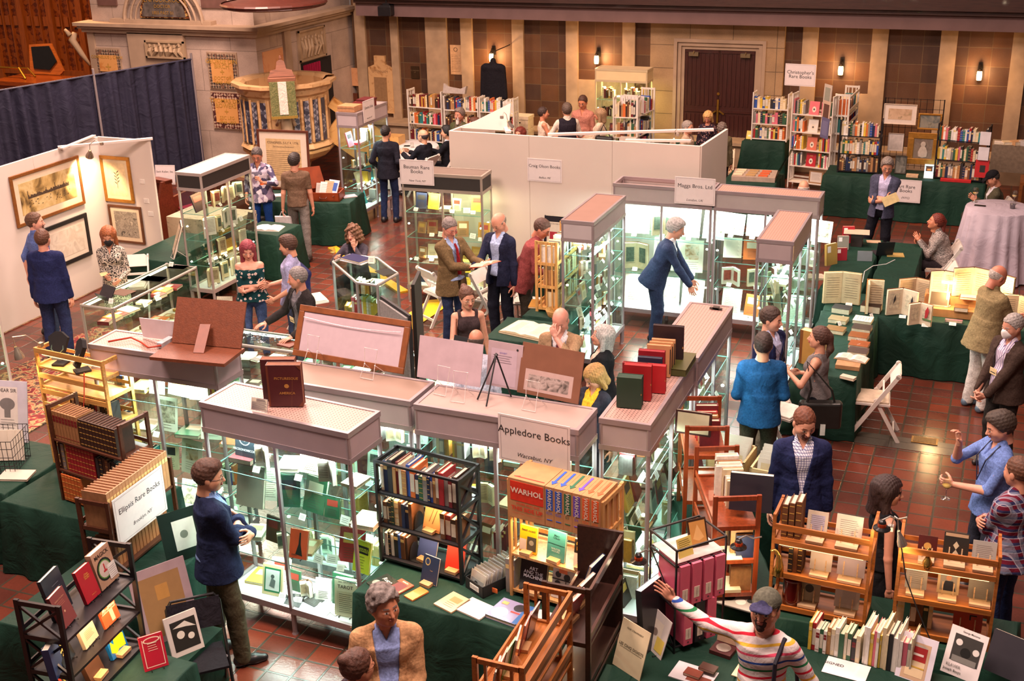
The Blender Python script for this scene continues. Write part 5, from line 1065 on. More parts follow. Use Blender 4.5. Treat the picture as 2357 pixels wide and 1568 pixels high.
for i,(x,y)in enumerate(((-.3,-.05),(-.22,-.08))):book(FH(x,y,.11,.3),.065,.2,.36,'ochre',2,'tall gilt-banded tan volume low in the angled case, %s of two'%('outer','inner')[i],'tan volumes in the angled case')
row(FH(0,0,0,.15),-.08,.22,.457,-.3,.15,(.2,.27),MOD,'middle shelf row of the angled glass case','books in the angled case',seed=5)
row(FH(0,0,0,.15),-.02,.22,.747,-.25,.15,(.16,.2),PAL,'top shelf row of the angled glass case','books in the angled case',seed=6)
flat_book(FH(-.05,.05,.112),.25,.18,.05,'brown book lying on the floor of the angled glass case','6a3a24');flat_book(FH(.12,-.35,.112,.2),.22,.2,.03,'dark marbled album flat in the angled glass case','4a4038')
flat_book(FH(.1,.1,.75),.2,.14,.06,'cream box on the upper shelf of the angled glass case','d8c088')
flat_book(frame_at(-8.12,14.02,1.02,-.3),.38,.24,.025,'navy blue album lying on top of the angled glass case','1e2050',name='album',cat='album');flat_book(frame_at(-8.1,14.0,1.006,-.25),.4,.26,.012,'white album under the navy one on the angled case','dcd8e0',name='album',cat='album')
flat_book(frame_at(-7.5,13.7,1.006,-.6),.25,.2,.012,'flat black case on top of the angled glass case','1c1a18',name='flat_case',cat='case');tent(frame_at(-7.82,14.1,1.006,.2),'white card standing on the angled glass case',.09,.1)
# ---------------------------------------------------------------- booth walls
def booth(label,pts,z1,mat):
 t=E('booth_wall',label,'partition',(pts[0][0],pts[0][1],0));o=Vector(pts[0])
 for p,q in zip(pts,pts[1:]):
  p=Vector(p)-o;q=Vector(q)-o;d=(q-p).normalized();n=max(1,round((q-p).length/1.22));
  for i in range(n):
   a=p+(q-p)*(i/n);b=p+(q-p)*((i+1)/n);f=MB();nn=Vector((d.y,-d.x))*.02;g=d*.0015
   f.prism([tuple(a+g-nn),tuple(b-g-nn),tuple(b-g+nn),tuple(a+g+nn)],.02,z1);f.build('panel',mat,t,bevel=.003)
 return t
WB=M('dcd0c6',.6,0,.02,2)
t=booth('white booth wall hung with gilt-framed prints',[(-12.85,10.6),(-12.85,14.87),(-11.88,14.87)],2.3,WB)
f=MB();f.bar((0,3.4,2.32),(1.0,4.3,2.32),.07,.03);f.bar((.15,3.3,2.33),(-.0,4.2,2.33),.06,.02);f.build('corner_brace',WB,t)
t=booth('long white booth wall carrying a small white sign',[(-7.35,17.4),(-7.5,16.1),(-3.79,16.1),(-3.7,17.3)],2.44,M('d6c8bc',.6,0,.02,2))
f=MB();f.bar((.75,.0-1.25,2.46),(.2,-.2,2.46),.08,.03);f.bar((1.35,-1.25,2.46),(3.5,-.3,2.46),.08,.03);f.bar((2.5,-1.27,2.45),(3.4,-1.2,2.48),.06,.03);f.build('corner_brace',WB,t)
f=MB();f.prism([(0,0),(0,0),(0,0)],0,.001)
f=MB();q=[(0,0),(.75,0),(.75,.38)];f.extr(q,(-.1,-1.0,2.42),(1,0,0),(0,.35,1),.02);f.build('gable_brace',WB,t)
def ftxt(f,o,ux,up):f.text('LONDON',.05,o+up*.2,ux,up,0)
gold=M('a8742c',.35,.5,.15,20);dwood=M('5c3418',.4,0,.2,12)
def skyline(f,o,ux,up):
 r=random.Random(2)
 for i in range(60):x=-.42+i*.0142;h_=r.uniform(.01,.04)*(2.5 if i%13==0 else 1);f.extr([(x,-.02),(x+.012,-.02),(x+.012,h_),(x,h_)],o,ux,up,.0006)
 for i in range(26):x,y=r.uniform(-.45,.45),r.uniform(-.17,-.05);f.extr([(x,y),(x+.03,y),(x+.02,y+.014)],o,ux,up,.0006)
X1=-12.825
picture('large gilt-framed panoramic city engraving on the white booth wall',(X1,13.63,1.76),(0,1,0),(0,0,1),1.42,.74,.045,M('8a5424',.4,.2,.15,30),'e2cdb0',PIC(['3a2c1c','8a7040','c8a868','dcc48c','b89858'],3),.03,inner=.13,extra=skyline)
picture('black and gilt framed pale landscape print behind the two men',(X1,13.75,.92),(0,1,0),(0,0,1),1.15,.66,.06,M('1e1a1a',.4),'dccab8',PIC(['b8a898','d8ccbc','cabaa8','e0d6c8'],4),.03,inner=.1)
def stem(f,o,ux,up):
 f.tube([o-up*.14,o,o+up*.12],.003,0,4)
 for i in range(8):s=1 if i%2 else-1;c=o+up*(-.08+.025*i);f.extr([(0,0),(s*.03,.02),(s*.055,.05),(s*.02,.035)],c,ux,up,.0008)
picture('gold-framed botanical print of a leafy stem on the white booth wall',(-12.56,14.845,1.66),(1,0,0),(0,0,1),.55,.72,.05,gold,'e0cda8',M('e6cfa0',.7),.03,inner=.1,extra=stem)
picture('brown-framed grey group photograph low on the white booth wall',(-12.5,14.845,.95),(1,0,0),(0,0,1),.62,.6,.035,dwood,'d8c4a8',PIC(['4a443c','a89c8c','7a7064','c8bca8'],14),.03,inner=.1)
for i,(x,z)in enumerate(((-12.12,1.32),(-12.07,1.12),(-12.15,1.62))):f=MB();f.box(x,14.84,z,x+.09,14.85,z+.07);tag(f.build('wall_label',M('e8e0d8')),'tiny white label pinned to the booth wall, %s beside the prints'%('middle one','lowest one','highest one')[i],'label')
f=MB();f.box(-12.835,11.9,.62,-12.82,12.1,.95);tag(f.build('wall_box',M('5a5248')),'small dark frame low on the booth wall beside the man in blue shirt','frame')
clip_lamp('steel clip lamp hooked over the corner of the white booth wall',(-12.5,14.25,2.2),(-.5,.3,-1),'a89888',.06,55,(1,.7,.42),base_=(-12.3,14.3,2.34))
sign('white booth sign lettered in black, fixed flat on the long white wall',(-6.03,16.075,1.955),(1,0,0),.52,.33,[('Craig Olson Books',.062,.68,0),('Belfast, ME',.04,.18,.3)])
sign('white booth sign ending in London, UK on the bright open-tray case',(-3.68,15.39,2.0),(1,0,0),.54,.36,[('Maggs Bros. Ltd',.072,.68,0),('London, UK',.045,.16,.3)])
sign('white booth sign ending in New York, NY on the warm-lit case',(-7.7,15.36,1.98),(1,.06,0),.52,.36,[('Bauman Rare\nBooks',.075,.62,0),('New York, NY',.042,.16,.3)])
sign('large white booth sign ending in Waccabuc, NY hung on the glass case',(-3.12,8.0,1.87),(1,-.1,0),.62,.4,[('Appledore Books',.088,.68,0),('Waccabuc, NY',.05,.18,.3)])
sign('white booth sign with faint lettering on the case before the pulpit',(-10.53,19.25,2.0),(0,1,0),.42,.38,[('Emma Sola',.07,.66,0),('Astoria, NY',.04,.16,.3)])
sign('white two-line booth sign on the white lattice shelf by the yellow case',PY(1455,240,23.5),(1,-.05,0),.5,.34,[('Dividing Line\nBooks',.075,.64,0),('Maplewood, NJ',.04,.16,.3)])
sign('white bordered booth sign high above the white bookcases',PY(1842,173,24.3),(1,-.1,0),.6,.42,[("Christopher's\nRare Books",.095,.52,0)],post=1.0)
c=P(383,425,.92)+Vector((0,0,.175));sign('white booth sign standing beside the black-header case and booth wall',c,(1,.25,0),.36,.34,[('Seth Kaller, Inc.',.05,.66,0),('White Plains, NY',.03,.16,.3)],up=(.02,.1,1),post=.9)
sign('white sign ending in Rare Books on the green cloth behind the man with crossed arms',PY(2085,440,21.82),(1,0,0),.5,.4,[('Art Rare\nBooks',.085,.6,0),('(NYC)',.05,.2,.3)])
# ---------------------------------------------------------------- tables
table('green draped table in front of the black crossed rack',-4.32,7.16,-2.5,7.98,-.05)
table('green draped table under the oak and black racks of art books',-2.82,5.2,-2.0,6.98)
table('green draped table with portfolios beside the pink binder rack',-1.98,5.7,-1.32,7.62)
table('green draped table with the row of pale art books',-1.3,7.0,1.3,7.66)
table('green draped table under the two oak book racks',-1.28,7.98,.5,8.5)
table('green draped table under the red-brown ladder rack',-2.63,8.6,-.93,9.15,1.98)
table('green draped table under the leather sets',-8.1,7.4,-6.75,8.22,-.03)
table('green draped table holding the wire basket',-9.2,7.55,-8.18,8.5,-.03)
table('green draped table beneath the marbled set beside the front case',-6.72,5.9,-5.86,7.36)
table('small green cloth table with a red book near the black rack',-5.98,4.9,-5.0,5.98,flare=.1)
table('green draped table with the open brown attache case',-11.95,17.45,-10.2,18.2,.2)
table('small green draped desk behind the woman with pink hair',-10.97,15.62,-10.28,16.25)
table('green draped table with a large open folio',-5.52,12.62,-4.62,13.36)
table('narrow green draped table under the pine lattice shelf',-5.36,13.5,-4.93,15.0)
table('green draped table with rows of leather books leading to the corner',-1.86,12.75,-1.2,14.8)
table('long green draped table with open books and warm lamps',-1.86,14.84,1.6,15.6)
table('green draped side table with red boxes near the bright case',-2.02,15.66,-1.5,18.1)
table('green draped table where a woman with red ponytail rests',-1.42,15.66,-.92,18.05)
table('wide green draped table under the black wire bookcases',-2.9,21.9,-.22,22.65)
table('green draped table below the front white bookcase',-4.85,24.3,-4.05,24.95,0)
table('green draped table with a tray of small books',-4.5,20.9,-3.6,21.75,0)
table('green draped table beside the black-header case',-11.85,13.95,-11.1,15.3)
table('green draped table behind the long booth wall',-6.2,23.2,-5.2,23.9)
round_table('tall round table with lilac-grey cloth to the floor',.05,19.3,.48,1.06,'b8acb8',.16)
round_table('round white-clothed table beside the men in dark suits',-11.05,21.85,.55,.78,'d8d2d0',.1)
def rugmat():
 m,nt,b=base('woven_rug');v=coord(nt);n=noise(nt,v,7,4,1.5);co=ramp(nt,n,[(.3,hx('5a1c20')),(.45,hx('8a3030')),(.52,hx('b89868')),(.58,hx('3a3030')),(.7,hx('7a2a28'))]);nt.links.new(co,b.inputs['Base Color']);b.inputs['Roughness'].default_value=1;bump(nt,b,noise(nt,v,200,1),.4,.01);return m
f=MB();f.box(-11.75,9.2,.002,-10.15,13.0,.014);tag(f.build('patterned_rug',rugmat()),'red oriental rug under the man in the blue suit','rug')
f=MB();f.add([(-7.75,14.3,.012),(-7.55,14.2,.03),(-7.38,14.22,.012),(-7.3,15.5,.012),(-7.5,15.55,.03),(-7.68,15.5,.012),(-7.75,14.3,0),(-7.38,14.22,0),(-7.3,15.5,0),(-7.68,15.5,0)],[(0,1,4,5),(1,2,3,4),(0,6,7,2,1),(5,4,3,8,9)]);tag(f.build('cable_cover',M('e8b81c',.45)),'yellow cable cover on the tiles beside the angled glass case','cable cover','yellow cable covers')
f=MB();f.bar((-10.4,17.4,.015),(-8.2,15.7,.015),.16,.03);tag(f.build('cable_cover',M('d8a020',.45)),'long yellow cable cover running behind the seated curly-haired woman','cable cover','yellow cable covers')
p=P(2128,1016);f=MB();f.box(p.x-.14,p.y-.08,.002,p.x+.14,p.y+.08,.012)
for i in range(18):f.box(p.x-.115+i*.0133,p.y-.06,.012,p.x-.108+i*.0133,p.y+.06,.018,1)
tag(f.build('floor_grille',[M('8a6a3a',.35,.6),M('3a2a18',.6)]),'brass ventilation grille set in the tiled floor','floor grille')
f=MB();f.box(p.x-1.3,p.y-.28,.0012,p.x+2.2,p.y+.02,.0032);S(f.build('trim_20',brickmat('grey_band','6a625a','5e564e','4a443e',.8,.3,.006,0,'XY',.22,.3)))
# ---------------------------------------------------------------- racks and their books
BLK=M('18151a',.4,0,.1);WHT=M('ddd4c8',.5,0,.03);OAK=WOOD('a4622c',.35);OAKx=WOOD('9c5a28',.35);PINE=WOOD('cf9a58',.4,2);RED=WOOD('8a3c1c',.3,2);DRK=WOOD('4e2c1c',.4)
F5=bookcase('black folding rack with crossed sides beside the front case',-4.36,7.66,.75,-.13,.79,.33,.93,(.03,.33,.63),BLK,'X',top=1)
row(F5,.03,.77,.65,.04,.24,(.2,.29),MIX+['blue','red','tan'],'top shelf of the black crossed rack','books on the top shelf of the black crossed rack',seed=41)
row(F5,.03,.31,.35,.04,.24,(.19,.24),['charcoal','dark_green','navy','brown','green','dark_red','cream','dark_brown','orange'],'middle shelf of the black crossed rack','books on the middle shelf of the black crossed rack',seed=42)
row(F5,.58,.77,.35,.04,.24,(.19,.24),['dark_brown','brown','dark_red'],'inner end of the middle shelf of the black rack','leather books beside the orange cover',seed=43,wr=(.04,.06))
row(F5,.03,.25,.05,.04,.24,(.18,.23),['blue','white','charcoal','tan','yellow','dark_brown','brown'],'bottom shelf of the black crossed rack','books on the bottom shelf of the black crossed rack',seed=44)
A=lambda Fm,x,y,z,rz=0.:Fm@Matrix.Translation((x,y,z))@Matrix.Rotation(rz,4,'Z')
art(A(F5,.45,.1,.352,-.1),.17,.24,.02,'orange sketch-covered book on a wooden stand',cover='e8a468',shapes=[('t','JACK KEROUAC',.5,.06,.09,'6a2a18'),('p',((.3,.3),(.5,.8),(.52,.8),(.34,.3)),'6a4a2a'),('p',((.5,.25),(.7,.75),(.72,.75),(.54,.25)),'6a4a2a')],stand='wood')
art(A(F5,.37,.12,.052,-.15),.19,.25,.02,'plain blue book with small orange ticket on the black rack',cover='3a4a80',shapes=[('r',.4,.86,.6,.97,'e87a3a')],stand='wood');art(A(F5,.66,.08,.052,-.05),.17,.25,.02,'bright red book leaning on the black rack bottom shelf',cover='c8382c',shapes=[('t','OLD BOOKS',.5,.82,.05,'8a1c18')],stand='wood')
def bookend(Mx,lab,c='2a2a2e'):
 f=MB();f.extr([(.07*math.cos(pi*i/10),.14*math.sin(pi*i/10))for i in range(11)],(0,0,0),(0,1,0),(0,0,1),.004);f.box(0,-.07,0,.08,.07,.003);o=f.build('bookend',M(c,.4,.4));o.matrix_world=Mx;tag(o,lab,'bookend')
bookend(A(F5,.325,.12,.352),'round-topped metal bookend on the black rack middle shelf');bookend(A(F5,.262,.12,.052),'round-topped metal bookend on the black rack bottom shelf')
T=lambda px,py,z=.752,rz=0.:frame_at(*P(px,py,z)[:2],z,rz)
art(T(483,0)if False else T(985,1345,.752,-.25),.16,.23,.02,'small navy book with gilt oval portrait on a wooden stand',cover='23304a',shapes=[('c',.3,.78,.16,'c8a860',.14),('c',.3,.78,.12,'2c3a58',.1),('r',.04,.04,.96,.055,'b89858'),('t','Twain',.6,.5,.05,'b89858')],stand='wood')
for i,(px,py,w,h,c_,sh,lb,rz)in enumerate(((868,1340,.17,.2,'2e3430',[('t','Rope',.55,.7,.26,'e8e4dc',.2),('c',.3,.3,.2,'8a8c84')],'dark book with big white script title flat at the table corner',-.5),(905,1352,.15,.2,'c8604a',[('r',.15,.2,.85,.8,'6a2a34'),('t','BERLIN',.5,.88,.1,'f0e8dc')],'salmon paperback with dark picture flat on the front table',-.4),(950,1365,.1,.17,'e07a2c',[('r',.1,.1,.9,.5,'e8c060')],'orange booklet flat beside the salmon paperback',-.4),(1028,1388,.19,.22,'cfa884',[('r',.3,.5,.8,.8,'b87848'),('l',.3,.2,.8,.4,3,'6a4a38')],'plastic-wrapped tan booklet flat on the front table',-.35),(1085,1402,.24,.2,'e6d8cc',[('l',.05,.04,.9,.1,2,'cfc0b4')],'large plain cream album flat on the front table',-.3),(1160,1418,.27,.26,'8a84a8',[('c',.3,.3,.25,'a8a8cc'),('c',.7,.75,.18,'2a2630'),('r',.55,.45,.85,.52,'c8342c'),('r',.1,.7,.3,.85,'e0a060')],'glossy purple collage cover book flat on the front table',-.2),(1222,1438,.27,.26,'cfc8c4',[('p',((0,0),(.35,0),(.25,.5),(.4,1),(0,1)),'2c5a98'),('c',.7,.5,.12,'4a8ab8'),('t','Picasso',.65,.85,.09,'3a6a98'),('t','PRINTS',.7,.3,.07,'3a6a98')],'white book with blue brush print flat on the front table',-.15))):
 p=P(px,py,.76);flat_book(frame_at(p.x,p.y-.08,.752,rz),w,h,.012 if i<5 else.03,lb,c_,shapes=sh,rough=.25)
for i,(px,py)in enumerate(((1130,1362),(1215,1378))):f=MB();f.box(0,0,0,.06,.003,.04);o=f.build('price_ticket',M('f07a3c'));o.matrix_world=T(px,py,.775,-.2);tag(o,'small orange ticket standing behind the %s'%('purple collage book','blue brush-print book')[i],'ticket')
B=T(1072,1352,.752,-.5);t=E('photo_box','black card box packed with plastic-sleeved photographs and white dividers','box',B.to_translation(),-.5)
f=MB();f.box(0,0,0,.22,.006,.1);f.box(0,.36,0,.22,.366,.1);f.box(0,0,0,.006,.366,.1);f.box(.214,0,0,.22,.366,.1);f.box(0,0,0,.22,.366,.006);f.build('box_body',M('1c1c1e',.6),t);f=MB();f.box(.06,-.003,.03,.17,0,.075);f.text('Paper Ephemera\n& Small Prints',.016,(.115,-.004,.053),(1,0,0),(0,0,1),1);f.build('box_label',[M('e0dcd8'),M('3a3a3c')],t)
for k in range(15):
 o=art(B@Matrix.Translation((.11+.008*math.sin(k*3),.02+.022*k,.008)),.18,.16+.02*(k/15)+.006*(k%3),.003,'white divider sheet in the photograph box, %s from its front'%ORD[k]if k else 'black and white photograph at the front of the photograph box','photograph','photograph','e2e2e4' if k else 'e8e4dc',[('r',.05,.1,.9,.6,'8a8a86'),('c',.4,.35,.14,'2a2a2a'),('t','ATORS',.2,.2,.12,'1a1a1a')]if k==0 else(),tilt=.22,group='sheets in the photograph box',rough=.3)
for k in range(2):book(T(1165+12*k,1362+4*k,.752,-.15),.035,.2,.3,'grey',1,'tall grey slipcased volume standing before the pine shelf, %s'%('outer','inner')[k],'grey slipcases')
F6=bookcase('pine two-shelf rack with a boxed art set on top',-3.17,7.56,.75,-.14,.8,.36,1.02,(.04,.36,.7),WOOD('d09c60',.4,2),'slat',th=.02)
KR=M('c08a5a',.7,0,.08,14)
def crate(Mx,w,h,d,col,txt,lab,num):
 f=MB();f.box(0,0,0,w,d,h,0);c=M(col,.6);f.box(w*.12,-.002,h*.42,w*.88,0,h*.93,1);mats=[KR,c,M('e6d6c0')]
 f.text('WARHOL',h*.13,(w*.5,-.004,h*.68),(0,0,-1),(1,0,0),2,bold=.02);f.text(num,w*.45,(w*.5,-.004,h*.34),(1,0,0),(0,0,1),1)
 f.extr([(-.028,.06),(-.01,.06),(-.01,-.12),(.01,-.12),(.01,.06),(.028,.06),(0,.11)],(w*.5,d*.5,h+.0015),(-1,0,0),(0,-1,0),.0015,1)
 f.box(w*.2,-.002,h*.16,w*.8,0,h*.18,1);o=f.build('slipcased_book',mats);o.matrix_world=Mx;tag(o,lab,'book','kraft crate volumes')
W6=A(F6,.0,-.02,.722)
f=MB();f.box(.02,0,0,.33,.3,.33,0);f.box(.04,-.002,.15,.32,0,.31,1);f.text('WARHOL',.062,(.18,-.004,.235),(1,0,0),(0,0,1),2,bold=.03);f.text('STORE AND SHIP',.026,(.19,-.003,.128),(1,0,0),(0,0,1),1,bold=.02);f.text('THIS SIDE UP',.046,(.18,-.003,.085),(1,0,0),(0,0,1),1,bold=.03);f.text('THE ANDY WARHOL CATALOGUE RAISONNE',.012,(.18,-.003,.045),(1,0,0),(0,0,1),1)
f.extr([(-.12,-.006),(.13,-.006),(.13,.006),(-.08,.006),(-.08,.018),(-.13,0)],(.18,.04,.33),(1,0,0),(0,1,0),.0015,1)
o=f.build('slipcased_book',[KR,M('d8341c'),M('f0dcc8')]);o.matrix_world=W6;tag(o,'kraft crate volume with red panel and THIS SIDE UP lettering','book','kraft crate volumes')
for k,(c_,n_)in enumerate((('2a5ac0','02A'),('2a5ac0','02B'),('1c6a48','03'),('6a4ab8','04'),('e8602c','05A'),('e8602c','05B'))):crate(A(W6,.335+k*.075,0,0),.073,.33,.3,c_,'WARHOL','kraft crate volume numbered %s with %s spine panel'%(n_,('blue','blue','green','purple','orange','orange')[k]),n_)
f=MB();f.box(.79,0,0,.8,.3,.33);
art(A(F6,.13,.06,.385,.0),.15,.22,.02,'yellow book with black script title on the pine shelf',cover='e8c01c',shapes=[('t','beat coast',.5,.84,.13,'1a1a1a',.2),('r',.45,.1,.97,.62,'4a4a44'),('c',.7,.4,.14,'a8a498'),('r',.03,.08,.42,.5,'dcd4d0')],stand='wood',tilt=.15)
art(A(F6,.37,.06,.385,-.1),.16,.24,.02,'teal book with white title letters on the pine shelf',cover='4aa09c',shapes=[('t','Mary\nOliver',.5,.8,.1,'23504e'),('r',.05,.54,.95,.555,'1f3a3a'),('t','WINTER\nHOURS',.5,.35,.09,'d8ecec')],stand='wood',tilt=.15)
art(A(F6,.6,.06,.385,.0),.15,.22,.02,'book with orange jagged lettering on black on the pine shelf',cover='e4dcd8',shapes=[('r',0,.5,1,1,'1c1814'),('t','CATO\nNPAR',.5,.75,.2,'f0902c'),('l',.2,.12,.8,.4,4,'8a7c78')],stand='wood',tilt=.15)
art(A(F6,.18,.03,.065,.0),.23,.26,.03,'black wrapped book with big white capitals on the pine rack',cover='16161a',shapes=[('t','ART\nAND THE\nMACHINE',.5,.6,.15,'dcdce4'),('l',.3,.15,.7,.22,2,'8a8a92')],tilt=.2,rough=.15,stand='wood')
art(A(F6,.43,.05,.065,.0),.19,.24,.03,'white book patterned with black discs on the pine rack',cover='d6d0c8',shapes=[('c',.25,.8,.13,'22201e'),('c',.65,.75,.15,'22201e'),('c',.25,.5,.13,'22201e'),('c',.3,.25,.15,'22201e'),('c',.7,.3,.13,'22201e'),('r',.6,.1,.64,.9,'22201e'),('r',.0,.62,1,.66,'22201e')],tilt=.2)
f=MB();f.box(0,0,0,.07,.003,.05);o=f.build('price_ticket',M('f07a3c'));o.matrix_world=A(F6,.42,.03,.31);tag(o,'small orange ticket standing over the disc-patterned book','ticket')
F7=bookcase('dark brown board-sided rack leading towards the pine rack',-2.53,7.34,.75,-pi/2+.02,.8,.34,.88,(.05,.42),WOOD('35201a',.35),'board1',th=.02)
for z in(.2,.56,.86):f=MB();f.box(.02,.31,z,1.03,.33,z+.035);f.box(.02,.0,z-.09,1.03,.015,z-.06);
F8=bookcase('long oak slatted rack of art books in front of the dark board-sided rack',-2.62,6.5,.75,-pi/2,.88,.34,.88,(.04,.32,.58),OAK,'slat')
f=MB();f.box(.02,.32,.82,.86,.34,.88);f.box(.02,.32,.68,.86,.34,.73);f.box(.02,.32,.42,.86,.34,.47);f.box(.02,0,.6,.86,.015,.64);o=f.build('rail_set',OAK);o.parent=[q for q in bpy.data.objects if q.name.startswith('folding_bookcase')][-1]
f=MB();f.box(.02,.32,.5,.78,.34,.53);f.box(.02,.32,.82,.78,.34,.87);f.box(.02,.0,.46,.78,.02,.5);o=f.build('rail_set',WOOD('4a2c24',.3));o.parent=[q for q in bpy.data.objects if q.name.startswith('folding_bookcase')][-2]
for k,(x,c_,w,h,sh,lb)in enumerate(((.14,'2f4a78',.2,.28,[('c',.3,.75,.2,'d8a838'),('c',.7,.3,.25,'24406a'),('t','THE SUBURBAN\nCOUNTRY',.5,.3,.08,'e8e8f0')],'blue and gold poster-covered book tilted in the dark rack'),(.34,'8a7a6e',.2,.24,[('r',.1,.1,.9,.9,'9c8c80')],'grey-brown book in clear wrap tilted in the dark rack'),(.54,'b03028',.18,.24,[('r',.2,.2,.8,.8,'d8ccc0')],'dark red wrapped book tilted in the dark rack'))):
 art(A(F7,x,.1,.44,-.2),w,h,.025,lb,cover=c_,shapes=sh,tilt=.3,rough=.2,stand='wood')
for k,(x,c_,lb)in enumerate(((.2,'1c2440','dark blue thin book leaning in the oak rack'),(.33,'b0303c','red and silver thin book leaning in the oak rack'),(.5,'a8a098','grey thin book leaning in the oak rack'),(.62,'4a9a48','green thin magazine leaning in the oak rack'),(.74,'c8582c','orange thin book leaning in the oak rack'),(.84,'8a7c74','brown thin book leaning in the oak rack'))):
 art(A(F8,x,.1,.6,.1*(k%3)),.17,.24,.012,lb,cover=c_,shapes=[('r',.15,.15,.85,.85,'cfc6ba')],tilt=.2,rough=.25,stand='wood' if k%2 else None)
art(T(1440,1548,.752,-.5),.27,.36,.006,'cream printed title page in clear plastic leaning on the near table','title_page','print','d8c8a4',[('t','IGOR STRAWINSKY',.5,.85,.05,'4a4030'),('t','LES CINQ DOIGTS',.5,.5,.08,'4a4030'),('r',.1,.44,.9,.447,'4a4030')],.3)
art(T(1500,1500,.752,-.75),.24,.3,.006,'white mount with pale figure drawing and yellow note on a black stand','mounted_drawing','drawing','d4ccc8',[('r',.2,.2,.7,.8,'e0d6c8'),('c',.4,.5,.12,'8a7a70'),('r',.55,.1,.95,.45,'e0c860')],.3,stand='1a1a1c')
t=E('wire_binder_rack','black wire rack holding pink archive binders','rack',(-1.78,7.26,.75),.85);BK=M('1a181c',.4,.3);f=MB();w,d,H=.42,.33,.85
for x in(0,w):
 for y in(0,d):f.bar((x,y,0),(x,y,H),.012,.012)
for z in(.05,.38,.72,H):
 for p,q in(((0,0),(w,0)),((w,0),(w,d)),((w,d),(0,d)),((0,d),(0,0))):f.bar((*p,z),(*q,z),.012,.012)
for z in(.05,.38):f.bar((w,0,z),(w,d,z+.33),.008,.008);f.bar((0,0,z),(0,d,z+.33),.008,.008)
f.build('frame',BK,t);f=MB();f.box(.01,.01,.735,w-.01,d-.01,.74);f.build('top_tray',M('c8b8b4',.4),t)
FB=frame_at(-1.78,7.26,.75,.85)
for k in range(7):
 up=k>=3;kk=k-3 if up else k;col='d8607c' if not(k==1)else '26242a';f=MB();hh_=.33;wd=.078
 f.box(0,0,0,wd,.28,hh_,0);f.box(.016,-.0015,.05,wd-.016,0,.14,1);f.text('CORRESPOND',.011,(wd/2,-.003,.095),(0,0,1),(-1,0,0),2);f.disc((wd/2,-.001,.025),(1,0,0),(0,0,1),.007,2,10)
 o=f.build('archive_binder',[M(col,.35,0,.04),M('e8d8c8'),M('5a3a40')]);o.matrix_world=FB@Matrix.Translation((.02+kk*.1+(0 if up else.04),-.03,.395 if up else.06));tag(o,('black' if k==1 else 'pink')+' archive binder, %s along the %s row of the wire rack'%(ORD[kk],'upper' if up else 'lower'),'binder','pink archive binders')
art(FB@frame_at(.28,.12,.745,-.1),.15,.2,.015,'small wood-framed golden picture on the wire binder rack','framed_print','picture','3a2418',[('r',.08,.08,.92,.92,'c8904c'),('p',((.2,.3),(.5,.8),(.8,.3),(.5,.2)),'e0b070')],.35);art(FB@frame_at(.12,.05,.745,.1),.13,.14,.004,'yellow note card with printed lines on the wire binder rack','note_card','card','dcc468',[('l',.1,.35,.9,.85,6,'6a5a30')],.3)
art(T(1520,1480,.752,1.25),.4,.52,.05,'large black portfolio ring binder standing beside the wire rack','portfolio','portfolio','26262a',[('c',.95,.5,.02,'c8c8c8')],.08,'e8e8ec',rough=.3)
F9=bookcase('red-brown ladder-sided rack with a dark box on its end',-1.36,8.12,.75,1.98,.85,.36,.92,(.05,.34,.63),RED,'ladder',th=.02)
F9b=bookcase('second red-brown rack behind, with a mirror and red books',-1.8,9.0,.75,1.9,.62,.36,1.02,(.3,.72),RED,'ladder',th=.02)
row(F9,.3,.8,.65,.03,.28,(.2,.27),['charcoal','cream','tan','brown','white'],'top shelf of the ladder rack','books on the ladder rack',seed=51,wr=(.03,.06));row(F9,.05,.8,.36,.03,.25,(.19,.24),MIX,'middle shelf of the ladder rack','books on the ladder rack',seed=52,wr=(.02,.04));row(F9,.05,.7,.07,.03,.25,(.16,.22),MIX,'bottom shelf of the ladder rack','books on the ladder rack',seed=53)
o=art(F9@frame_at(.09,-.04,.84,-1.98+.12)@Matrix.Translation((-.1,0,-.12)),.32,.3,.05,'large dark grey fabric box resting on the end of the ladder rack','fabric_box','box','2c2c36',(),.1)
row(F9b,.2,.5,.74,.05,.25,(.22,.3),('dark_red','tan','red','dark_red'),'top shelf of the second ladder rack','red books on the second ladder rack',seed=54,wr=(.03,.06))
art(F9b@frame_at(.04,.15,1.0,-1.9)@Matrix.Translation((-.15,0,-.1)),.3,.2,.025,'small dark-framed pale panel leaning on the second ladder rack','framed_print','picture','3a1c1c',[('r',.06,.08,.94,.92,'c8c8a8')],.15)
flat_book(F9@frame_at(.1,.12,.36,0),.2,.2,.02,'cream sheet lying on the middle shelf end of the ladder rack','e4d4ac',name='sheet',cat='paper');flat_book(F9@frame_at(.1,.12,.07,0),.2,.2,.04,'cream booklet lying on the bottom shelf end of the ladder rack','e4d4ac',name='booklet',cat='booklet')
def cup_lamp(lab,p,col='c8502c'):
 t=E('puck_reading_lamp',lab,'lamp',p);f=MB();f.lathe([(0,.05),(.02,.05),(.028,.03),(.03,0),(.06,-.01),(.062,-.018),(0,-.02)],n=18);f.build('lamp_head',M('1c1a1c',.3),t,smooth=True);f=MB();f.lathe([(.031,.0),(.031,.02),(.027,.03)],n=18);f.build('copper_band',M(col,.25,.7),t);f=MB();f.lathe([(0,-.021),(.055,-.021)],n=18);f.build('glow_disc',EM('ffe8c0',10),t)
 f=MB();f.tube([(.0,0,.05),(.05,.02,.08),(.1,.03,.06),(.16,.04,.08)],.006,0,6);f.build('arm',M('c8c0b8',.3,.8),t);point('lamp_light',(p[0],p[1],p[2]-.04),3.5,(1,.78,.5),.03)
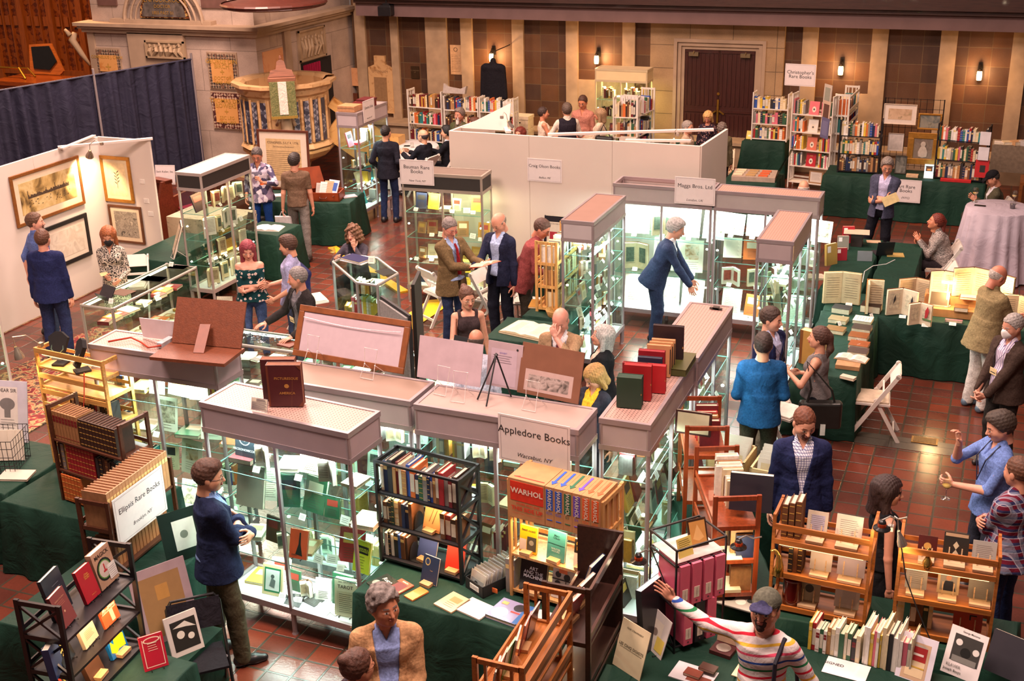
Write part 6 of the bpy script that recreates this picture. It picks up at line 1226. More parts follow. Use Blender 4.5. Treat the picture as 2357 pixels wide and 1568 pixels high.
for px,py,Y,lb in((1470,1288,7.55,'round copper and black reading lamp beside the pine rack'),(1700,1255,7.95,'round copper and black reading lamp on the red-brown ladder rack'),(2030,1212,7.95,'round copper and black reading lamp on the oak rack')):cup_lamp(lb,PY(px,py,Y))
F11=bookcase('oak rack with leather books and framed sheets on wooden stands',-1.26,8.05,.75,-.03,.72,.32,.82,(.02,.3,.58),OAK,'frame')
F12=bookcase('oak rack with framed photographs on stands at the table end',-.36,8.02,.75,.03,.68,.34,.78,(.02,.3,.58),OAK,'frame')
for Fm in(F11,F12):
 t=[q for q in bpy.data.objects if q.name.startswith('folding_bookcase')][-2 if Fm is F11 else-1]
 f=MB()
 for z in(.0,.28,.56,.7):f.box(.02,-.004,z+.02 if z<.6 else z,.7 if Fm is F11 else.66,.012,z+.06 if z<.6 else z+.045)
 f.build('front_rail',OAK,t)
for k in range(3):book(A(F11,.05+.05*k,.08,.6),.042,.16,.27+.02*k,'brown',2,'worn tan leather volume standing at the end of the oak rack, %s'%ORD[k],'tan volumes on the oak rack')
def stand_item(Fm,x,z,w,h,lab,col,shapes,name='framed_sheet',cat='print'):
 o=art(A(Fm,x,.12,z+.03),w,h,.01,lab,name,cat,col,shapes,.28,rough=.3);f=MB();f.box(-w*.42,-.08,0,w*.42,.09,.02)
 for s in(-1,1):f.bar((s*w*.25,-.02,.01),(s*w*.25,.0,h*.62),.008,.008)
 q=f.build('book_stand',WOOD('d8b890'));q.matrix_world=A(Fm,x,.12,z+.008);tag(q,'pale wooden stand under the '+' '.join(lab.split()[:9]),'stand')
SH=[('l',.15,.2,.85,.8,9,'8a8078')]
for a in((F11,.3,.6,.15,.19,'framed typed page on the top shelf of the oak rack','c8b8a4',[('r',.2,.15,.85,.85,'b0a8bc')]+SH),(F11,.53,.6,.19,.2,'clear-covered cream page on the top shelf of the oak rack','d8ccb8',SH),(F11,.35,.32,.16,.18,'white card on the middle shelf of the oak rack','dcd4d0',()),(F11,.57,.32,.2,.22,'large lilac-grey sheet on the middle shelf of the oak rack','bcb4c4',()),(F11,.28,.04,.16,.19,'small framed sheet of line drawing low on the oak rack','a89880',[('c',.5,.5,.2,'3a3430')]),(F11,.56,.04,.18,.17,'glass-mounted card low on the oak rack','c8c0bc',[('r',.3,.15,.85,.8,'b4acac')]),(F12,.19,.6,.13,.15,'dark red cased portrait on the end oak rack','4a1c1c',[('c',.5,.5,.2,'b88a48')]),(F12,.38,.6,.17,.2,'dark diamond-patterned cover on the end oak rack','2e2a26',[('p',((.5,.7),(.62,.55),(.5,.4),(.38,.55)),'c8b898'),('p',((.5,.4),(.62,.25),(.5,.1),(.38,.25)),'c8b898'),('r',.05,.86,.95,.98,'b89878')]),(F12,.57,.6,.16,.17,'grey lettered card on the top shelf of the end rack','a8a49c',SH),(F12,.14,.32,.15,.19,'grey printed page on the middle shelf of the end rack','aaa69e',SH),(F12,.36,.32,.15,.19,'framed photograph of a seated man in a dark coat','d0b890',[('r',.12,.12,.88,.88,'9a948c'),('p',((.2,.12),(.85,.12),(.7,.5),(.35,.5)),'2a2e38'),('c',.5,.62,.13,'c89070')]),(F12,.58,.32,.17,.18,'mesh-grey card on the middle shelf of the end rack','8f8a80',SH),(F12,.52,.04,.2,.2,'orange-red book with dark mark low on the end rack','c04024',[('r',.6,.55,.8,.6,'22201e'),('r',.55,.4,.6,.6,'22201e')])):
 stand_item(a[0],a[1],a[2]-.02+.02,a[3],a[4],a[5],a[6],a[7])
f=MB();f.lathe([(0,0),(.03,0),(.035,.04),(.02,.07),(.012,.1),(.02,.13),(.012,.15),(0,.16)],n=14);o=f.build('brass_bell',M('a88a4c',.25,.9),smooth=True);o.matrix_world=A(F12,.2,.02,.6);tag(o,'small brass hand bell before the dark red portrait','bell')
f=MB();f.tube([(0,0,0),(.01,0,.08),(.0,0,.16),(-.03,0,.2),(-.06,0,.19)],[.045,.03,.018,.014,.01],0,12);o=f.build('brass_horn',M('b8944c',.25,.9),smooth=True);o.matrix_world=A(F11,.06,-.0,.32);tag(o,'curved brass ear trumpet at the end of the oak rack','horn')
row(F11,.12,.22,.32,.06,.2,(.2,.24),('charcoal','brown','dark_brown'),'middle shelf end of the oak rack','dark volumes on the oak rack',seed=61,wr=(.03,.035));f=MB();f.lathe([(0,0),(.07,0),(.075,.05),(.07,.2),(.075,.22),(0,.2)],n=18);o=f.build('red_jar',M('5a1414',.1,0,.05,coat=.6),smooth=True);o.matrix_world=A(F11,.16,.1,.04);tag(o,'tall dark red glass jar on the bottom shelf of the oak rack','jar')
row(F12,.03,.3,.04,.1,.2,(.18,.24),('cream','teal','brown','brown','dark_green'),'bottom shelf of the end oak rack','books low on the end oak rack',seed=62,wr=(.03,.05))
clip_lamp('steel clip lamp with long black lead on the end oak rack',PY(2072,1236,7.95),(.3,.1,-1),'c8c4bc',.035,5,base_=PY(2050,1215,8.0))
f=MB();f.tube([PY(2072,1240,7.95),PY(2085,1330,7.9),PY(2110,1400,7.85),PY(2140,1470,7.8),PY(2142,1510,7.7)],.005,0,6);tag(f.build('lamp_cord',M('161416')),'long black lead hanging down the front of the end oak rack','cord')
FR=T(1858,1495,.752,-.16);row(FR,-.0,.38,0,0,.2,(.19,.25),['green','cream','yellow','white','tan','charcoal','white','cream','red','white','tan'],'pale row beside the man in the cap','pale books in the near row',wr=(.016,.036),seed=71,bands=(0,1,3,4),lean=0);row(FR,.385,.72,0,.02,.24,(.26,.34),['white','cream','charcoal','white','yellow','white','grey','pink','tan'],'tall pale row beside the near rack','tall pale books in the near row',wr=(.012,.035),seed=72,bands=(0,1,3),lean=0)
flat_book(T(1940,1560,.752,-.1),.3,.2,.004,'white sheet headed SIGNED lying before the pale row','e6e2e0',shapes=[('t','SIGNED',.2,.6,.2,'2a2a2c')],name='sheet',cat='paper')
art(T(2098,1568,.752,-.25),.24,.32,.006,'print of a red and cream tin in a ring binder sleeve','print_sheet','print','dcd8e4',[('r',.14,.02,.84,.85,'c8a888'),('c',.5,.76,.27,'b8b0a0',.05),('r',.24,.1,.76,.76,'e0c8a0'),('r',.24,.45,.76,.76,'a82c2c'),('r',.32,.57,.68,.62,'f0e4d8'),('r',.24,.3,.76,.33,'c8a040')],.4)
art(T(2205,1560,.752,-.35),.26,.34,.006,'white flyer with a black and white photograph of raised hands','flyer','flyer','e4dcdc',[('t','George Maciunas',.55,.93,.05,'2a2a2a'),('r',.15,.3,.9,.86,'3a3836'),('c',.52,.52,.14,'161616'),('c',.3,.7,.09,'d8d4d0'),('c',.78,.6,.09,'d8d4d0'),('r',.2,.3,.85,.42,'7a7874'),('t','KLAVIER',.3,.2,.08,'8a8484'),('t','Joseph Beuys',.3,.1,.07,'3a3a3a')],.4)
art(T(2310,1560,.752,-.4),.3,.3,.03,'dark grey folder standing at the near corner of the table','folder','folder','34323a',(),.4)
for i,(px,py,w,h,c_,sh,lb)in enumerate(((1590,1555,.3,.2,'dcd8dc',[('r',.4,.1,.95,.5,'8a4838')],'white folder of papers flat before the man in the cap'),(1720,1548,.2,.2,'d8c8a0',[('t','POE\nFIRE',.5,.5,.2,'4a3a2c')],'mottled cream booklet flat before the man in the cap'),(1690,1480,.14,.14,'e4d48c',[('l',.2,.3,.8,.6,3,'8a7a40')],'yellow note paper beside the medal case'),(1690,1385,.34,.24,'6a6864',[('r',.03,.03,.97,.97,'a8a49c'),('c',.3,.5,.14,'2a2a2a'),('c',.6,.4,.12,'dcd8d0'),('c',.8,.6,.1,'2c2c2c')],'large grey collage photograph flat behind the medal case'))):
 p=P(px,py,.76);flat_book(frame_at(p.x,p.y-.08,.752+.0*i,-.15),w,h,.008,lb,c_,shapes=sh,name='document',cat='document')
for k in range(2):flat_book(T(1590+35*k,1560-12*k,.764+.022*k,-.2),.12,.08,.02,('rust brown','dark brown')[k]+' small leather book on the white folder',('8a4838','4a2c24')[k])
t=E('medal_case','open brown case showing a large silver medal','case',P(1665,1500,.752),-.2);f=MB();f.box(-.08,-.07,0,.08,.07,.03);f.build('case_base',M('4a1c1c',.6),t);f=MB();f.extr([(-.08,0),(.08,0),(.08,.14),(-.08,.14)],(0,.08,.03),(1,0,0),(0,.25,1),.02);f.build('case_lid',M('b8987c',.5),t);f=MB();f.disc((0,0,.031),(1,0,0),(0,1,0),.055,0,28,.004,.05);f.build('medal',M('c8c4bc',.25,.9),t)
p2=P(123,932,1.65);F2=bookcase('dark wooden rack of leather sets behind the marbled-set rack',-7.6,7.62,.75,-.16,.92,.34,.95,(.0,.3,.6),DRK,'frame');
for k in range(8):book(A(F2,.03+.04*k,.03,.62),.036,.2,.27,'tan',4,'tan leather volume with red and green labels, %s of its set'%ORD[k],'tan leather set on the dark rack',0,'5a3420')
for k in range(11):book(A(F2,.365+.042*k,.03,.62),.038,.2,.26,'dark_brown',2,'near-black leather volume, %s of its set on the dark rack'%ORD[k],'near-black set on the dark rack',0,'4a2c20')
for k in range(9):book(A(F2,.14+.04*k,.03,.32),.036,.2,.26,'red',2,'bright red gilt volume, %s of its set on the dark rack'%ORD[k],'red gilt set on the dark rack')
row(F2,.03,.135,.32,.03,.2,(.24,.27),('dark_brown','grey','ochre'),'near end of the middle shelf of the dark rack','mixed volumes on the dark rack',seed=81,wr=(.03,.036));row(F2,.51,.88,.32,.03,.2,(.2,.24),('charcoal','charcoal','dark_brown','brown','dark_brown'),'far end of the middle shelf of the dark rack','mixed volumes on the dark rack',seed=82,wr=(.035,.04))
for k in range(6):book(A(F2,.05+.042*k,.0,.02),.038,.2,.26,'orange',2,'rust red gilt volume, %s of its set low on the dark rack'%ORD[k],'rust gilt set on the dark rack')
F3=bookcase('dark wooden rack carrying a white sign and a long marbled set',-6.24,6.72,.75,1.60,.86,.32,.68,(.02,.4),DRK,'frame')
for k in range(20):book(A(F3,.02+.0405*k,.02,.42),.038,.24,.33,'b08058',1,'tan and grey marbled volume, %s of the long matching set'%ORD[k],'long matching set over the booth sign',0,'7a5236')
for k in range(16):book(A(F3,.06+.045*k,.06,.04),.038,.2,.26,'a06840',0,'tan volume low on the marbled-set rack, %s of its row'%ORD[k],'lower set on the marbled-set rack',0,'7a5236')
sg=F3@Matrix.Translation((.36,-.02,.36));ux=(F3.to_3x3()@Vector((1,0,0)));sign('white booth sign ending in Brooklyn, NY on the dark wooden rack',sg.to_translation()+Vector((0,0,.12)),ux,.66,.42,[('Ellipsis Rare Books',.072,.68,0),('Brooklyn, NY',.045,.25,.3)])
F1=bookcase('light wooden slatted shelf with a clip lamp and necklace stands',-8.2,8.2,.75,-.1,.86,.34,1.2,(.0,.26,.52,.8,1.0),WOOD('d09a52',.4),'frame')
t=[q for q in bpy.data.objects if q.name.startswith('folding_bookcase')][-1];f=MB()
for z in(.05,.2,.33,.47,.6,.74,.9,1.15):f.box(.02,0,z,.84,.015,z+.05)
f.build('front_rail',WOOD('d09a52',.4),t)
row(F1,.3,.8,.54,.05,.24,(.19,.23),['dark_brown','charcoal','brown','red','dark_brown','tan'],'middle shelf of the light wooden shelf','books on the light wooden shelf',seed=85,wr=(.02,.04));row(F1,.4,.82,.28,.05,.2,(.17,.22),MIX,'lower shelf of the light wooden shelf','books on the light wooden shelf',seed=86,wr=(.02,.03));row(F1,.2,.8,.02,.05,.2,(.17,.22),MIX,'bottom shelf of the light wooden shelf','books on the light wooden shelf',seed=87)
clip_lamp('steel clip lamp at the corner of the light wooden shelf',F1@Vector((-.1,-.1,1.18)),(.15,.1,-1),'c8bca8',.05,10,base_=F1@Vector((.05,.05,1.22)))
for k,(x,y)in enumerate(((.2,.1),(.5,.05))):
 f=MB();f.extr([(-.05,0),(.05,0),(.08,.12),(.1,.2),(.03,.25),(-.03,.25),(-.1,.2),(-.08,.12)],(0,0,.05),(1,0,0),(0,.4,1),.04);f.box(-.06,-.04,0,.06,.1,.02);f.tube([(-.05,.06,.26),(-.06,-.0,.16),(0,-.02,.1),(.06,.0,.16),(.05,.06,.26)],.006,1,6);o=f.build('necklace_stand',[M('141214',.9),M('c8b890' if k else '7a9a8a',.3,.6)]);o.matrix_world=A(F1,x,y,1.02+.0*k,.3-.8*k);tag(o,('black bust with a gold and green necklace','fallen black bust with a silver necklace')[k]+' on the light wooden shelf','necklace stand')
f=MB();f.tube([F1@Vector((.62,.0,1.05)),F1@Vector((.6,-.03,.8)),F1@Vector((.52,-.03,.55))],.006,0,6);tag(f.build('orange_ribbon',M('c8442c')),'orange strap hanging down the light wooden shelf','strap')
t=E('wire_basket','black wire basket of papers on the green table beside the light shelf','basket',(-8.75,7.95,.752),.35);f=MB();a,b,h_=.34,.2,.34
for i in range(15):x=-a+i*2*a/14;f.tube([(x,-b,h_),(x*.95,-b*.9,0),(x*.95,b*.9,0),(x,b,h_)],.0028,0,4)
for i in range(8):y=-b+i*2*b/7;f.tube([(-a,y,h_),(-a*.95,y*.9,0),(a*.95,y*.9,0),(a,y,h_)],.0028,0,4)
for z in(.0,.08,.17,.26,h_):s=.95+.05*z/h_;f.tube([(-a*s,-b*s,z),(a*s,-b*s,z),(a*s,b*s,z),(-a*s,b*s,z),(-a*s,-b*s,z)],.0035,0,4)
f.build('wire_frame',M('18161a',.4,.4),t)
for k in range(6):art(frame_at(-8.95+.07*k,7.93+.03*k,.765,.35),.25,.3,.01,'sheet of pale papers in the wire basket, %s'%ORD[k],'paper','paper','c8bcae',(),.25,group='papers in the wire basket')
art(frame_at(-8.95,8.42,.752,.2),.42,.62,.01,'white poster with a grey raised fist standing behind the wire basket','poster','poster','c8c4d0',[('r',.2,.1,.75,.9,'dcd4cc'),('t','DEAR SIR',.48,.84,.08,'5a5654'),('c',.48,.62,.2,'7a7674',.1),('r',.4,.4,.56,.58,'7a7674'),('l',.3,.14,.7,.36,6,'8a8684')],.25)
flat_book(frame_at(-8.3,7.75,.752,.3),.3,.2,.02,'pink-edged pale envelope lying by the wire basket','c8b4a8',name='envelope',cat='envelope')
F4=bookcase('black crossed rack of occult books at the near corner',-5.37,5.2,.72,1.66,.84,.36,.9,(.04,.32,.6),BLK,'X',th=.02)
art(A(F4,.2,.1,.63,.12),.17,.25,.03,'faded maroon book on the top shelf of the near black rack',cover='7a3838',shapes=[('t','GREENE LITTLE MAN',.5,.78,.05,'c89878'),('c',.5,.4,.05,'c89878'),('l',.25,.6,.75,.7,3,'a86858')],tilt=.3,stand='1a1a1c')
art(A(F4,.3,.22,.63,.1),.22,.31,.03,'large dark blue-grey book behind the maroon one',cover='2c343e',shapes=[('l',.4,.5,.8,.7,3,'6a747e')],tilt=.22,stand='1a1a1c')
art(A(F4,.5,.12,.63,.0),.16,.25,.03,'crimson book with gilt script on the top shelf of the near rack',cover='a81c2c',shapes=[('t','Chess\nDouglas\nDoctor',.55,.72,.07,'d8a848',.2),('t','Arthur E. H.',.6,.14,.04,'d8a848')],tilt=.25,stand='1a1a1c')
art(A(F4,.7,.12,.63,.0),.21,.28,.05,'book with a black and green dial on a tan jacket',cover='b08c74',shapes=[('t','MAGICK',.5,.84,.15,'1c1816'),('c',.45,.45,.4,'141416'),('c',.45,.45,.33,'5a8a3c'),('c',.45,.45,.29,'c8b8b0'),('r',.42,.4,.48,.6,'b82c34'),('r',.36,.38,.54,.43,'b82c34'),('r',.56,.1,.98,.5,'d8d0cc'),('l',.6,.14,.95,.4,6,'8a8480')],tilt=.2,stand='1a1a1c')
art(A(F4,.15,.12,.35,.2),.17,.25,.03,'black book with a golden sun face on the middle shelf',cover='22262e',shapes=[('t','THE BOOK OF',.5,.88,.1,'d8d4cc')]+[('p',((.5,.5),(.5+.34*math.cos(a),.45+.24*math.sin(a)),(.5+.3*math.cos(a+.25),.45+.2*math.sin(a+.25))),'d8b868')for a in[i*pi/5 for i in range(10)]]+[('c',.5,.45,.18,'e8c878')],tilt=.3,rough=.2,stand='1a1a1c')
art(A(F4,.38,.1,.35,.1),.17,.25,.03,'cream title-page cover book on the middle shelf of the near rack',cover='e4cba8',shapes=[('t','THE EQUINOX\nBEING BOOK',.5,.85,.05,'4a3a2c'),('c',.5,.6,.07,'4a3a2c'),('l',.2,.2,.8,.42,6,'a08c70')],tilt=.25,stand='1a1a1c')
art(A(F4,.63,.1,.35,.0),.18,.27,.02,'orange book with a big cream numeral 4',cover='dc6a3c',shapes=[('p',((.08,.38),(.5,.95),(.72,.95),(.72,.48),(.95,.48),(.95,.36),(.72,.36),(.72,.05),(.5,.05),(.5,.36),(.08,.36)),'ecd8b8'),('p',((.28,.46),(.5,.76),(.5,.46)),'dc6a3c'),('t','ALEISTER CROWLEY',.5,.41,.075,'1c1816'),('t','BOOK',.3,.95,.06,'1c1816')],tilt=.25,stand='1a1a1c')
art(A(F4,.66,.1,.07,.0),.19,.27,.03,'blue book with a yellow paint splash',cover='1c6ab0',shapes=[('t','JACQUES VALLEE',.6,.86,.06,'dce8f0'),('p',((.05,.2),(.15,.5),(.3,.35),(.45,.65),(.5,.95),(.55,.6),(.7,.5),(.75,.85),(.82,.5),(.95,.45),(.9,.1),(.5,.15),(.3,.08)),'e4d81c')],tilt=.25,rough=.25,stand='wood')
art(A(F4,.38,.1,.07,.1),.18,.26,.04,'dark brown book with a small gilt seal on the bottom shelf',cover='4e3224',shapes=[('c',.55,.68,.06,'c89848'),('l',.2,.1,.6,.12,1,'a07840')],tilt=.3,stand='wood')
art(A(F4,.12,.1,.07,.2),.15,.24,.03,'striped paperback reading Attack at the near end of the bottom shelf',cover='26242a',shapes=[('r',.0,0,.18,1,'c8342c'),('r',.55,.05,.95,.4,'5aa04c'),('t','ATTACK',.6,.7,.15,'e8d040'),('r',.3,.85,.9,.95,'d0c8c0')],tilt=.3)
art(A(F4,.02,.1,.35,.3),.15,.24,.05,'blue cloth book seen through the crossed side of the near rack',cover='2a3c66',tilt=.1)
p=P(362,1540,.75);art(frame_at(p.x,p.y,.753,.9),.17,.25,.03,'crimson book with a cream ornamental border on the small green table',cover='b01c34',shapes=[('r',.1,.08,.9,.1,'e8d4c0'),('r',.1,.08,.13,.9,'e8d4c0'),('r',.87,.08,.9,.9,'e8d4c0'),('c',.5,.85,.36,'e8d4c0',.09),('c',.5,.85,.3,'b01c34',.06),('l',.3,.55,.7,.75,4,'e8d4c0')],tilt=.35,stand='1a1a1c')
flat_book(frame_at(-5.35,5.3,.753,.3),.28,.24,.01,'cream booklet with a brown picture at the near table corner','d8c0a0',shapes=[('r',.1,.1,.9,.9,'a88a6c')],name='booklet',cat='booklet')
art(frame_at(*P(432,1285,.76)[:2],.755,1.0),.34,.42,.008,'black mounted drawing in shiny plastic beside the man in navy','mounted_drawing','drawing','1e2a24',[('r',.3,.2,.85,.8,'c8ccc0'),('c',.55,.5,.1,'6a7468')],.3,rough=.12)
f=MB();p=P(400,1470,.5);f.box(p.x-.3,p.y-.25,0,p.x+.28,p.y+.25,.498);tag(f.build('draped_stool',DRAPE('123428')),'low green-draped stool under the mauve mount','stool')
art(frame_at(*P(400,1470,.5)[:2],.5,1.05),.46,.6,.012,'large mauve mount with brown sheet in plastic wrap leaning on the table','mounted_sheet','print','a8949c',[('r',.14,.08,.86,.88,'9a7850'),('r',.4,.55,.62,.75,'b88a4c')],.3,rough=.15)
art(frame_at(*P(415,1480,.55)[:2],.5,1.05)@Matrix.Translation((.02,-.1,0)),.26,.32,.02,'black and white scissor-figure print in plastic wrap','print_sheet','print','d4ccc8',[('r',.14,.12,.92,.85,'242220'),('c',.4,.5,.12,'d8d4cc'),('c',.7,.4,.1,'d8d4cc'),('p',((.2,.7),(.6,.8),(.9,.6),(.6,.66)),'d8d4cc')],.3,rough=.15)
f=MB();f.lathe([(.03,0),(.045,.03),(.045,.09),(.055,.1),(.052,.1),(.04,.09),(.04,.03),(0,.02)],n=18);o=f.build('paper_cup',M('c8a078',.7),smooth=True);o.location=(-5.98,7.25,.755);tag(o,'tan pottery cup beside the head of the man in navy','cup')
t=E('folding_chair','black folding chair with fabric back near the man in navy','chair',(*P(452,1425,.8)[:2],0),.75);c=M('141316',.35,.3);f=MB();f.tube([(-.2,-.25,0),(-.2,.12,.6),(-.2,.2,.8),(-.16,.21,.86),(.16,.21,.86),(.2,.2,.8),(.2,.12,.6),(.2,-.25,0)],.013,0,8);f.build('frame',c,t)
f=MB();f.tube([(-.18,.28,0),(-.18,-.05,.45)],.012,0,8);f.tube([(.18,.28,0),(.18,-.05,.45)],.012,0,8);f.build('leg',c,t);f=MB();f.box(-.18,-.2,.44,.18,.15,.46);f.build('seat',CLOTH('1c1b20'),t);f=MB();f.extr([(-.2,0),(.2,0),(.2,.22),(-.2,.22)],(0,.14,.62),(1,0,0),(0,.3,1),.015);f.build('backrest',CLOTH('222028'),t)
def strip(Fm,x0,x1,y,z,power,par):
 f=MB();f.box(x0,y-.008,z-.012,x1,y+.008,z);o=f.build('strip_lamp',EM('ffd090',2));o.matrix_world=Fm;tag(o,'thin warm strip lamp fixed under the %s'%par,'lamp','shelf strip lamps')
 L=area('strip_light',(0,0,0),x1-x0,.02,power,(1,.62,.33));L.matrix_world=Fm@Matrix.Translation(((x0+x1)/2,y,z-.016))
strip(F5,.05,.74,.05,.63,2.6,'top shelf of the black crossed rack');strip(F5,.05,.74,.05,.33,2.6,'middle shelf of the black crossed rack')
strip(F6,.05,.74,.05,.7,3,'crate shelf of the pine rack');strip(F4,.05,.78,.05,.6,2.6,'top shelf of the near black rack');strip(F4,.05,.78,.05,.32,2.6,'middle shelf of the near black rack')
strip(F11,.05,.66,.05,.56,0.5,'top shelf of the oak rack as added light');strip(F12,.05,.62,.05,.56,0.5,'top shelf of the end oak rack');strip(F1,.05,.8,.05,1.13,1.5,'upper rail of the light wooden shelf')  # oak rack strip is an added glow, no real lamp there
# ---------------------------------------------------------------- things on top of the cases
Z=2.022
bw=M('6e3820',.55,0,.15,30,.3)
t=E('folded_display_board','folded brown board easel lying open on the case top by the orange cord','display board',(-6.5,8.45,Z),.1)
f=MB();f.box(-.36,-.26,0,.38,.12,.03);f.build('base_board',bw,t);f=MB();f.extr([(-.34,0),(.36,0),(.36,.42),(-.34,.42)],(0,.1,.03),(1,0,0),(0,.45,.9),.015);f.build('upright_board',bw,t);f=MB();f.bar((.03,-.08,.03),(.0,.14,.22),.1,.012);f.build('strut',M('7a3c26',.5),t)
f=MB();pts=[Vector((-7.45,8.36,Z+.02)),Vector((-7.3,8.5,Z+.03)),Vector((-7.15,8.45,Z+.02)),Vector((-7.0,8.36,Z+.02)),Vector((-6.9,8.42,Z+.03))];f.tube(pts,.009,0,6);tag(f.build('extension_lead',M('b03a24',.4),smooth=True),'orange-red lead looping over the case beside the brown board','cord')
f=MB();f.box(-6.95,8.42,Z,-6.89,8.6,Z+.05);f.box(-6.951,8.44,Z+.01,-6.95,8.46,Z+.03,1);tag(f.build('power_strip',[M('b8b4b8',.5),M('2a2a2c')]),'grey power strip at the end of the orange-red cord','power strip')
f=MB();f.tube([(-7.5,8.4,Z+.01),(-7.3,8.6,Z+.015),(-7.0,8.5,Z+.02),(-6.85,8.62,Z+.06)],.005,0,5);tag(f.build('white_wire',M('d8d0d0')),'thin white wire beside the orange-red cord','wire')
art(frame_at(-7.0,8.62,Z,.05),.5,.2,.006,'white card sheet standing behind the orange-cord case','card_sheet','card','dcd0d4',(),-.1)
CM=C1.M
for k,x in enumerate((-.28,-.2)):
 o=art(CM@frame_at(x+.0,.1-.0,2.042,0)@Matrix.Rotation(.42,4,'Z')@Matrix.Translation((.13,-.1+k*-.085,0)),.28,.36,.075,('rear','front')[k]+' maroon leather volume standing on the peg-board top'+(' with gilt title' if k else ''),cover='4e1f22',shapes=([('r',0,0,.06,1,'6a3420'),('t','PICTURESQUE',.56,.68,.085,'b07c3c',.1),('c',.56,.5,.07,'b07c3c',.05),('t','AMERICA',.56,.33,.085,'b07c3c',.1),('p',((.85,0),(1,0),(1,.15)),'6a3420'),('p',((.85,1),(1,1),(1,.88)),'6a3420')]if k else()),tilt=0,pages='7a4a34',group=None)
art(CM@frame_at(-.16,-.17,2.042,.1),.15,.1,.003,'white printed note card leaning before the maroon volumes','note_card','card','d0c2c8',[('l',.05,.1,.95,.65,8,'7a7078'),('l',.3,.75,.9,.9,3,'7a7078')],.25)
picture('large wooden picture frame seen from behind with a mauve backing',(-5.1,8.74,Z+.2),(1,-.07,0),(0,.5,1),1.14,.46,.055,M('7a4420',.45,0,.2,14),'b8a0a8',M('b4a0a8',.7,0,.03),.025,name='picture_frame',inner=.0)
f=MB();pts=[(-5.6+.1*i,8.84-.007*i-.05,Z+.33-.03*math.sin(i*pi/10))for i in range(11)];f.tube(pts,.003,0,4);tag(f.build('hanging_wire',M('8a8486',.3,.7)),'hanging wire strung across the back of the large frame','wire')
f=MB();f.extr([(0,0),(.62,0),(.62,2.42),(0,2.42)],(-5.1,9.35,0),(.78,-.62,0),(0,0,1),.025,0);f.extr([(.03,.03),(.59,.03),(.59,2.39),(.03,2.39)],(-5.1-.012,9.35-.016,0),(.78,-.62,0),(0,0,1),.025,1);tag(f.build('framed_board',[M('1c1e22'),M('8a8886',.9,0,.2,60)]),'black-edged grey felt board standing behind the large frame','board')
f=MB();f.extr([(0,0),(.4,0),(.4,2.55),(0,2.55)],(-4.9,9.75,0),(.3,-.95,0),(0,0,1),.03,0);f.extr([(.04,.04),(.36,.04),(.36,2.5),(.04,2.5)],(-4.914,9.745,0),(.3,-.95,0),(0,0,1),.03,1);tag(f.build('framed_board',[M('1c1814'),M('a8765a')]),'dark frame with tan backing edge-on behind the grey felt board','frame')
for k,(x,y,rz,s)in enumerate(((-5.42,8.6,-.1,1.15),(-4.78,8.46,-.12,1.2),(-4.05,8.35,-.15,1.1),(-3.86,8.27,.0,1.15),(-3.25,8.3,-.1,1.1))):easel('white wire easel '+('propping the near end of the large frame','propping the far end of the large frame','tilted before the white poster','standing upright before the white poster','holding the engraving on the brown board')[k],(x,y,Z),rz,s)
art(frame_at(-4.1,8.56,Z,-.06),.6,.36,.005,'large blank white poster leaning behind two wire easels','poster','poster','bca6ae',(),.25,'c8b8bc')
art(frame_at(-3.62,8.6,Z,-.1),.32,.38,.012,'printed page behind clear acrylic with a black tripod easel','acrylic_page','sign','b09aa0',[('r',.1,.05,.85,.85,'b8a4b0'),('t','EXHIBIT',.45,.76,.05,'8a7cb0'),('c',.85,.88,.03,'2a262a'),('l',.15,.55,.7,.7,4,'8a7c88')],.2)
f=MB();
for q in((-.1,-.12),(.14,.02),(.02,-.22)):f.tube([(0,.06,.34),(q[0],q[1],.005)],.007,0,7)
f.lathe([(0,-.02),(.018,0),(0,.02)],(0,.06,.34),0,8);o=f.build('tripod_easel',M('1a171a',.4));o.location=(-3.62,8.42,Z);tag(o,'small black tripod easel before the acrylic page','easel')
art(frame_at(-3.2,8.52,Z,-.13),.56,.42,.012,'brown board with engraved town view propped on the case top','mounted_engraving','print','7c5340',[('r',.1,.08,.88,.5,'b49a94'),('r',.16,.14,.82,.4,PIC(['3a3430','8a7c76','b0a09a','5a504c'],16))],.3)
for k,(x,y,w,h,th,c_,lb)in enumerate(((-2.52,8.55,.2,.26,.09,'1e3a2c','dark green book box heading the row on the peg-board top'),(-2.5,8.72,.22,.3,.06,'9a1c20','large red book box behind the green one'),(-2.55,8.8,.2,.28,.04,'7a161c','dark red book box partly behind the large red one'),(-2.42,8.9,.2,.24,.05,'b02026','bright red box standing in the middle of the row'),(-2.48,9.0,.2,.26,.04,'20283c','navy book box in the row on the peg-board top'),(-2.5,9.12,.22,.27,.05,'8a1a24','crimson box with a clasp in the row'),(-2.47,9.24,.2,.28,.035,'c08a60','tan folder, first of three marbled folders'),(-2.47,9.31,.2,.28,.03,'b88458','middle tan marbled folder on the peg-board top'),(-2.47,9.38,.2,.28,.03,'c08e64','rear tan marbled folder on the peg-board top'),(-2.46,9.5,.26,.36,.04,'2a1c20','tall dark brown clasped folder at the end of the row'))):
 art(frame_at(x,y,Z,.12),w,h,th,lb,cover=c_,shapes=[('r',.96,.1,1,.9,'22201e')]if 6<=k<=8 else[('r',.97,.45,1.0,.5,'b08040')],tilt=0,pages=c_,name='book_box' if k<6 or k==9 else 'folder',cat='box' if k<6 or k==9 else 'folder')
flat_book(frame_at(-2.43,9.3,Z,.02),.36,.4,.06,'flat olive green box lying on the peg-board top','4a4a20','4a4a20',name='flat_box',cat='box')
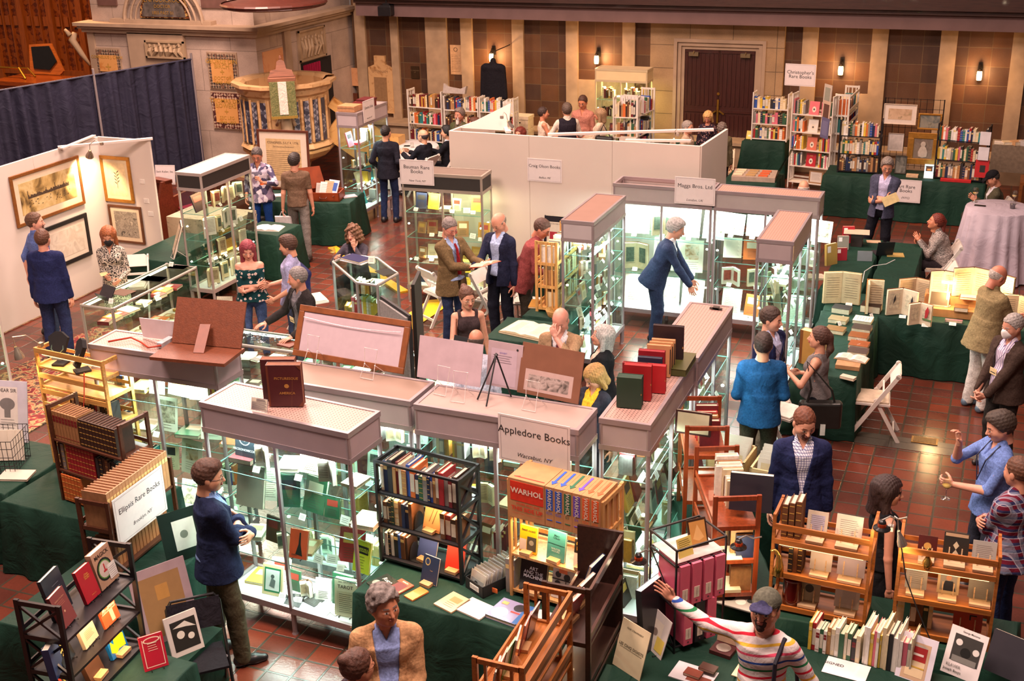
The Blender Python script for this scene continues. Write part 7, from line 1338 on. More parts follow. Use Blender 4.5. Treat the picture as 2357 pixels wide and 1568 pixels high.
f=MB();f.box(-2.45,11.0,Z,-2.33,11.03,Z+.012);f.box(-2.42,11.0,Z,-2.36,11.05,Z+.02);tag(f.build('bracket',M('3a302c',.5)),'small dark bracket lying at the far end of the peg-board top','bracket')
for x,y,w,d,h,c_,lb in((-10.8,19.05,.34,.3,.1,'b08058','open tan cardboard box on the cool-lit case'),(-10.72,19.45,.3,.34,.1,'6a1c1c','dark red flat box on the cool-lit case'),(-10.7,19.5,.26,.3,.04,'581818','thin maroon folder on top of the dark red box')):
 zz_=Z+(.1 if 'maroon' in lb else 0);f=MB();f.box(x-w/2,y-d/2,zz_,x+w/2,y+d/2,zz_+h);f.box(x-w/2+.01,y-d/2-.002,zz_+h*.6,x+w/2-.01,y-d/2,zz_+h*.65,1);tag(f.build('storage_box',[M(c_,.6),M('3a2418')],bevel=.004),lb,'box')
# ---------------------------------------------------------------- counters: small things
def lap(label,Mx,scr='c8dce0',rows=None,w=.32,col='1c1c20',em=2.2):
 t=E('laptop',label,'laptop',Mx.to_translation(),Mx.to_euler().z);f=MB();f.box(-w/2,0,0,w/2,.22,.014);f.build('keyboard_base',M(col,.4),t);f=MB();f.extr([(-w/2,0),(w/2,0),(w/2,.21),(-w/2,.21)],(0,.0,.014),(1,0,0),(0,-.3,.95),.008,0)
 f.build('lid',M(col,.4),t)
 f=MB();f.extr([(-w/2+.01,.01),(w/2-.01,.01),(w/2-.01,.2),(-w/2+.01,.2)],(0,.0005,.014),(1,0,0),(0,-.3,.95),-.001,0);f.build('screen',EM(scr,em),t);return t
t=E('laptop','open laptop with a bright web page on the glass counter by the bald man','laptop',(-5.3,11.2,.985),-.25);f=MB();f.box(-.17,-.02,0,.17,.2,.014);f.build('keyboard_base',M('2a2a2e'),t);f=MB();f.extr([(-.17,0),(.17,0),(.17,.22),(-.17,.22)],(0,.2,.014),(1,0,0),(0,.3,.95),.008);f.build('lid',M('1a1a1e'),t)
f=MB();o_=Vector((0,.199,.014));ux,uy=Vector((1,0,0)),Vector((0,.3,.95)).normalized()
for q,m_ in(((-.16,.01,.16,.21),0),((-.16,.175,.16,.19),1),((-.16,.16,.16,.172),2),((-.16,.145,.1,.155),3),((-.12,.09,.1,.094),4),((-.12,.07,.12,.074),4),((-.12,.05,.08,.054),4)):f.add([o_+ux*a+uy*b-Vector((0,.001+.0004*m_,0))for a,b in((q[0],q[1]),(q[2],q[1]),(q[2],q[3]),(q[0],q[3]))],[(0,1,2,3)],m_)
f.build('screen',[EM('d8e8ec',1.6),EM('8a2a50',1),EM('2a50a0',1),EM('e0d030',1.2),EM('7a8a94',.8)],t)
t=E('tablet_computer','dark tablet on a folded stand on the near end of the warm counter','tablet',(-10.42,11.75,.98),-.3);f=MB();f.extr([(-.13,0),(.13,0),(.13,.19),(-.13,.19)],(0,0,0),(1,0,0),(0,.55,.83),.01);f.build('tablet_body',M('26242a',.3),t);f=MB();f.extr([(-.13,0),(.13,0),(.13,.1),(-.13,.1)],(0,.0,0),(1,0,0),(0,-.5,.8),.006);f.build('cover_flap',M('2e2c34',.6),t)
flat_book(frame_at(-10.4,11.95,.98,-.1),.28,.22,.004,'brown glossy photograph sheet lying on the warm counter','5a3c24');flat_book(frame_at(-10.33,12.55,.98,.1),.3,.2,.003,'lilac-grey printed page lying on the warm counter','8a7880',name='page',cat='paper');flat_book(frame_at(-10.33,13.1,.98,.1),.26,.16,.003,'pale page at the far end of the warm counter','b8a8a8',name='page',cat='paper')
tent(frame_at(-10.25,11.68,.98,0),'white price card at the near corner of the warm counter',.07,.06);tent(frame_at(-10.45,13.2,.98,0),'white price card at the far end of the warm counter',.07,.06)
def goblet(label,p,s=1.,name='wine_glass',fill_='d8b860',stem=True):
 t=E(name,label,'glass',p);f=MB()
 f.lathe([(.0,0),(.034*s,.002),(.034*s,.005),(.005*s,.01),(.004*s,.075*s),(.012*s,.085*s),(.033*s,.11*s),(.036*s,.135*s),(.028*s,.17*s)]if stem else[(0,0),(.03*s,0),(.036*s,.1*s)],n=14);f.build('bowl',GLASS('f4f4f0',.25),t,smooth=True);f=MB();f.lathe([(0,.09*s),(.02*s,.095*s),(.032*s,.115*s),(0,.117*s)]if stem else[(0,.004),(.028*s,.004),(.032*s,.06*s),(0,.06*s)],n=12);f.build('drink',M(fill_,.1,0,.02),t,smooth=True);return t
goblet('clear tumbler on the glass counter beside the blue flower',(-8.45,11.35,.982),1.1,'tumbler','cdd4d4',False)
f=MB()
for i in range(40):a,b_=i*2.4,.3+.5*(i%5)/5;f.tube([(0,0,.03),(.035*math.cos(a)*math.cos(b_),.035*math.sin(a)*math.cos(b_),.03+.035*math.sin(b_))],.002,0,3)
o=f.build('paper_flower',M('1c3c50'));o.location=(-8.2,11.15,.985);tag(o,'dark blue paper flower on the glass counter','flower');flat_book(frame_at(-8.35,11.02,.982,.5),.22,.16,.003,'pink envelope under the dark blue flower','c8a898',name='envelope',cat='envelope');flat_book(frame_at(-7.35,11.05,.982,-.2),.2,.16,.02,'chestnut leather wallet at the end of the counter','6a3220','6a3220',name='wallet',cat='wallet')
f=MB();r_=random.Random(9)
for i in range(90):x,y=r_.uniform(-.28,.28),r_.uniform(-.12,.12);f.tube([(x,y,r_.uniform(0,.01)),(x+r_.uniform(-.03,.03),y+r_.uniform(-.03,.03),r_.uniform(0,.02))],r_.uniform(.003,.008),r_.randrange(3),4)
o=f.build('trinkets',[M('2a3a4c',.3,.4),M('8a949c',.3,.6),M('1c242c')]);o.location=(-7.75,11.2,.982);tag(o,'spread of small dark and silver trinkets on the counter','trinkets',kind='stuff')
f=MB();
for i in range(5):f.tube([(0,0,.02+.015*i),(.05*math.cos(i*1.3),.05*math.sin(i*1.3),.05+.02*i),(.08*math.cos(i*1.3+.5),.05*math.sin(i*1.3+.5),.02+.01*i)],[.012,.016,.006],0,6)
o=f.build('gilt_figurine',M('b88a3c',.3,.7),smooth=True);o.location=(-8.62,11.9,1.0);
f=MB();f.box(-8.75,11.7,0,-8.5,12.0,1.0);tag(f.build('plinth',M('3a3230')),'small dark plinth under the gilt figurine','plinth');tag(o,'small curled gilt figurine beyond the counter','figurine')
art(frame_at(-8.62,11.78,1.003,.3),.2,.2,.003,'tan torn paper standing by the gilt figurine','paper','paper','b8a088',(),.2);flat_book(frame_at(-8.5,11.2,.984,.4),.2,.14,.01,'stack of blue and white leaflets near the tumbler','c8c4d4',name='leaflets',cat='leaflet')
# ---------------------------------------------------------------- corner tables
t75=.752
def big(px,py,w,h,lb,rz=0.,sp=.6,pic=None,cover='7a5a34',page='d8c49c',z=t75):p=P(px,py,z);return open_book(frame_at(p.x,p.y,z,rz),w,h,lb,cover,sp,page,pic)
big(1935,697,.24,.42,'tall open vellum book with engraved title by the table corner',.15,.25,None,'cdb98c','c8b08c');big(1992,712,.2,.4,'tall open book showing a tan ribbed spine',.9,.8,None,'a8692c','d8c8a4')
B1_=big(2074,722,.22,.34,'open bird book with two swallows at the table corner',.05,.55,'cfc4a8','6a3c24','dcccb0');B2_=big(2115,745,.17,.28,'smaller open bird book with a red bird',.1,.6,'cfc4a8','8a5a34','dcccb0');big(2105,690,.24,.3,'open book behind the two bird books',.1,.5,None,'8a5c34','cdb08c')
f=MB();f.extr([(-.02,0),(.01,.02),(.03,.1),(.01,.16),(-.02,.1)],(0,0,0),(1,0,0),(0,0,1),.002,0);f.box(-.05,-.001,-.02,.07,.001,.0,1);o=f.build('bird_print',[M('b02c30'),M('5a7a4a')]);o.location=(.07,-.1,.1);o.rotation_euler.z=-.6;o.parent=B2_
for k,(px,py)in enumerate(((2062,715),(2078,700))):f=MB();f.extr([(0,0),(.03,.06),(.02,.12),(.0,.06)],(0,0,0),(1,0,0),(0,0,1),.002);o=f.build('bird_print',M('2c2a30'));o.location=((-.1,-.1,.15),(.1,-.1,.15))[k];o.rotation_euler.z=(.55,-.55)[k];o.parent=B1_
for k,(px,py,w,h,th,c_,rz,lb)in enumerate(((1932,672,.14,.2,.04,'d8c8a0',-.4,'cream vellum book, topmost in the outer row'),(1920,700,.17,.22,.07,'3a3a3c',-.4,'dark grey ribbed volume in the outer row'),(1912,722,.17,.22,.05,'a08a68',-.4,'mottled tan volume in plastic in the outer row'),(1905,745,.17,.22,.05,'8a6038',-.4,'plain brown volume in the outer row'),(1985,697,.2,.24,.09,'33241c',-.35,'thick near-black ribbed volume heading the inner row'),(1968,722,.2,.22,.04,'d8cfc0',-.35,'white book with red rows of figures in the inner row'),(1965,742,.18,.22,.05,'4a3a34',-.35,'thin dark brown volume in the inner row'),(1957,762,.18,.22,.06,'8a4c24',-.35,'tan volume with gilt ribs in the inner row'),(1958,778,.18,.22,.04,'9a5028',-.35,'orange-brown volume in the inner row'),(1955,795,.18,.22,.05,'55403a',-.35,'dull brown volume in the inner row'))):
 p=P(px,py+8,.76);o=flat_book(frame_at(p.x,p.y-.1,t75,rz-1.3),w,h,th,lb,c_,shapes=[('l',.2,.2,.8,.8,5,'a83c34')]if 'figures' in lb else[('r',.05+.18*q,0,.08+.18*q,1,c_)for q in range(5)])
for k,(px,py)in enumerate(((2010,715),(2004,730),(1990,745),(1985,757),(1978,775),(1976,787),(1976,800),(1938,735),(1930,748))):p=P(px,py,t75);tent(frame_at(p.x,p.y,t75,.9),'small folded white card beside the rows of leather books, %s from the corner'%ORD[k],.05,.045)
big(1955,828,.17,.2,'open book of engravings lying at the end of the leather rows',-.1,.1,None,'a07c50','d8d0c4')if False else open_book(frame_at(*P(1955,840,t75)[:2],.8,-.15),.17,.16,'open book of engravings lying at the end of the leather rows','a07c50',.1,'d4ccc0','d4ccc0',False)
f=MB();p=P(1950,850,t75);f.box(-.13,0,0,.13,.16,.045);o=f.build('tan_box',M('a87c54'));o.location=(p.x,p.y-.02,t75);tag(o,'tan box under the open book of engravings','box')
p=P(1950,870,t75);flat_book(frame_at(p.x,p.y-.06,t75,-.3),.16,.08,.03,'white and brown slipcase beyond the tan box','c8b8a4')
p=P(1873,840,t75);o=art(frame_at(-1.72,12.95,t75,-.35),.3,.4,.1,'huge yellowed vellum volume standing beside the ponytailed woman',cover='b8904c',shapes=[('r',.0,0,.12,1,'7a4c24')],tilt=0,pages='cdb884')
art(frame_at(-1.52,13.05,t75,.7),.3,.3,.02,'cream sleeve leaning beside the huge vellum volume','sleeve','paper','cbb690',(),.1)if False else None
f=MB();p=P(2170,690,t75);f.box(-.42,-.08,0,.55,.1,.1);f.box(-.3,.1,0,.6,.3,.22);o=f.build('display_step',M('b08050',.6));o.location=(p.x+.1,15.1,t75);tag(o,'stepped tan display stand under the warm-lit books','stand')
for px,z,w,h,rz,sp,lb in((2172,1.0,.17,.28,.1,.35,'warm-lit open book beside the small desk lamp'),(2240,1.0,.26,.36,.05,.45,'large warm-lit open book on the tan step'),(2310,.98,.17,.3,-.2,.4,'bright open book behind the man in the khaki shirt')):
 q=PY(px,640,15.32);open_book(frame_at(q.x,15.32,.975,rz),w,h,lb,'6a4024',sp,'e8d0a0')
q=PY(2345,700,15.2);open_book(frame_at(q.x,15.15,t75,-.3),.22,.34,'large open printed book at the far end of the long table','4a3a30',.4,'c8b090')
q=PY(2165,690,15.1);art(frame_at(q.x-.02,15.1,.855,0),.24,.2,.03,'dark mirror-like panel in tan frame on the display step','framed_print','picture','a0703c',[('r',.08,.1,.92,.9,'4a3a1c')],.5,rough=.2);q=PY(2215,690,15.1);flat_book(frame_at(q.x,14.98,.855,0),.16,.14,.05,'small brown clasped book on the display step','5a3c24');q=PY(2232,660,15.3);flat_book(frame_at(q.x,15.1,.975,0),.2,.14,.03,'red-edged open tray book on the tan step','8a2424',shapes=[('r',.05,.05,.95,.95,'e8d0a8')])
p=P(2195,742,t75);flat_book(frame_at(p.x,p.y-.02,t75,0),.2,.05,.03,'mauve marbled ledger edge under the display step','7a5460')
for k,(px,py)in enumerate(((1935,640),(1955,700),(2078,728),(2130,748),(2193,745))):
 p=P(px,py,t75);tent(frame_at(p.x,p.y-.04,t75,0),'white caption card before the open books, %s along the long table'%ORD[k],.08,.03)
t=E('desk_lamp','small white desk lamp glowing over the warm-lit open book','lamp',(PY(2185,640,15.15).x,15.15,.855));f=MB();f.tube([(0,0,0),(0,0,.3),(.02,-.06,.33)],.008,0,8);f.lathe([(.05,0),(.05,.01),(0,.012)],n=14);f.build('stem',M('d8d4cc'),t);f=MB();f.box(-.08,-.09,.32,.08,-.05,.345);f.build('lamp_head',M('e0dcd4'),t);f=MB();f.box(-.075,-.088,.316,.075,-.052,.32);f.build('glow_strip',EM('ffd890',14),t)
point('lamp_light',(PY(2185,640,15.15).x,15.0,1.12),11,(1,.66,.3),.04);point('lamp_light',(PY(2300,640,15.15).x,15.1,1.2),9,(1,.66,.3),.04)
for px,py,w,h,c_,lb,rz,z in((1952,560,.17,.25,'a8202c','bright red book standing on the green side table',.3,t75),(1940,575,.16,.2,'8a8478','grey book with white tag behind the green table edge',.3,t75),(1937,600,.15,.18,'9a2430','dark red and cream book on the side table',.4,t75),(1915,610,.2,.3,'b8944c','tall yellowed book held on a wooden stand on the side table',.9,t75)):p=P(px,py,z);art(frame_at(p.x,p.y,z,rz),w,h,.04,lb,cover=c_,shapes=[('r',.1,.6,.4,.9,'e8e0dc')],tilt=.1)
p=P(1900,545,.9);flat_book(frame_at(-1.82,17.6,.95,.1),.36,.26,.004,'pale printed sheet raised on a dark stand on the side table','cbb49c',name='sheet',cat='paper');f=MB();f.box(-1.9,17.65,t75,-1.74,17.8,.948);tag(f.build('dark_stand',M('2a1c18')),'dark wooden block under the pale sheet','stand')
open_book(frame_at(*P(1878,645,t75)[:2],t75,.3),.15,.2,'open book lying flat at the near end of the side table','8a7a60',.1,'c8baa4','c8baa4',False)
art(frame_at(-1.62,17.0,t75,.2),.2,.14,.02,'grey patterned booklet on the green side table','booklet','booklet','7a7c80',(),.1)
lap('black tablet propped on the table before the red-haired woman',frame_at(*P(2035,588,t75)[:2],t75,.4),'14141c',w=.24,em=.1)
flat_book(frame_at(*P(2062,592,t75)[:2],t75,.2),.24,.2,.004,'tan folded map beside the black tablet','a88c50',name='map',cat='paper');flat_book(frame_at(*P(2012,560,t75)[:2],t75,.2),.2,.14,.004,'cream envelope at the table edge near the seated woman','c8a888',name='envelope',cat='envelope')
f=MB();f.tube([P(1985,650,t75),P(1990,625,t75),P(2010,612,t75),P(2040,608,t75),P(2060,598,t75)],.006,0,5);tag(f.build('white_cable',M('d8d4d0')),'white cable trailing across the green table to the black tablet','cable')
goblet('sparkling flute standing on the tall lilac table',P(2243,465,1.062),1.3,'flute','d8b868');goblet('dark drink glass on the tall lilac table',P(2330,480,1.062),1.2,'tumbler','1c1418',False);goblet('upturned clear glass on the dark tumbler side of the lilac table',P(2333,470,1.062),1.2);flat_book(frame_at(*P(2255,475,1.062)[:2],1.062,-.1),.16,.06,.01,'dark phone on the tall lilac table','2a241c','2a241c',name='phone',cat='phone')
flat_book(frame_at(-11.1,21.75,.782,.3),.12,.1,.003,'small green leaflet on the round white table','6a7a3c',name='leaflet',cat='leaflet');goblet('small clear glass on the round white table',(-10.95,21.7,.782),1.,'tumbler','d8d4cc',False)
open_book(frame_at(-5.12,12.75,t75+.02,-.2),.3,.42,'large open folio with brown drawing on the green table','b89868',.1,'d8c8a8','b09070',False);flat_book(frame_at(-5.12,12.74,t75,-.2),.62,.44,.02,'stack of worn sheets beneath the open folio','b89a70')
f=MB();f.box(-4.75,12.75,t75,-4.66,12.9,t75+.04);tag(f.build('red_stapler',M('8a1c1c',.3)),'dark red desk tool beside the open folio','stapler')
f=MB();f.lathe([(.09,0),(.12,.08),(.115,.085),(.085,.01),(0,.01)],n=18);o=f.build('wicker_basket',M('a87c44',.8,0,.3,60),smooth=True);o.location=(-4.98,13.58,t75);tag(o,'round wicker basket at the foot of the pine lattice shelf','basket')
F13=bookcase('pine lattice shelf beside the narrow glass case',-4.97,13.66,.75,pi/2,.95,.3,.93,(.03,.32,.62),PINE,'slat')
row(F13,.03,.9,.34,.03,.2,(.2,.27),['charcoal','tan','cream','brown'],'middle shelf of the pine lattice','books on the pine lattice',seed=91,wr=(.03,.06));row(F13,.03,.9,.64,.03,.2,(.2,.25),['cream','tan','white','charcoal'],'top shelf of the pine lattice','books on the pine lattice',seed=92,wr=(.03,.06));row(F13,.03,.9,.05,.03,.2,(.18,.25),['ochre','tan','cream','brown'],'bottom shelf of the pine lattice','books on the pine lattice',seed=93,wr=(.03,.05))
flat_book(frame_at(-5.28,13.75,t75,.2),.24,.3,.02,'yellow picture board lying left of the pine lattice'.replace('left of','beside'),'a87c34',shapes=[('r',.4,.4,.7,.7,'4a3420')],name='board',cat='picture')
art(frame_at(-5.62,15.35,.95,0),.34,.55,.04,'tall black portfolio with cream and red sheets leaning on the long wall','portfolio','portfolio','1c1a20',[('r',.12,.0,.95,.85,'c8bca8'),('t','PEOPLE IN THE FUTURE',.5,.8,.045,'6a6458'),('r',.25,.0,.97,.6,'9a2430'),('r',.45,.0,1.0,.35,'22241e')],.12);f=MB();f.box(-5.85,15.2,0,-5.3,15.55,.94);tag(f.build('display_plinth',DRAPE('123428')),'small green-draped plinth under the black portfolio','plinth')
f=MB();f.box(-5.62,14.95,.755,-5.4,15.15,1.02,0);f.box(-5.5,14.93,.9,-5.42,14.95,1.0,1);
f2=MB();f2.box(-5.8,14.9,0,-5.38,15.18,.75);tag(f2.build('display_plinth',DRAPE('123428')),'green-draped block under the black and red boxes','plinth');tag(f.build('document_box',[M('1a1c1e'),M('8a1c24')]),'black document box with a red tab near the bending man','box')
t=E('water_bottle','dark steel water bottle on the green table behind the man in the navy blazer','bottle',(-5.9,15.0,.75));f=MB();f.lathe([(0,0),(.035,0),(.036,.18),(.02,.21),(.02,.24),(0,.24)],n=14);f.build('flask',M('2a2c34',.3,.6),t,smooth=True)
t=E('attache_case','open brown leather attache case full of papers on the green table','case',(-10.65,17.75,.752),.25);LE=M('8a3c1c',.4,0,.15,10);f=MB();f.box(-.28,-.16,0,.28,.2,.02);
for q in((-.28,-.16,.28,-.14),(-.28,.18,.28,.2),(-.28,-.16,-.26,.2),(.26,-.16,.28,.2)):f.box(q[0],q[1],0,q[2],q[3],.15)
f.build('case_body',LE,t);f=MB();f.extr([(-.36,0),(.1,0),(.1,.38),(-.36,.38)],(-.16,.2,.15),(.85,.5,0),(-.25,.1,.95),.05);f.build('case_lid',LE,t);f=MB();f.tube([(-.06,-.17,.08),(-.05,-.2,.06),(.05,-.2,.06),(.06,-.17,.08)],.008,0,6);f.lathe([(0,0),(.02,0),(0,.01)],(.18,-.165,.1),0,8);f.build('handle',M('5a2412',.4),t)
for k in range(4):art(frame_at(-10.72+.06*k,17.72+.01*k,.8+.02*k,.2-.12*k),.22,.24,.01,('grey typed papers','white clipped papers','tan leaflet','blue and white brochure')[k]+' sticking up in the attache case','paper','paper',('a8a098','d0ccc8','b89878','c8ccd8')[k],[('r',.1,.2,.9,.8,'3a5aa0')]if k==3 else[('l',.1,.2,.9,.8,6,'7a7470')],.5)
for k,(x,y,c_)in enumerate(((-11.0,17.6,'3c4c8a'),(-11.55,17.62,'d0ccd4'),(-10.28,17.95,'9c94a0'),(-11.2,17.75,'c8c4cc'))):flat_book(frame_at(x,y,.753,.2+.3*k),.24,.18,.015,('blue brochure','white magazine','stack of mauve leaflets','pile of white pages')[k]+' on the attache case table',c_,name='brochure',cat='brochure')
def decl(f,o,ux,up):f.text('CONGRESS, JULY 4, 1776.',.055,o+up*.3,ux,up);f.text('The Unanimous Declaration',.035,o+up*.23,ux,up);[f.extr([(-.33,0),(.33-.05*(i%3),0),(.33-.05*(i%3),.004),(-.33,.004)],o+up*(.15-.035*i),ux,up,.0006)for i in range(13)]
c=PY(655,372,18.15);picture('large brown-framed parchment declaration behind the two men',(c.x,18.15,1.28),(1,.1,0),(0,.05,1),.98,1.05,.04,M('5a2c1c',.4),'d8c8b4',M('c8a878',.7),.03,inner=.12,extra=decl)
f=MB();f.tube([(c.x-.3,18.3,0),(c.x-.3,18.2,.8)],.02);f.tube([(c.x+.3,18.3,0),(c.x+.3,18.2,.8)],.02);f.box(c.x-.45,18.1,.74,c.x+.45,18.25,.77);tag(f.build('display_easel',WOOD('6a4024')),'wooden easel legs under the parchment declaration','easel')
f=MB();f.tube([P(432,470,.76),PY(432,470,P(432,470,.76).y)],.01)if False else None
art(frame_at(-11.25,14.25,.752,-.9),.4,.5,.03,'black-framed document leaning on a white wire easel beside the dark-header case','framed_document','picture','1c1814',[('r',.08,.07,.92,.93,'c8b498'),('r',.2,.2,.8,.8,'b0a084')],.35);easel('white wire easel behind the black-framed document',(-11.1,14.15,.752),-.6,1.3)
f=MB();f.box(-12.3,15.55,0,-11.1,16.3,.9);tag(f.build('marble_pedestal',MARBLE('b8a890','6a6458',5)),'speckled marble block between the booth wall and the dark-header case','pedestal')
open_book(frame_at(-10.6,15.75,.752,.2),.22,.28,'open white catalogue on the small green desk','c8c0b8',.1,'dcd0c8','dcd0c8',False);art(frame_at(-10.85,15.7,.752,-.3),.2,.28,.02,'dark book on a white wire easel on the small desk','book','book','3a2c28',[('c',.5,.5,.1,'e8c070')],.3,stand='d8d0c8')
F14=bookcase('white slatted bookcase next to the round white table',-12.05,23.75,.42,-.1,.86,.3,1.12,(.02,.38,.74),WHT,'slat');F14b=bookcase('white slatted bookcase under the hanging dark coat, first section',-11.12,23.6,.42,.0,.8,.3,1.05,(.02,.38,.74),WHT,'slat');F14c=bookcase('white slatted bookcase under the hanging dark coat, end section',-10.3,23.6,.42,.0,.78,.3,1.05,(.02,.38,.74),WHT,'slat')
table('low green draped bench under the white slatted bookcases',-12.15,23.5,-9.45,24.1,0,.41)
for Fm,nm,w_,s0 in((F14,'white bookcase nearest the round table',.86,101),(F14b,'first section under the dark coat',.8,111),(F14c,'end section under the dark coat',.78,121)):
 for li,z in enumerate((.04,.4,.76)):row(Fm,.03,w_-.03,z,.03,.22,(.19,.28)if li==2 else(.18,.26),[MOD,LEA,MIX][(li+s0)%3],'%s shelf of the %s'%(('bottom','middle','top')[li],nm),'books in the '+nm,seed=s0+li,wr=(.028,.05))
for k,z in enumerate((.5,.8)):f=MB();f.box(-.23,-.17,0,.23,.17,.24,0);f.box(-.24,-.18,.2,.24,.18,.27,0);f.box(-.06,-.175,.12,.06,-.17,.15,1);o=f.build('archive_box',[M('d8c4a4',.7),M('3a2c20')]);p=PY(1199,290,24.5);o.location=(p.x,24.5,.42+.28*k);tag(o,('lower','upper')[k]+' of two cream archive boxes by the back wall','box','cream archive boxes');
f=MB();p=PY(1199,290,24.5);f.box(p.x-.3,24.25,0,p.x+.3,24.75,.41);tag(f.build('low_bench',WOOD('7a4a24')),'low wooden bench under the cream archive boxes','bench')
q=PY(1136,185,24.6);g=Field((-.32,-.16,-.55),(.32,.16,.5),.014);X_,Y_=np.array((1.,0,0)),np.array((0,1.,0));g.frus((0,0,-.5),(0,0,.28),(.24,.1),(.24,.1),X_,Y_,.04);g.cone((-.17,0,.28),(.17,0,.28),.08,.08,.05);g.cone((-.22,0,.26),(-.27,0,-.35),.065,.05,.03);g.cone((.22,0,.26),(.27,0,-.35),.065,.05,.03);g.cone((0,0,.3),(0,0,.42),.08,.06,.04)
V,Fc=g.mesh();tag(np_mesh('hanging_coat',V,Fc,CLOTH('1c1a20'),None,None,tuple(q)),'dark coat hung below the sconce over the white bookcases','coat')
f=MB();f.tube([q+Vector((0,0,.4)),q+Vector((0,.1,.6)),Vector((q.x,YW-.02,q.z+.62))],.012);tag(f.build('coat_hook',M('2a2018',.5,.5)),'dark hook holding the hanging coat on the wall','hook')
f=MB();p=PY(1055,208,23.9);f.extr([(-.25,0),(.25,0),(.28,.16),(.15,.1),(-.15,.14),(-.24,.2)],(p.x,23.75,1.5),(1,0,0),(0,.2,1),.1);tag(f.build('plastic_bag',M('a89c94',.4)),'crumpled grey bag lying on top of the white bookcases','bag')
F17=bookcase('white lattice shelf beside the yellow-lit case, holding a white sign',PY(1470,330,23.4).x-.45,23.1,.5,.12,.5,.3,1.2,(.05,.4,.8),WHT,'slat');F17b=bookcase('white lattice shelf turned sideways next to the dark doorway',PY(1500,300,23.9).x-.1,23.2,.5,1.45,.9,.3,1.25,(.05,.4,.8),WHT,'slat')
for li,z in enumerate((.07,.42,.82)):row(F17b,.05,.85,z,.03,.2,(.2,.3),MOD,'%s shelf of the sideways white lattice'%('bottom','middle','top')[li],'books on the sideways white lattice',seed=131+li,wr=(.03,.08));row(F17,.05,.45,z,.03,.2,(.2,.3),MIX,'%s shelf of the white lattice with the sign'%('bottom','middle','top')[li],'books on the white lattice with the sign',seed=136+li,wr=(.03,.06))
table('green draped table under the white lattice shelves',-7.5,22.95,-6.35,24.15,0,.49)
p=PY(1450,300,22.9);f=MB();f.box(p.x-.2,22.7,.6,p.x+.2,22.9,.85);f.box(p.x-.17,22.75,.85,p.x+.17,22.88,1.0,1);tag(f.build('card_box',[M('a0683c'),M('cfc4b8',.4)]),'tan cardboard box of sleeves below the white lattice sign','box');f=MB();f.box(p.x-.25,22.65,0,p.x+.25,22.94,.6);tag(f.build('low_stool',WOOD('6a4428')),'low stool under the tan cardboard box','stool')
clip_lamp('steel clip lamp on the brace at the near corner of the long booth wall',PY(1172,285,16.3),(.3,.4,-1),'d8ccc0',.05,60,(1,.72,.42),base_=PY(1155,270,16.2));clip_lamp('white clip lamp on the far brace of the long booth wall',PY(1550,325,16.5),(-.3,.4,-1),'d8ccc0',.05,60,(1,.72,.42),base_=PY(1560,310,16.4))
F15=bookcase('white bookcase under the white sign, standing back',-4.72,24.35,.75,-.05,.72,.28,.95,(.02,.32,.62),WHT,'slat');F15b=bookcase('tall white bookcase in front of the pair, from the floor',-3.85,23.75,.0,-.2,.82,.3,1.82,(.1,.42,.74,1.08,1.42),WHT,'slat');F15c=bookcase('tall white bookcase seen end-on with slanting rails',-3.0,24.75,.0,-pi/2-.05,1.0,.28,1.85,(.1,.42,.74,1.08,1.42),WHT,'slat')
t=[q for q in bpy.data.objects if q.name.startswith('folding_bookcase')][-1];f=MB()
for z in(.25,.5,.75,1.0,1.25,1.5,1.75):f.box(.02,.262,z,.98,.28,z+.05)
f.build('back_rail',WHT,t)
for li,z in enumerate((.04,.34,.64)):row(F15,.03,.68,z,.03,.2,(.17,.24),MOD,'%s shelf of the white bookcase standing back'%('bottom','middle','top')[li],'books in the white bookcase standing back',seed=141+li,wr=(.03,.06))
for li,z in enumerate((.44,.76,1.1,1.44)):
 row(F15b,.03,.26,z,.03,.2,(.2,.28),MOD,'%s shelf, near half, of the tall white bookcase'%('lower','middle','upper','top')[li],'books in the tall white bookcase',seed=151+li,wr=(.02,.04));row(F15b,.58,.78,z,.03,.2,(.2,.28),MOD,'%s shelf, far half, of the tall white bookcase'%('lower','middle','upper','top')[li],'books in the tall white bookcase',seed=156+li,wr=(.02,.04))
 art(A(F15b,.42,.06,z),.19,.25,.02,('red oval-portrait book','pink and orange fan-cover book','white line-drawing book','pink-bordered picture book')[li]+' facing out on the tall white bookcase',cover=('b01c28','c86a50','d8d0c4','d86a70')[li],shapes=[('c',.5,.4,.2,'d8ccb8',.22),('c',.5,.4,.1,'5a4a44'),('t','VIVE' if li==0 else '',.5,.8,.12,'d8a860')],tilt=.2)
row(F15c,.05,.95,1.44,.03,.2,(.2,.3),MOD,'top shelf of the end-on white bookcase','books in the end-on white bookcase',seed=161,wr=(.03,.06));row(F15c,.05,.95,1.1,.03,.2,(.2,.3),MOD,'upper shelf of the end-on white bookcase','books in the end-on white bookcase',seed=162,wr=(.03,.06))
art(A(F15b,.55,.05,.12),.28,.24,.03,'framed notice on the lowest shelf of the tall white bookcase','framed_notice','sign','9a7450',[('r',.1,.1,.9,.9,'d0c4b8'),('l',.2,.3,.8,.7,5,'6a6460')],.1)
for k,(px,py,c_)in enumerate(((1750,296,'e0b83c'),(1772,300,'d8502c'),(1806,303,'d8403c'))):p=P(px,py,.752);art(frame_at(p.x,24.42,.752,0),.16,.17,.02,('yellow','orange','red-orange')[k]+' small book facing out on the green table before the white bookcase',cover=c_,shapes=[('r',.2,.3,.8,.5,'e8d8c0')],tilt=.5)
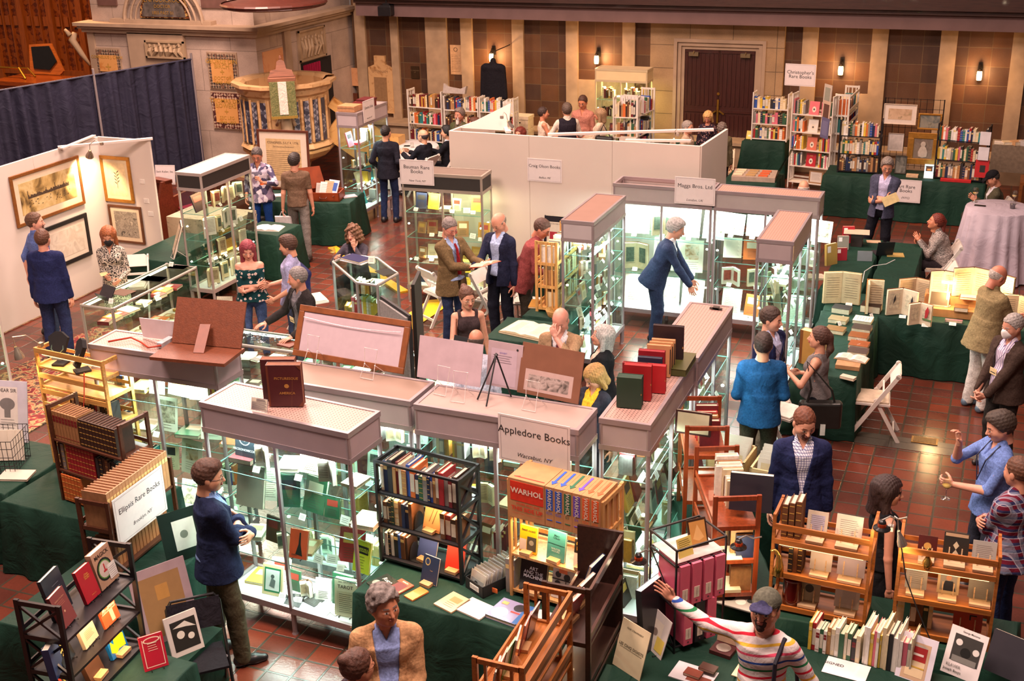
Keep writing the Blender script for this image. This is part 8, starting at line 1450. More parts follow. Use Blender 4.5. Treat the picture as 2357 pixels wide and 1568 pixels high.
t=E('print_tray','open clear-lidded tray of small coloured books on the green table','tray',(-4.0,21.3,.752),.1);f=MB();f.box(-.4,-.3,0,.35,.3,.08);f.build('tray_box',M('a89484',.5),t);f=MB();f.extr([(-.3,0),(.3,0),(.3,.6),(-.3,.6)],(.36,0,.08),(0,1,0),(.45,0,.9),.01);f.build('tray_lid',GLASS('c8c0b0',.15),t)
for k in range(9):flat_book(frame_at(-4.28+.22*(k%3),21.06+.17*(k//3),.834,.1),.16,.12,.012,'%s small booklet in the clear-lidded tray, %s in its %s rank'%(('cream','orange','tan')[(k*2)%3],ORD[k%3],('near','middle','far')[k//3]),('d8c8a8','c8582c','b08c5c')[(k*2)%3],group='booklets in the clear-lidded tray')
chair('white folding chair stacked with papers beside the doorway',-4.95,22.9,.15,'d8c0a0','d0b490');flat_book(frame_at(-4.98,22.8,.48,.1),.26,.2,.06,'stack of cream and orange papers on the chair by the doorway','d0a880')
F16=bookcase('black wire bookcase behind the man with crossed arms',-2.72,22.1,.75,.03,.72,.28,.95,(.02,.33,.65),BLK,'frame',th=.012,rails=True);F16b=bookcase('black wire bookcase beside the gilt-framed goose picture',-1.08,22.1,.75,-.12,.84,.28,.97,(.02,.34,.68),BLK,'frame',th=.012,rails=True)
for Fm,nm,w_,s0 in((F16,'black wire bookcase behind the crossed-arms man',.72,171),(F16b,'black wire bookcase beside the goose picture',.84,181)):
 for li,z in enumerate((.035,.345,.665)):row(Fm,.03,w_-.03,z,.02,.22,(.18,.26),[MIX,MOD,MOD][li],'%s shelf of the %s'%(('bottom','middle','top')[li],nm),'books in the '+nm,seed=s0+li,wr=(.028,.045))
for k,z in enumerate((.1,.4,.66)):art(frame_at(-.3+.0*k,22.0,.76+z,-.1)@Matrix.Translation((0,-.05,0)),.17 if k else.22,.22 if k else.3,.02,('bright red dark-portrait book facing out','white booklet hung low','white booklet hung high')[k]+' at the end of the black wire bookcase',cover='b01c20' if k==0 else 'd0ccd0',shapes=[('r',.35,.3,.75,.7,'22201e')]if k==0 else(),tilt=.1)
f=MB();f.box(-.95,21.95,.752,-.45,22.06,.79);tag(f.build('red_box',M('b81c20')),'long flat red box on the green table edge under the wire bookcase','box')
YG=22.9
def wp(lb,px,py,qx,qy,fw,fr,mt,pic,inner=.14,z0=None,name='framed_picture',Y=22.7):
 a,b_=PY(px,py,Y),PY(qx,qy,Y);return picture(lb,((a.x+b_.x)/2,Y,(a.z+b_.z)/2),(1,0,0),(0,.05,1),abs(b_.x-a.x),abs(a.z-b_.z),fw,fr,mt,pic,.03,inner=inner,name=name)
wp('pale watercolour with wide white mount on the wire panel',2036,238,2108,288,.012,M('c8b49c'),'d8c8b8',PIC(['8a8050','b89878','c8a888','7a6a48'],5),.2);wp('small dark landscape in a gilt frame above the goose picture',2115,260,2166,300,.03,gold,'6a5c4c',PIC(['3a4444','6a6c64','8a8474','4a4c3c'],6),.02)
wp('small pale drawing pinned under the watercolour',2046,306,2078,348,.005,M('b8a898'),'c8bcb4',M('c0b4ac'),.1);t=wp('gilt-framed painting of a white goose-like figure above the table',2092,304,2157,380,.1,gold,'8a6a3c',PIC(['5a4c44','7a6a5c','6a5a4c'],5),.02,Y=22.5)
f=MB();f.lathe([(0,0),(.07,.02),(.08,.1),(.05,.18),(.03,.2),(.045,.24),(.03,.28),(0,.29)],(0,0,-.16),0,12);f.T=None;o=f.build('painted_figure',M('b8a898'),t);o.scale=(1,.05,1);o.location.y=-.03
wp('grey print of a standing figure behind the man with crossed arms',2062,358,2085,400,.012,M('3a342c'),'8a8478',PIC(['2a2a28','6a6860','8a867c'],8),.02,Y=22.3)
f=MB()
for x in range(9):f.tube([(-2.0+.11*x,22.78,.75),(-2.0+.11*x,22.78,2.0)],.004,0,4)
for z in range(8):f.tube([(-2.05,22.78,.8+.17*z),(-1.05,22.78,.8+.17*z)],.004,0,4)
f.tube([(-2.05,22.78,0),(-2.05,22.78,2.0)],.01,0,6);f.tube([(-1.05,22.78,0),(-1.05,22.78,2.0)],.01,0,6);tag(f.build('wire_grid_panel',M('1c181a',.4,.4)),'black wire grid panel holding the watercolour and gilt pictures','panel')
t=lap('lit tablet with a picture on the green table below the gilt frame',frame_at(*P(2140,408,.752)[:2],.752,0),'b8e8e8',w=.17,em=2.4)
art(frame_at(*P(2137,409,.752)[:2],.752,0)@Matrix.Translation((0,-.07,.0)),.16,.25,.008,'upright glowing photo display below the goose picture','photo_display','screen','c8d8d8',[('r',.05,.05,.95,.95,EM('a8d8dc',1.6)),('r',.15,.5,.85,.85,'5a4030'),('r',.3,.55,.7,.68,'d8a860')],.2,'1a1a1c')
f=MB();f.box(0,0,0,.2,.14,.04);o=f.build('card_tray',M('c8a884'));o.location=(*P(2085,408,.752)[:2],.752);tag(o,'small tan card tray on the table beside the man with crossed arms','tray')
for k in range(3):art(frame_at(-3.05+.03*k,22.6-.25*k,.95-.25*k+.9,-.9),.26,.36,.012,('grey landscape print','dark dancer poster','purple booklet')[k]+' hung on the rails of the end-on white bookcase','print_sheet','print',('b8aca0','c0a490','5a587a')[k],[('r',.15,.15,.85,.85,('8a8c80','5a3c34','6a6888')[k])],.05)
f=MB();f.box(.35,23.3,0,1.6,23.9,.5);[f.box(.4+.3*i,23.29,.05,.62+.3*i,23.3,.45,1)for i in range(4)];tag(f.build('slatted_bench',[WOOD('8a5024'),WOOD('5a3014')]),'long slatted wooden bench by the far wall','bench');f=MB();f.box(-.2,24.0,.5,.5,24.5,1.0);tag(f.build('stone_chest',M('7a6a58',.7,0,.2)),'grey-brown chest piled with papers behind the wire bookcase','chest')
for k in range(4):flat_book(frame_at(-.05+.17*k,24.05,1.002,.3*k),.24,.18,.03+.02*k,('white','cream','tan-topped','pale grey')[k]+' pile of papers on the grey-brown chest',('d8d0cc','d0bc98','c09468','b8b0ac')[k],name='papers',cat='papers')
# ---------------------------------------------------------------- folding chairs
chair('white folding chair pulled out beside the tiled aisle',-.98,13.0,-pi/2+.1);chair('white folding chair beside the angled glass case',-7.15,14.75,2.6,seatc='d8ccc0');chair('white folding chair just behind the man in tweed',-6.35,14.75,1.4,seatc='d8ccc0');chair('white folding chair behind the bald man in the navy blazer',-5.85,14.9,.3,seatc='d8ccc0')
chair('white folding chair between the booth wall and the masked woman',-11.55,13.7,.5,seatc='d8ccc0');chair('white folding chair behind the seated red-haired woman',-.62,18.0,-1.4);chair('white folding chair, middle of three by the lilac table',-.62,17.0,-1.4);chair('white folding chair at the near end of the row of three by the lilac table',-.62,16.3,-1.3)
chair('white folding chair with a navy blazer over its back',-8.75,13.85,2.4,seatc='d8ccc0')
g=Field((-.3,-.2,-.5),(.3,.2,.15),.014);g.frus((0,0,-.45),(0,0,.0),(.22,.06),(.22,.07),X_,Y_,.03);g.cone((-.2,0,.02),(.2,0,.02),.06,.06,.04);g.cone((-.22,.02,0),(-.24,.04,-.4),.05,.04,.03);V,Fc=g.mesh();tag(np_mesh('draped_blazer',V,Fc,CLOTH('22244a'),None,None,(-8.85,13.98,.82),2.4),'navy blazer hung over the back of a white folding chair','blazer')
chair('white folding chair beyond the narrow case near the teal blazer',-1.95,12.35,1.2,seatc='d8ccc0')
for k,(px,py)in enumerate(((1700,1060),(1755,1065))):
 p=P(px,py,.9);t=E('sleeve_box','pale wooden box of clear-sleeved prints, %s beside the man in navy'%('farther one','nearer one')[k],'box',(-2.0+.42*k,10.15-.1*k,.752),-.1,'wooden boxes of sleeved prints');f=MB();PB=WOOD('c8a878');f.box(-.18,-.2,0,.18,-.18,.22);f.box(-.18,.18,0,.18,.2,.22);f.box(-.18,-.2,0,-.16,.2,.22);f.box(.16,-.2,0,.18,.2,.22);f.box(-.18,-.2,0,.18,.2,.01);f.build('box_body',PB,t)
 for q in range(7):art(frame_at(-2.0+.42*k,10.0-.1*k+.05*q,.765,-.1),.3,.28+.01*(q%3),.004,'clear-sleeved print in the %s wooden box, %s from its front'%(('farther','nearer')[k],ORD[q]),'sleeved_print','print','c8c0b4',[('r',.1,.1,.9,.85,('b8a888','a89c94','9a8c7c')[q%3])],.2,rough=.15,group='sleeved prints in the wooden boxes')
table('green draped table under the wooden boxes of sleeved prints',-2.2,9.85,-1.25,10.45,-.1)
# ---------------------------------------------------------------- people
fac=lambda d:math.radians(d-90)
CL=CLOTH
XR=(-.11,.2,1.13);XL=(.12,.23,1.1)
def cross(b=1.):return dict(hR=(-.1,.19*b+.02,1.13),hL=(.08,.24*b+.02,1.07),eR=(1,-.1,-1),eL=(-1,-.1,-1),dR=(-.8,-.45,.3),dL=(.75,-.6,.1),nR=(0,-1,0),nL=(0,-1,0),cR=.5,cL=.5)
pp={}
pp[1]=person('man in navy blazer and olive trousers, arms crossed, studying the front glass case',(-5.45,6.98),fac(48),1.86,top=('jacket',CL('1c2440'),CL('7a94c4')),bot=('trousers',CL('4a4434')),hair=('side','4a3024'),skin='d09a7c',glasses='201c1c',feet=((.14,.1),(-.12,-.05)),head=(.25,.15,0),h=.008,hem=-.16,**cross())
pp[2]=person('man in tan blazer and open blue shirt with curly grey hair, near the viewer',(-3.37,5.93),fac(300),1.8,b=1.08,top=('jacket',CL('b98e66'),CL('8a9cd0')),bot=('trousers',CL('4a4a5a')),hair=('wavy','6e6460'),skin='b8785a',head=(-.45,-.1,0),hR=(.2,.25,.95),hL=(-.12,.3,.98),open_=2,h=.008)
pp[3]=person('woman with brown pinned hair and dark glasses seen from behind at the edge',(-3.3,5.42),fac(60),1.68,True,top=('shirt',CL('3a2c34'),None),bot=('trousers',CL('2a2a30')),hair=('bun','4e2e22'),glasses='1c1818',h=.01)
q=pp[4]=person('man in grey cap, beard and white shirt with coloured stripes, reaching to pink binders',(-1.06,6.72),fac(258),1.8,top=('knit',CL('d8ccca',None,'stripe',cols=['c8283c','2c7a4c','3050a0','d8506c','e0b040'],sc=1.7),None),bot=('trousers',CL('2a2c38')),hair=('cap','2c1e18'),cap2=('5c5c50','3c3c5c'),beard=(1,'3a2620'),skin='c88a70',glasses='8a7040',head=(-.1,-.22,0),hR=(.67,-.1,1.36),eR=(.3,-.4,-.8),dR=(.9,-.1,.5),nR=(0,1,.2),cR=.25,hL=(-.3,.12,.95),h=.008)
f=MB();T4=q['T'];f.tube([T4(-.13,.14,.15),T4(-.13,.13,.38),T4(-.14,.02,.5),T4(-.16,-.12,.36),T4(-.2,-.13,0)],.014,0,6);f.tube([T4(-.16,-.13,.36),T4(-.27,-.13,.1),T4(-.25,-.13,-.1)],.014,0,6);tag(f.build('bag_strap',M('1a1a2a')),'dark shoulder strap worn over the striped shirt','strap')
pp[5]=person('man in navy blazer and checked shirt with reddish beard, looking down beside the oak racks',(-1.28,9.5),fac(285),1.84,top=('jacket',CL('20264a'),CL('dcdce8','5a5a8a','check')),bot=('trousers',CL('262838')),hair=('crew','6a3c28'),beard=(1,'6a3a2a'),skin='d69a80',head=(-.3,.4,0),h=.008)
pp[6]=person('woman with long dark hair and black sleeveless top between the oak racks',(-.52,8.78),fac(20),1.68,True,top=('tank',CL('16161a'),None),bot=('skirt',CL('18181c')),hair=('longdark','2e1c1a'),skin='c88c74',head=(.2,.1,0),h=.008)
q=pp[7]=person('man in light blue shirt with lanyard, raising one hand and holding a wine glass',(.25,9.98),fac(205),1.82,top=('shirt',CL('6c86c4'),None),bot=('trousers',CL('2a2c38')),hair=('thick','3c3028'),skin='d69a80',head=(.1,.3,0),hR=(.12,.27,1.4),eR=(.6,-.1,-1),dR=(-.1,.2,1),nR=(-.3,1,0),hL=(-.0,.32,1.08),eL=(-.6,-.2,-1),cL=1.0,cR=.9,nL=(1,.2,0),bag=1.25,h=.008)
goblet('white wine glass held by the man in the light blue shirt',q['L']+Vector((-.06,-.05,-.12)),1.15)
f=MB();f.tube([q['T'](-.07,.02,.52),q['T'](-.08,.13,.4),q['T'](-.02,.155,.2),q['T'](.06,.14,.38),q['T'](.07,.02,.52)],.006,0,5);tag(f.build('lanyard',M('1a1e3a')),'navy lanyard on the light blue shirt','lanyard')
pp[8]=person('man in dark plaid shirt with arms folded, back towards the viewer',(.4,9.2),fac(150),1.8,b=1.05,top=('loose',CL('6a1c30','34345a','plaid',sc=.4,cols=['8a94a8','b8b4c0']),None),bot=('jeans',CL('28365c')),hair=('crew','5a3826'),beard=(0,'5a3826'),skin='c88c72',head=(.1,.1,0),h=.008,**cross())
pp[9]=person('older man in dark brown blazer, striped shirt and white face mask, hands clasped',(.3,12.6),fac(222),1.76,b=1.08,top=('jacket',CL('40322c'),CL('dcd0e0','7a6a98','vstripe')),bot=('trousers',CL('2a2624')),hair=('short','9a9490'),skin='c88e76',mask='e8e4e2',badge=1,hR=(.05,.32,.86),hL=(-.06,.34,.84),dR=(-.6,.6,-.6),dL=(.6,.6,-.6),head=(.05,.2,0),h=.009,open_=2)
pp[10]=person('older bald man in khaki shirt and white trousers reading at the lit books',(.05,14.1),fac(38),1.78,b=1.12,top=('loose',CL('8a7a58'),None),bot=('trousers',CL('ccc6c0')),shoes='5a6c7c',hair=('bald','b0a8a0'),skin='c88068',head=(0,.5,0),lean=.1,hR=(.1,.42,1.02),hL=(-.08,.44,1.04),h=.009,hem=-.2)
q=pp[11]=person('woman in grey sleeveless top with pinned brown hair and a large black shoulder bag',(-1.5,11.85),fac(178),1.68,True,b=1.05,top=('tank',CL('5a5254','8a8280','zebra',sc=.3),None),bot=('trousers',CL('1a1c24')),hair=('pony','4c3026'),skin='d09478',head=(0,-.05,0),hL=(-.12,.28,1.2),eL=(-1,.1,-1),cL=1.3,hR=(.15,.2,1.1),h=.009)
t=E('shoulder_bag','large black leather shoulder bag with a luggage tag at the hip of the ponytailed woman','bag',q['T'](-.25,-.1,.02));f=MB();f.prism([(-.2,-.06),(.2,-.06),(.22,0),(.2,.07),(-.2,.07),(-.22,0)],-.26,.02);f.build('bag_body',M('1c1a18',.35,0,.2,20),t,bevel=.02);f=MB();a=q['T'](-.17,.06,.4)-q['T'](-.25,-.1,.02);f.tube([(-.14,0,.0),(-.1,.02,.15),tuple(a+Vector((0,0,.06))),(.1,.0,.15),(.14,0,.0)],.012,0,6);f.build('strap',M('1c1a18',.4),t);f=MB();f.box(.0,-.075,-.32,.05,-.065,-.2);f.build('luggage_tag',M('c8c4bc',.5),t);t.rotation_euler.z=.3
pp[12]=person('man in teal blue blazer seen from behind, brown hair with a thin crown',(-1.95,11.2),fac(105),1.8,b=1.05,top=('jacket',CL('1c4a78'),CL('c8ccd8')),bot=('trousers',CL('4a4438')),hair=('short','3a2c28'),skin='d09a7c',hR=(.16,.22,1.0),hL=(-.16,.22,1.0),open_=False,h=.009,head=(0,.1,0))
pp[13]=person('smiling man in navy suit and pale shirt with name badge facing the teal blazer',(-2.02,11.95),fac(335),1.8,top=('jacket',CL('1e2244'),CL('b4b8d8')),bot=('trousers',CL('8a7c6c')),hair=('short','3e2c24'),skin='d69a80',badge=1,h=.009,head=(-.3,.1,0))
pp[14]=person('grey-haired man in blue suit bending between the bright cases',(-4.02,14.85),fac(10),1.84,top=('jacket',CL('26304a'),CL('d8d4d8')),bot=('trousers',CL('26304a')),hair=('thick','9c9a98'),skin='cc927a',lean=.4,head=(0,.35,0),hR=(.12,.42,.86),hL=(-.14,.45,.8),badge=1,dR=(0,.3,-1),dL=(0,.4,-1),eR=(.6,-1,-.3),eL=(-.6,-1,-.3),h=.009)
pp[15]=person('balding man in tan jacket and dark red tie touching his nose',(-4.08,11.3),fac(275),1.78,b=1.08,top=('jacket',CL('94785c'),CL('d8d0d4')),bot=('trousers',CL('4a4440')),hair=('bald','7a6658'),skin='d09280',tie='5a1c2c',badge=1,head=(.05,.45,0),hL=(.0,.2,1.46),eL=(-1,.2,-1),dL=(.4,-.1,1),nL=(0,-1,.2),cL=.9,hR=(.18,.25,.95),h=.009)
pp[16]=person('woman with long grey hair and black jacket talking to the man in the tan jacket',(-3.62,11.3),fac(200),1.64,True,top=('jacket',CL('18181c'),CL('d0b8a8')),bot=('trousers',CL('1c1c20')),hair=('bob','a8a4a0'),skin='c88c74',head=(0,-.15,0),h=.009)
pp[17]=person('blond person in dark jacket with mustard collar behind the book boxes',(-3.38,10.3),fac(250),1.62,True,top=('jacket',CL('24242e'),CL('d8a02c')),bot=('trousers',CL('2a2a30')),hair=('bob','9a7440'),skin='c88c74',head=(.3,.5,0),h=.009)
pp[18]=person('bald-crowned man with his back to the viewer beside the laptop',(-4.75,10.62),fac(105),1.7,top=('shirt',CL('b8b4c4'),None),bot=('trousers',CL('2c2c34')),hair=('bald','4a3a34'),skin='b87a60',head=(0,.15,0),h=.01)
q=pp[19]=person('woman in round glasses and dark sleeveless dress holding a glass',(-5.38,11.82),fac(300),1.7,True,top=('dress',CL('3a2e30'),None),bot=('skirt',CL('3a2e30')),hair=('bun','5a3a2a'),skin='d49a80',glasses='a08c70',head=(-.3,.15,0),hR=(.0,.3,1.12),eR=(1,-.1,-1),cR=.9,h=.009,nR=(-1,.2,0))
goblet('clear tumbler held by the woman in the dark sleeveless dress',q['R']+Vector((.05,-.08,.0)),1.,'tumbler','d0d0cc',False)
f=MB();f.tube([q['T'](.13,-.05,.46),q['T'](.14,.1,.4),q['T'](.16,.14,.1),q['T'](.18,.12,-.1)],.008,0,5);tag(f.build('bag_strap',M('6a3c28')),'thin brown bag strap over the dark sleeveless dress','strap')
q=pp[20]=person('man in brown tweed jacket and red glasses reading an orange book',(-6.58,13.98),fac(335),1.82,b=1.08,top=('jacket',CL('6e5a3e'),CL('9cb0d8')),bot=('jeans',CL('2a3450')),hair=('short','7a706c'),skin='d4947e',glasses='b02030',tie='8a1c24',badge=1,head=(.05,.4,0),hR=(.02,.4,1.16),hL=(-.16,.42,1.18),nR=(0,.2,1),nL=(0,.2,1),hem=-.2,h=.009)
open_book(Matrix.Translation(q['L']*.5+q['R']*.5+Vector((.06,-.04,.02)))@Matrix.Rotation(fac(335),4,'Z')@Matrix.Rotation(.25,4,'X'),.16,.24,'orange book held open by the man in tweed','c83c1c',.2,'dcc8a8','dcc8a8',False)
pp[21]=person('bald man with glasses in navy blazer looking down at the orange book',(-6.02,14.34),fac(255),1.84,top=('jacket',CL('22263e'),CL('a8b8dc')),bot=('trousers',CL('1c1e2a')),hair=('bald','8a7c70'),skin='d0947c',glasses='8a7a60',head=(.1,.5,0),hR=(.1,.42,1.1),nR=(0,.2,1),open_=2,hL=(-.25,.05,.82),h=.009)
pp[22]=person('man in maroon shirt and glasses bending over the pine lattice shelf',(-5.72,14.45),fac(15),1.8,b=1.05,top=('loose',CL('8a4444'),None),bot=('trousers',CL('3a342c')),hair=('short','4e342a'),skin='c07c64',glasses='3a3030',lean=.42,head=(.2,.5,0),hR=(.15,.4,.98),hL=(-.1,.42,.98),hem=-.22,h=.01)
q=pp[23]=person('curly-haired woman in grey blazer seated with cheek on hand and a wine glass',(-8.55,15.0),fac(278),1.72,True,sit=1,top=('jacket',CL('4a4450'),CL('22222a')),bot=('trousers',CL('26262c')),hair=('curly','6a4630'),skin='d8a088',head=(.15,.0,.12),lean=.18,hL=(-.06,.26,.98),eL=(-.6,1,-1),dL=(.1,.1,1),nL=(.3,-1,0),hR=(.18,.42,.86),cR=1.,cL=.7,h=.01)
goblet('white wine glass by the hand of the curly-haired seated woman',q['R']+Vector((.0,-.06,-.02)),1.2)
f=MB();f.box(-8.75,14.8,0,-8.35,15.25,.44);tag(f.build('stool_seat',M('3a342e')),'low stool under the curly-haired seated woman','stool')
pp[24]=person('woman with long pink hair in dark green floral off-shoulder top, arms folded',(-8.85,12.72),fac(300),1.66,True,b=1.08,top=('off',CL('12383c','d8c8c0','floral',cols=['c8a8a0']),None),bot=('jeans',CL('44567c')),hair=('long','84303c'),skin='d69a82',head=(-.1,.35,0),h=.009,**cross(.9))
pp[25]=person('bearded man in pale lilac shirt turned towards the woman with pink hair',(-8.25,12.75),fac(205),1.78,b=1.05,top=('shirt',CL('a4a4cc'),None),bot=('jeans',CL('30364c')),hair=('thick','4a3024'),beard=(1,'5a3828'),skin='d09478',head=(.15,.2,0),hR=(.1,.28,1.05),hL=(-.18,.2,.95),bag=1.3,h=.009)
pp[26]=person('grey-haired man in dark blazer with name badge leaning on the glass counter',(-7.42,11.72),fac(240),1.78,b=1.05,top=('jacket',CL('2a2626'),CL('6e6a70')),bot=('trousers',CL('26262c')),hair=('short','7a7472'),skin='c88a72',badge=1,lean=.12,head=(.5,.1,0),hR=(.32,.36,1.02),hL=(-.3,.36,1.02),nR=(0,.3,-1),nL=(0,.3,-1),cR=.2,cL=.2,dR=(0,1,-.1),dL=(0,1,-.1),h=.009,open_=2)
q=pp[27]=person('man in shirt of grey and mauve triangles, glasses and blue jeans by the parchment',(-11.5,17.08),fac(285),1.78,b=1.05,top=('loose',CL('6a6678',None,'geo',cols=['a8a0b0','4a4460','c8c0cc','8a7890','3a3448']),None),bot=('jeans',CL('204898')),hair=('short','4a4240'),skin='c07e62',glasses='2a2220',head=(-.1,.45,0),hR=(.22,.1,.9),hL=(-.14,.32,1.2),eL=(-1,0,-1),cL=.9,dL=(.2,.5,.8),bag=1.6,h=.011)
f=MB();f.tube([q['L']+Vector((0,0,-.03)),q['L']+Vector((0,0,-.01))],.035,0,10);tag(f.build('wristband',M('e06428')),'orange band at the raised wrist of the man in the triangle shirt','wristband')
q=pp[28]=person('dark-haired man in brown t-shirt and grey trousers carrying a white plastic bag',(-10.65,16.85),fac(115),1.78,top=('tee',CL('6a5444'),None),bot=('trousers',CL('6a6460')),hair=('thick','28201e'),beard=(1,'2a2220'),skin='d0947c',shoes='26262a',feet=((.13,-.28),(-.1,.1)),hL=(-.25,.0,.8),head=(.3,.1,0),h=.011)
f=MB();f.prism([(-.13,-.03),(.13,-.03),(.15,.03),(-.15,.03)],-.42,-.05);f.tube([(-.06,0,-.06),(-.02,0,.03),(.06,0,-.06)],.008,0,5);o=f.build('plastic_bag',M('cfc8cc',.4),smooth=False,bevel=.01);o.location=q['L']+Vector((-.0,-.02,-.08));o.rotation_euler.z=.3;tag(o,'white plastic bag hanging from the hand of the man in the brown t-shirt','bag')
t=E('backpack','black backpack against the green cloth behind the man in the triangle shirt','bag',(-11.75,17.22,0));f=MB();f.prism([(-.15,-.1),(.15,-.1),(.17,0),(.15,.1),(-.15,.1),(-.17,0)],0,.5);f.build('bag_body',M('1a181a',.7),t,bevel=.04)
pp[29]=person('man in dark suit jacket and blue jeans seen from behind at the cool-lit case',(-10.2,19.2),fac(95),1.8,top=('jacket',CL('1c1c26'),CL('3a3a4a')),bot=('jeans',CL('202c4c')),hair=('crew','1a1616'),skin='d09a7c',open_=False,hR=(.2,.1,.95),hL=(-.2,.1,.95),h=.011)
for n_,lab,loc_,d_,kw in((30,'balding man with glasses in dark suit seated by the round white table',(-10.35,21.0),170,dict(hair=('bald','3a3030'),glasses='2a2a2a',top=('jacket',CL('1a1a22'),CL('c8c8d0')))),(31,'man with black hair in dark suit seated behind the balding one',(-10.05,21.45),190,dict(hair=('thick','141214'),top=('jacket',CL('16161c'),CL('c8c8d0'))))):
 pp[n_]=person(lab,loc_,fac(d_),1.8,sit=1,bot=('trousers',CL('1a1a20')),skin='d09a7c',hR=(.1,.4,.8),hL=(-.1,.42,.8),h=.013,**kw);chair('white folding chair under the %s'%('balding seated man' if n_==30 else 'black-haired seated man'),loc_[0],loc_[1],fac(d_)+pi,seatc='d8ccc0')
pp[32]=person('bearded man with long white beard and olive jacket before the white bookcases',(-9.7,21.3),fac(255),1.74,b=1.1,top=('jacket',CL('4a4a30'),CL('5a5040')),bot=('trousers',CL('4a4a34')),hair=('thick','6a5c54'),beard=(2,'c8c0b8'),skin='b87860',h=.013)
q=pp[33]=person('woman with cropped hair and white sleeveless top, tattooed back',(-8.38,22.3),fac(30),1.64,True,top=('tank',CL('e0cdb8'),None),bot=('trousers',CL('3a3434')),hair=('short','3a2822'),skin='d08c6c',hR=(.1,.35,1.1),hL=(-.1,.35,1.1),h=.013)
pp[34]=person('man in black waistcoat and white shirt sleeves seen from behind',(-7.78,22.0),fac(120),1.8,b=1.05,top=('shirt',CL('d8ccbc'),CL('24202a')),bot=('trousers',CL('24222a')),hair=('thick','5a4a40'),skin='d09a7c',hR=(.2,.3,1.1),hL=(-.28,.3,1.1),h=.013)
pp[35]=person('man in dusty pink shirt and glasses smiling towards the waistcoat',(-7.75,22.85),fac(275),1.8,top=('shirt',CL('b87c6c'),None),bot=('trousers',CL('3a3434')),hair=('short','4a2e20'),skin='c8805c',glasses='2a2020',head=(.1,.3,0),h=.013)
q=pp[36]=person('woman with short light hair in cream top with black shoulder bag',(-7.3,22.55),fac(185),1.62,True,b=1.1,top=('knit',CL('d8c4ac'),None),bot=('trousers',CL('c8b49c')),hair=('bob','9a7c5c'),skin='c88468',hR=(.08,.35,1.08),hL=(-.08,.35,1.08),h=.013)
t=E('shoulder_bag','black shoulder bag carried by the woman in the cream top','bag',(q['T'](-.2,-.14,.12)));f=MB();f.prism([(-.18,-.06),(.18,-.06),(.18,.06),(-.18,.06)],-.12,.12);f.build('bag_body',M('1a1614',.4),t,bevel=.04);f=MB();f.tube([(-.12,0,.1),(-.02,.0,.34),(.12,0,.1)],.012,0,6);f.build('strap',M('1a1614',.5),t)
for n_,lab,px,py,z,d_,fem,kw in((37,'grey-haired man in pale shirt seated behind the far end of the long booth wall',1583,278,1.32,350,False,dict(hair=('short','9a9088'),top=('shirt',CL('c0a890'),None))),(38,'woman with swept blond hair and dark floral blouse looking down',1630,256,1.5,270,True,dict(hair=('bob','d0a468'),top=('knit',CL('2c2430','a8705c','floral',sc=.7,cols=['8a8a9c']),None),head=(0,.5,0))),(39,'grey curly-haired person in olive coat seated with back to the viewer near the doorway',1662,283,1.5,120,False,dict(hair=('wavy','6a5c54'),top=('jacket',CL('6a6048'),CL('6a6048')),open_=False)),(46,'bald-headed person seated beyond the bright case with ribbed top',1851,418,1.3,100,False,dict(hair=('bald','c8b8ac'),top=('shirt',CL('3a3a3c'),None))),(47,'red-haired person seated behind the near end of the long booth wall',1197,293,1.32,260,True,dict(hair=('bob','6a2418'),top=('knit',CL('4a3438'),None))),(48,'brown-haired person seated beyond the gable of the long booth wall',1092,266,1.36,200,False,dict(hair=('thick','5a3424'),top=('shirt',CL('4a3a34'),None)))):
 p=P(px,py,z);st=z<1.45;pp[n_]=person(lab,(p.x,p.y),fac(d_),1.78 if not st else 1.8,fem,sit=1 if st else 0,bot=('trousers',CL('2e2a2c')),skin='d09478',h=.013,zoff=0,**kw)if st else person(lab,(p.x,p.y),fac(d_),z+.03,fem,bot=('trousers',CL('2e2a2c')),skin='c88468',h=.013,**kw)
 if st:chair('white folding chair under the '+lab.split(' seated')[0],p.x,p.y,fac(d_)+pi,seatc='d8ccc0')
p=P(2040,360,1.74);pp[40]=person('grey-haired man in slate blazer and glasses with arms crossed before the black bookcase',(p.x,p.y),fac(262),1.76,top=('jacket',CL('44465a'),CL('b4b0d0')),bot=('trousers',CL('1a1a22')),hair=('thick','7a7068'),skin='c88a6c',glasses='3a3230',head=(-.3,.3,0),slean=-.05,feet=((.22,.05),(-.1,0)),h=.012,open_=2,**cross())
p=pp[40]['M'].to_translation();f=MB();f.box(0,0,0,.24,.003,.15);o=f.build('paper_sheet',M('e0c890'));o.matrix_world=Matrix.Translation(pp[40]['R']+Vector((.0,-.05,-.12)))@Matrix.Rotation(-.5,4,'Y');tag(o,'yellowish sheet held under the crossed arms of the man in the slate blazer','paper')
pp[41]=person('seated woman with red ponytail in black and white patterned top leaning on the table',(-.62,18.05),fac(190),1.72,True,b=1.1,sit=1,top=('loose',CL('1a1618','c8b8b0','zebra',sc=.5),None),bot=('trousers',CL('2a2428')),hair=('pony','6a2418'),skin='c07858',lean=.3,head=(0,-.25,0),hR=(.04,.36,.84),hL=(-.06,.38,.86),dR=(-.5,.6,0),h=.012)
p=P(2307,392,1.3);pp[42]=person('seated man in dark cap and olive jacket bent over by the far bench',(p.x,p.y),fac(195),1.78,b=1.1,sit=1,top=('jacket',CL('4a4636'),CL('c8c4c8')),bot=('trousers',CL('3a342c')),hair=('cap','3a3430'),cap2=('16161a','16161a'),skin='c08468',lean=.2,head=(0,.5,0),hR=(.05,.35,.8),hL=(-.05,.35,.8),h=.013);chair('white folding chair under the seated man in the dark cap',p.x,p.y,fac(195)+pi,seatc='d8ccc0')
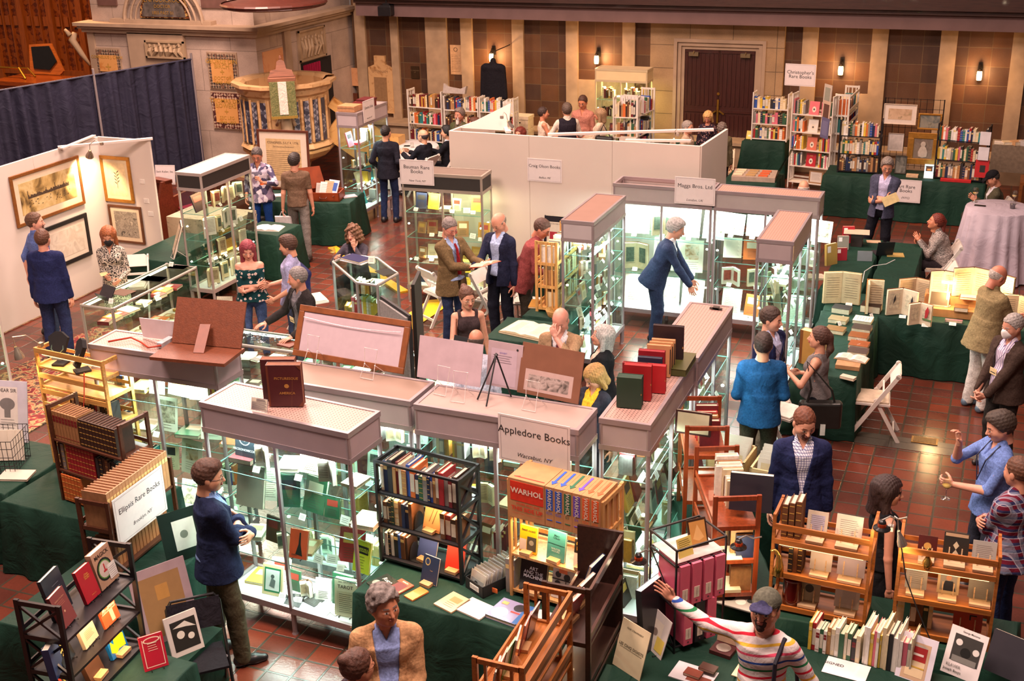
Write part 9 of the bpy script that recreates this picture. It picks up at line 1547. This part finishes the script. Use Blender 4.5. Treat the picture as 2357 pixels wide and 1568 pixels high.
pp[43]=person('man in blue-grey shirt with rolled sleeves and short beard before the booth prints',(-12.1,12.52),fac(65),1.82,b=1.05,top=('shirt',CL('5a6ca4'),None),bot=('jeans',CL('3c4c6c')),hair=('short','5a3c28'),beard=(1,'5a3c2c'),skin='d69a82',head=(.5,.0,0),hR=(.24,.1,.95),hL=(-.2,-.12,.85),bag=1.35,h=.009)
pp[44]=person('man in bright navy blue suit seen from behind standing on the red rug',(-11.42,11.9),fac(110),1.82,b=1.12,top=('jacket',CL('20264e'),CL('d89090')),bot=('trousers',CL('252c50')),hair=('short','5a3828'),skin='d4947e',open_=False,h=.009,head=(0,0,0))
q=pp[45]=person('woman with auburn hair, black face mask and black and white wrap dress',(-10.95,12.6),fac(298),1.7,True,top=('shirt',CL('18161a','d8ccbc','leaf',sc=.75),None),bot=('skirt',CL('18161a','d8ccbc','leaf',sc=.75)),hair=('long','9a5830'),skin='d09478',mask='1a181c',head=(-.05,.4,0),hR=(.05,.26,1.08),hL=(-.12,.24,1.02),h=.009)
f=MB();f.box(-.05,0,0,.05,.07,.004);o=f.build('card_held',M('d8b880'));o.location=q['R']+Vector((0,-.02,.02));o.rotation_euler=(.4,0,1.);tag(o,'tan card in the hands of the masked woman','card')
# ---------------------------------------------------------------- the books that show largest stay single things, the many small ones become one mass
bpy.context.view_layer.update()
def px(p):
 d=p-O;w=d.dot(_fw);return(IMW/2+F*d.dot(_r2)/w,IMH/2-F*d.dot(_u2)/w,w)if w>.1 else(-1e4,-1e4,1)
dg=bpy.context.evaluated_depsgraph_get()
def seen(o):
 M_=o.matrix_world;bb=[M_@Vector(c)for c in o.bound_box];q=[px(p)for p in bb];xs=[a[0]for a in q];ys=[a[1]for a in q]
 w=max(0,min(IMW,max(xs))-max(0,min(xs)));h=max(0,min(IMH,max(ys))-max(0,min(ys)))
 if w*h<4:return 0
 c=sum(bb,Vector())/8;hit=0;pts=[c]+[c*.35+p*.65 for p in bb[::2]]+[(bb[1]+bb[2]+bb[5]+bb[6])/4*.95+c*.05]
 for p in pts:
  o_=O.copy();d=(p-O);L=d.length;d.normalize();t=0
  for _ in range(14):
   ok,loc,n,i,ob,_m=SC.ray_cast(dg,o_,d,distance=L+.1)
   if not ok:hit+=.3;break
   if ob.name.split('.')[0]in('glass_pane','glass_shelf','glass_top','bowl','tray_lid'):o_=loc+d*.002;L-=0;continue
   if ob.name==o.name or(loc-p).length<.03:hit+=1
   break
 return w*h*hit/len(pts)
bks=[o for o in COL.objects if o.get('category')=='book']
sc_=sorted(((seen(o),o)for o in bks),key=lambda a:-a[0]);keep=296
vs,fs,mi,mats=[],[],[],{}
for s_,o in sc_[keep:]:
 me=o.data;b=len(vs);M_=o.matrix_world
 vs+=[tuple(M_@v.co)for v in me.vertices];fs+=[tuple(i+b for i in p.vertices)for p in me.polygons]
 ix=[mats.setdefault(m,len(mats))for m in me.materials];mi+=[ix[min(p.material_index,len(ix)-1)]for p in me.polygons]
 for c in list(o.children):bpy.data.objects.remove(c)
 bpy.data.objects.remove(o)
f=MB();f.v,f.f,f.mi=vs,fs,mi;tag(f.build('books',list(mats)),'many smaller books filling the farther shelves and glass cases around the hall','books',kind='stuff')
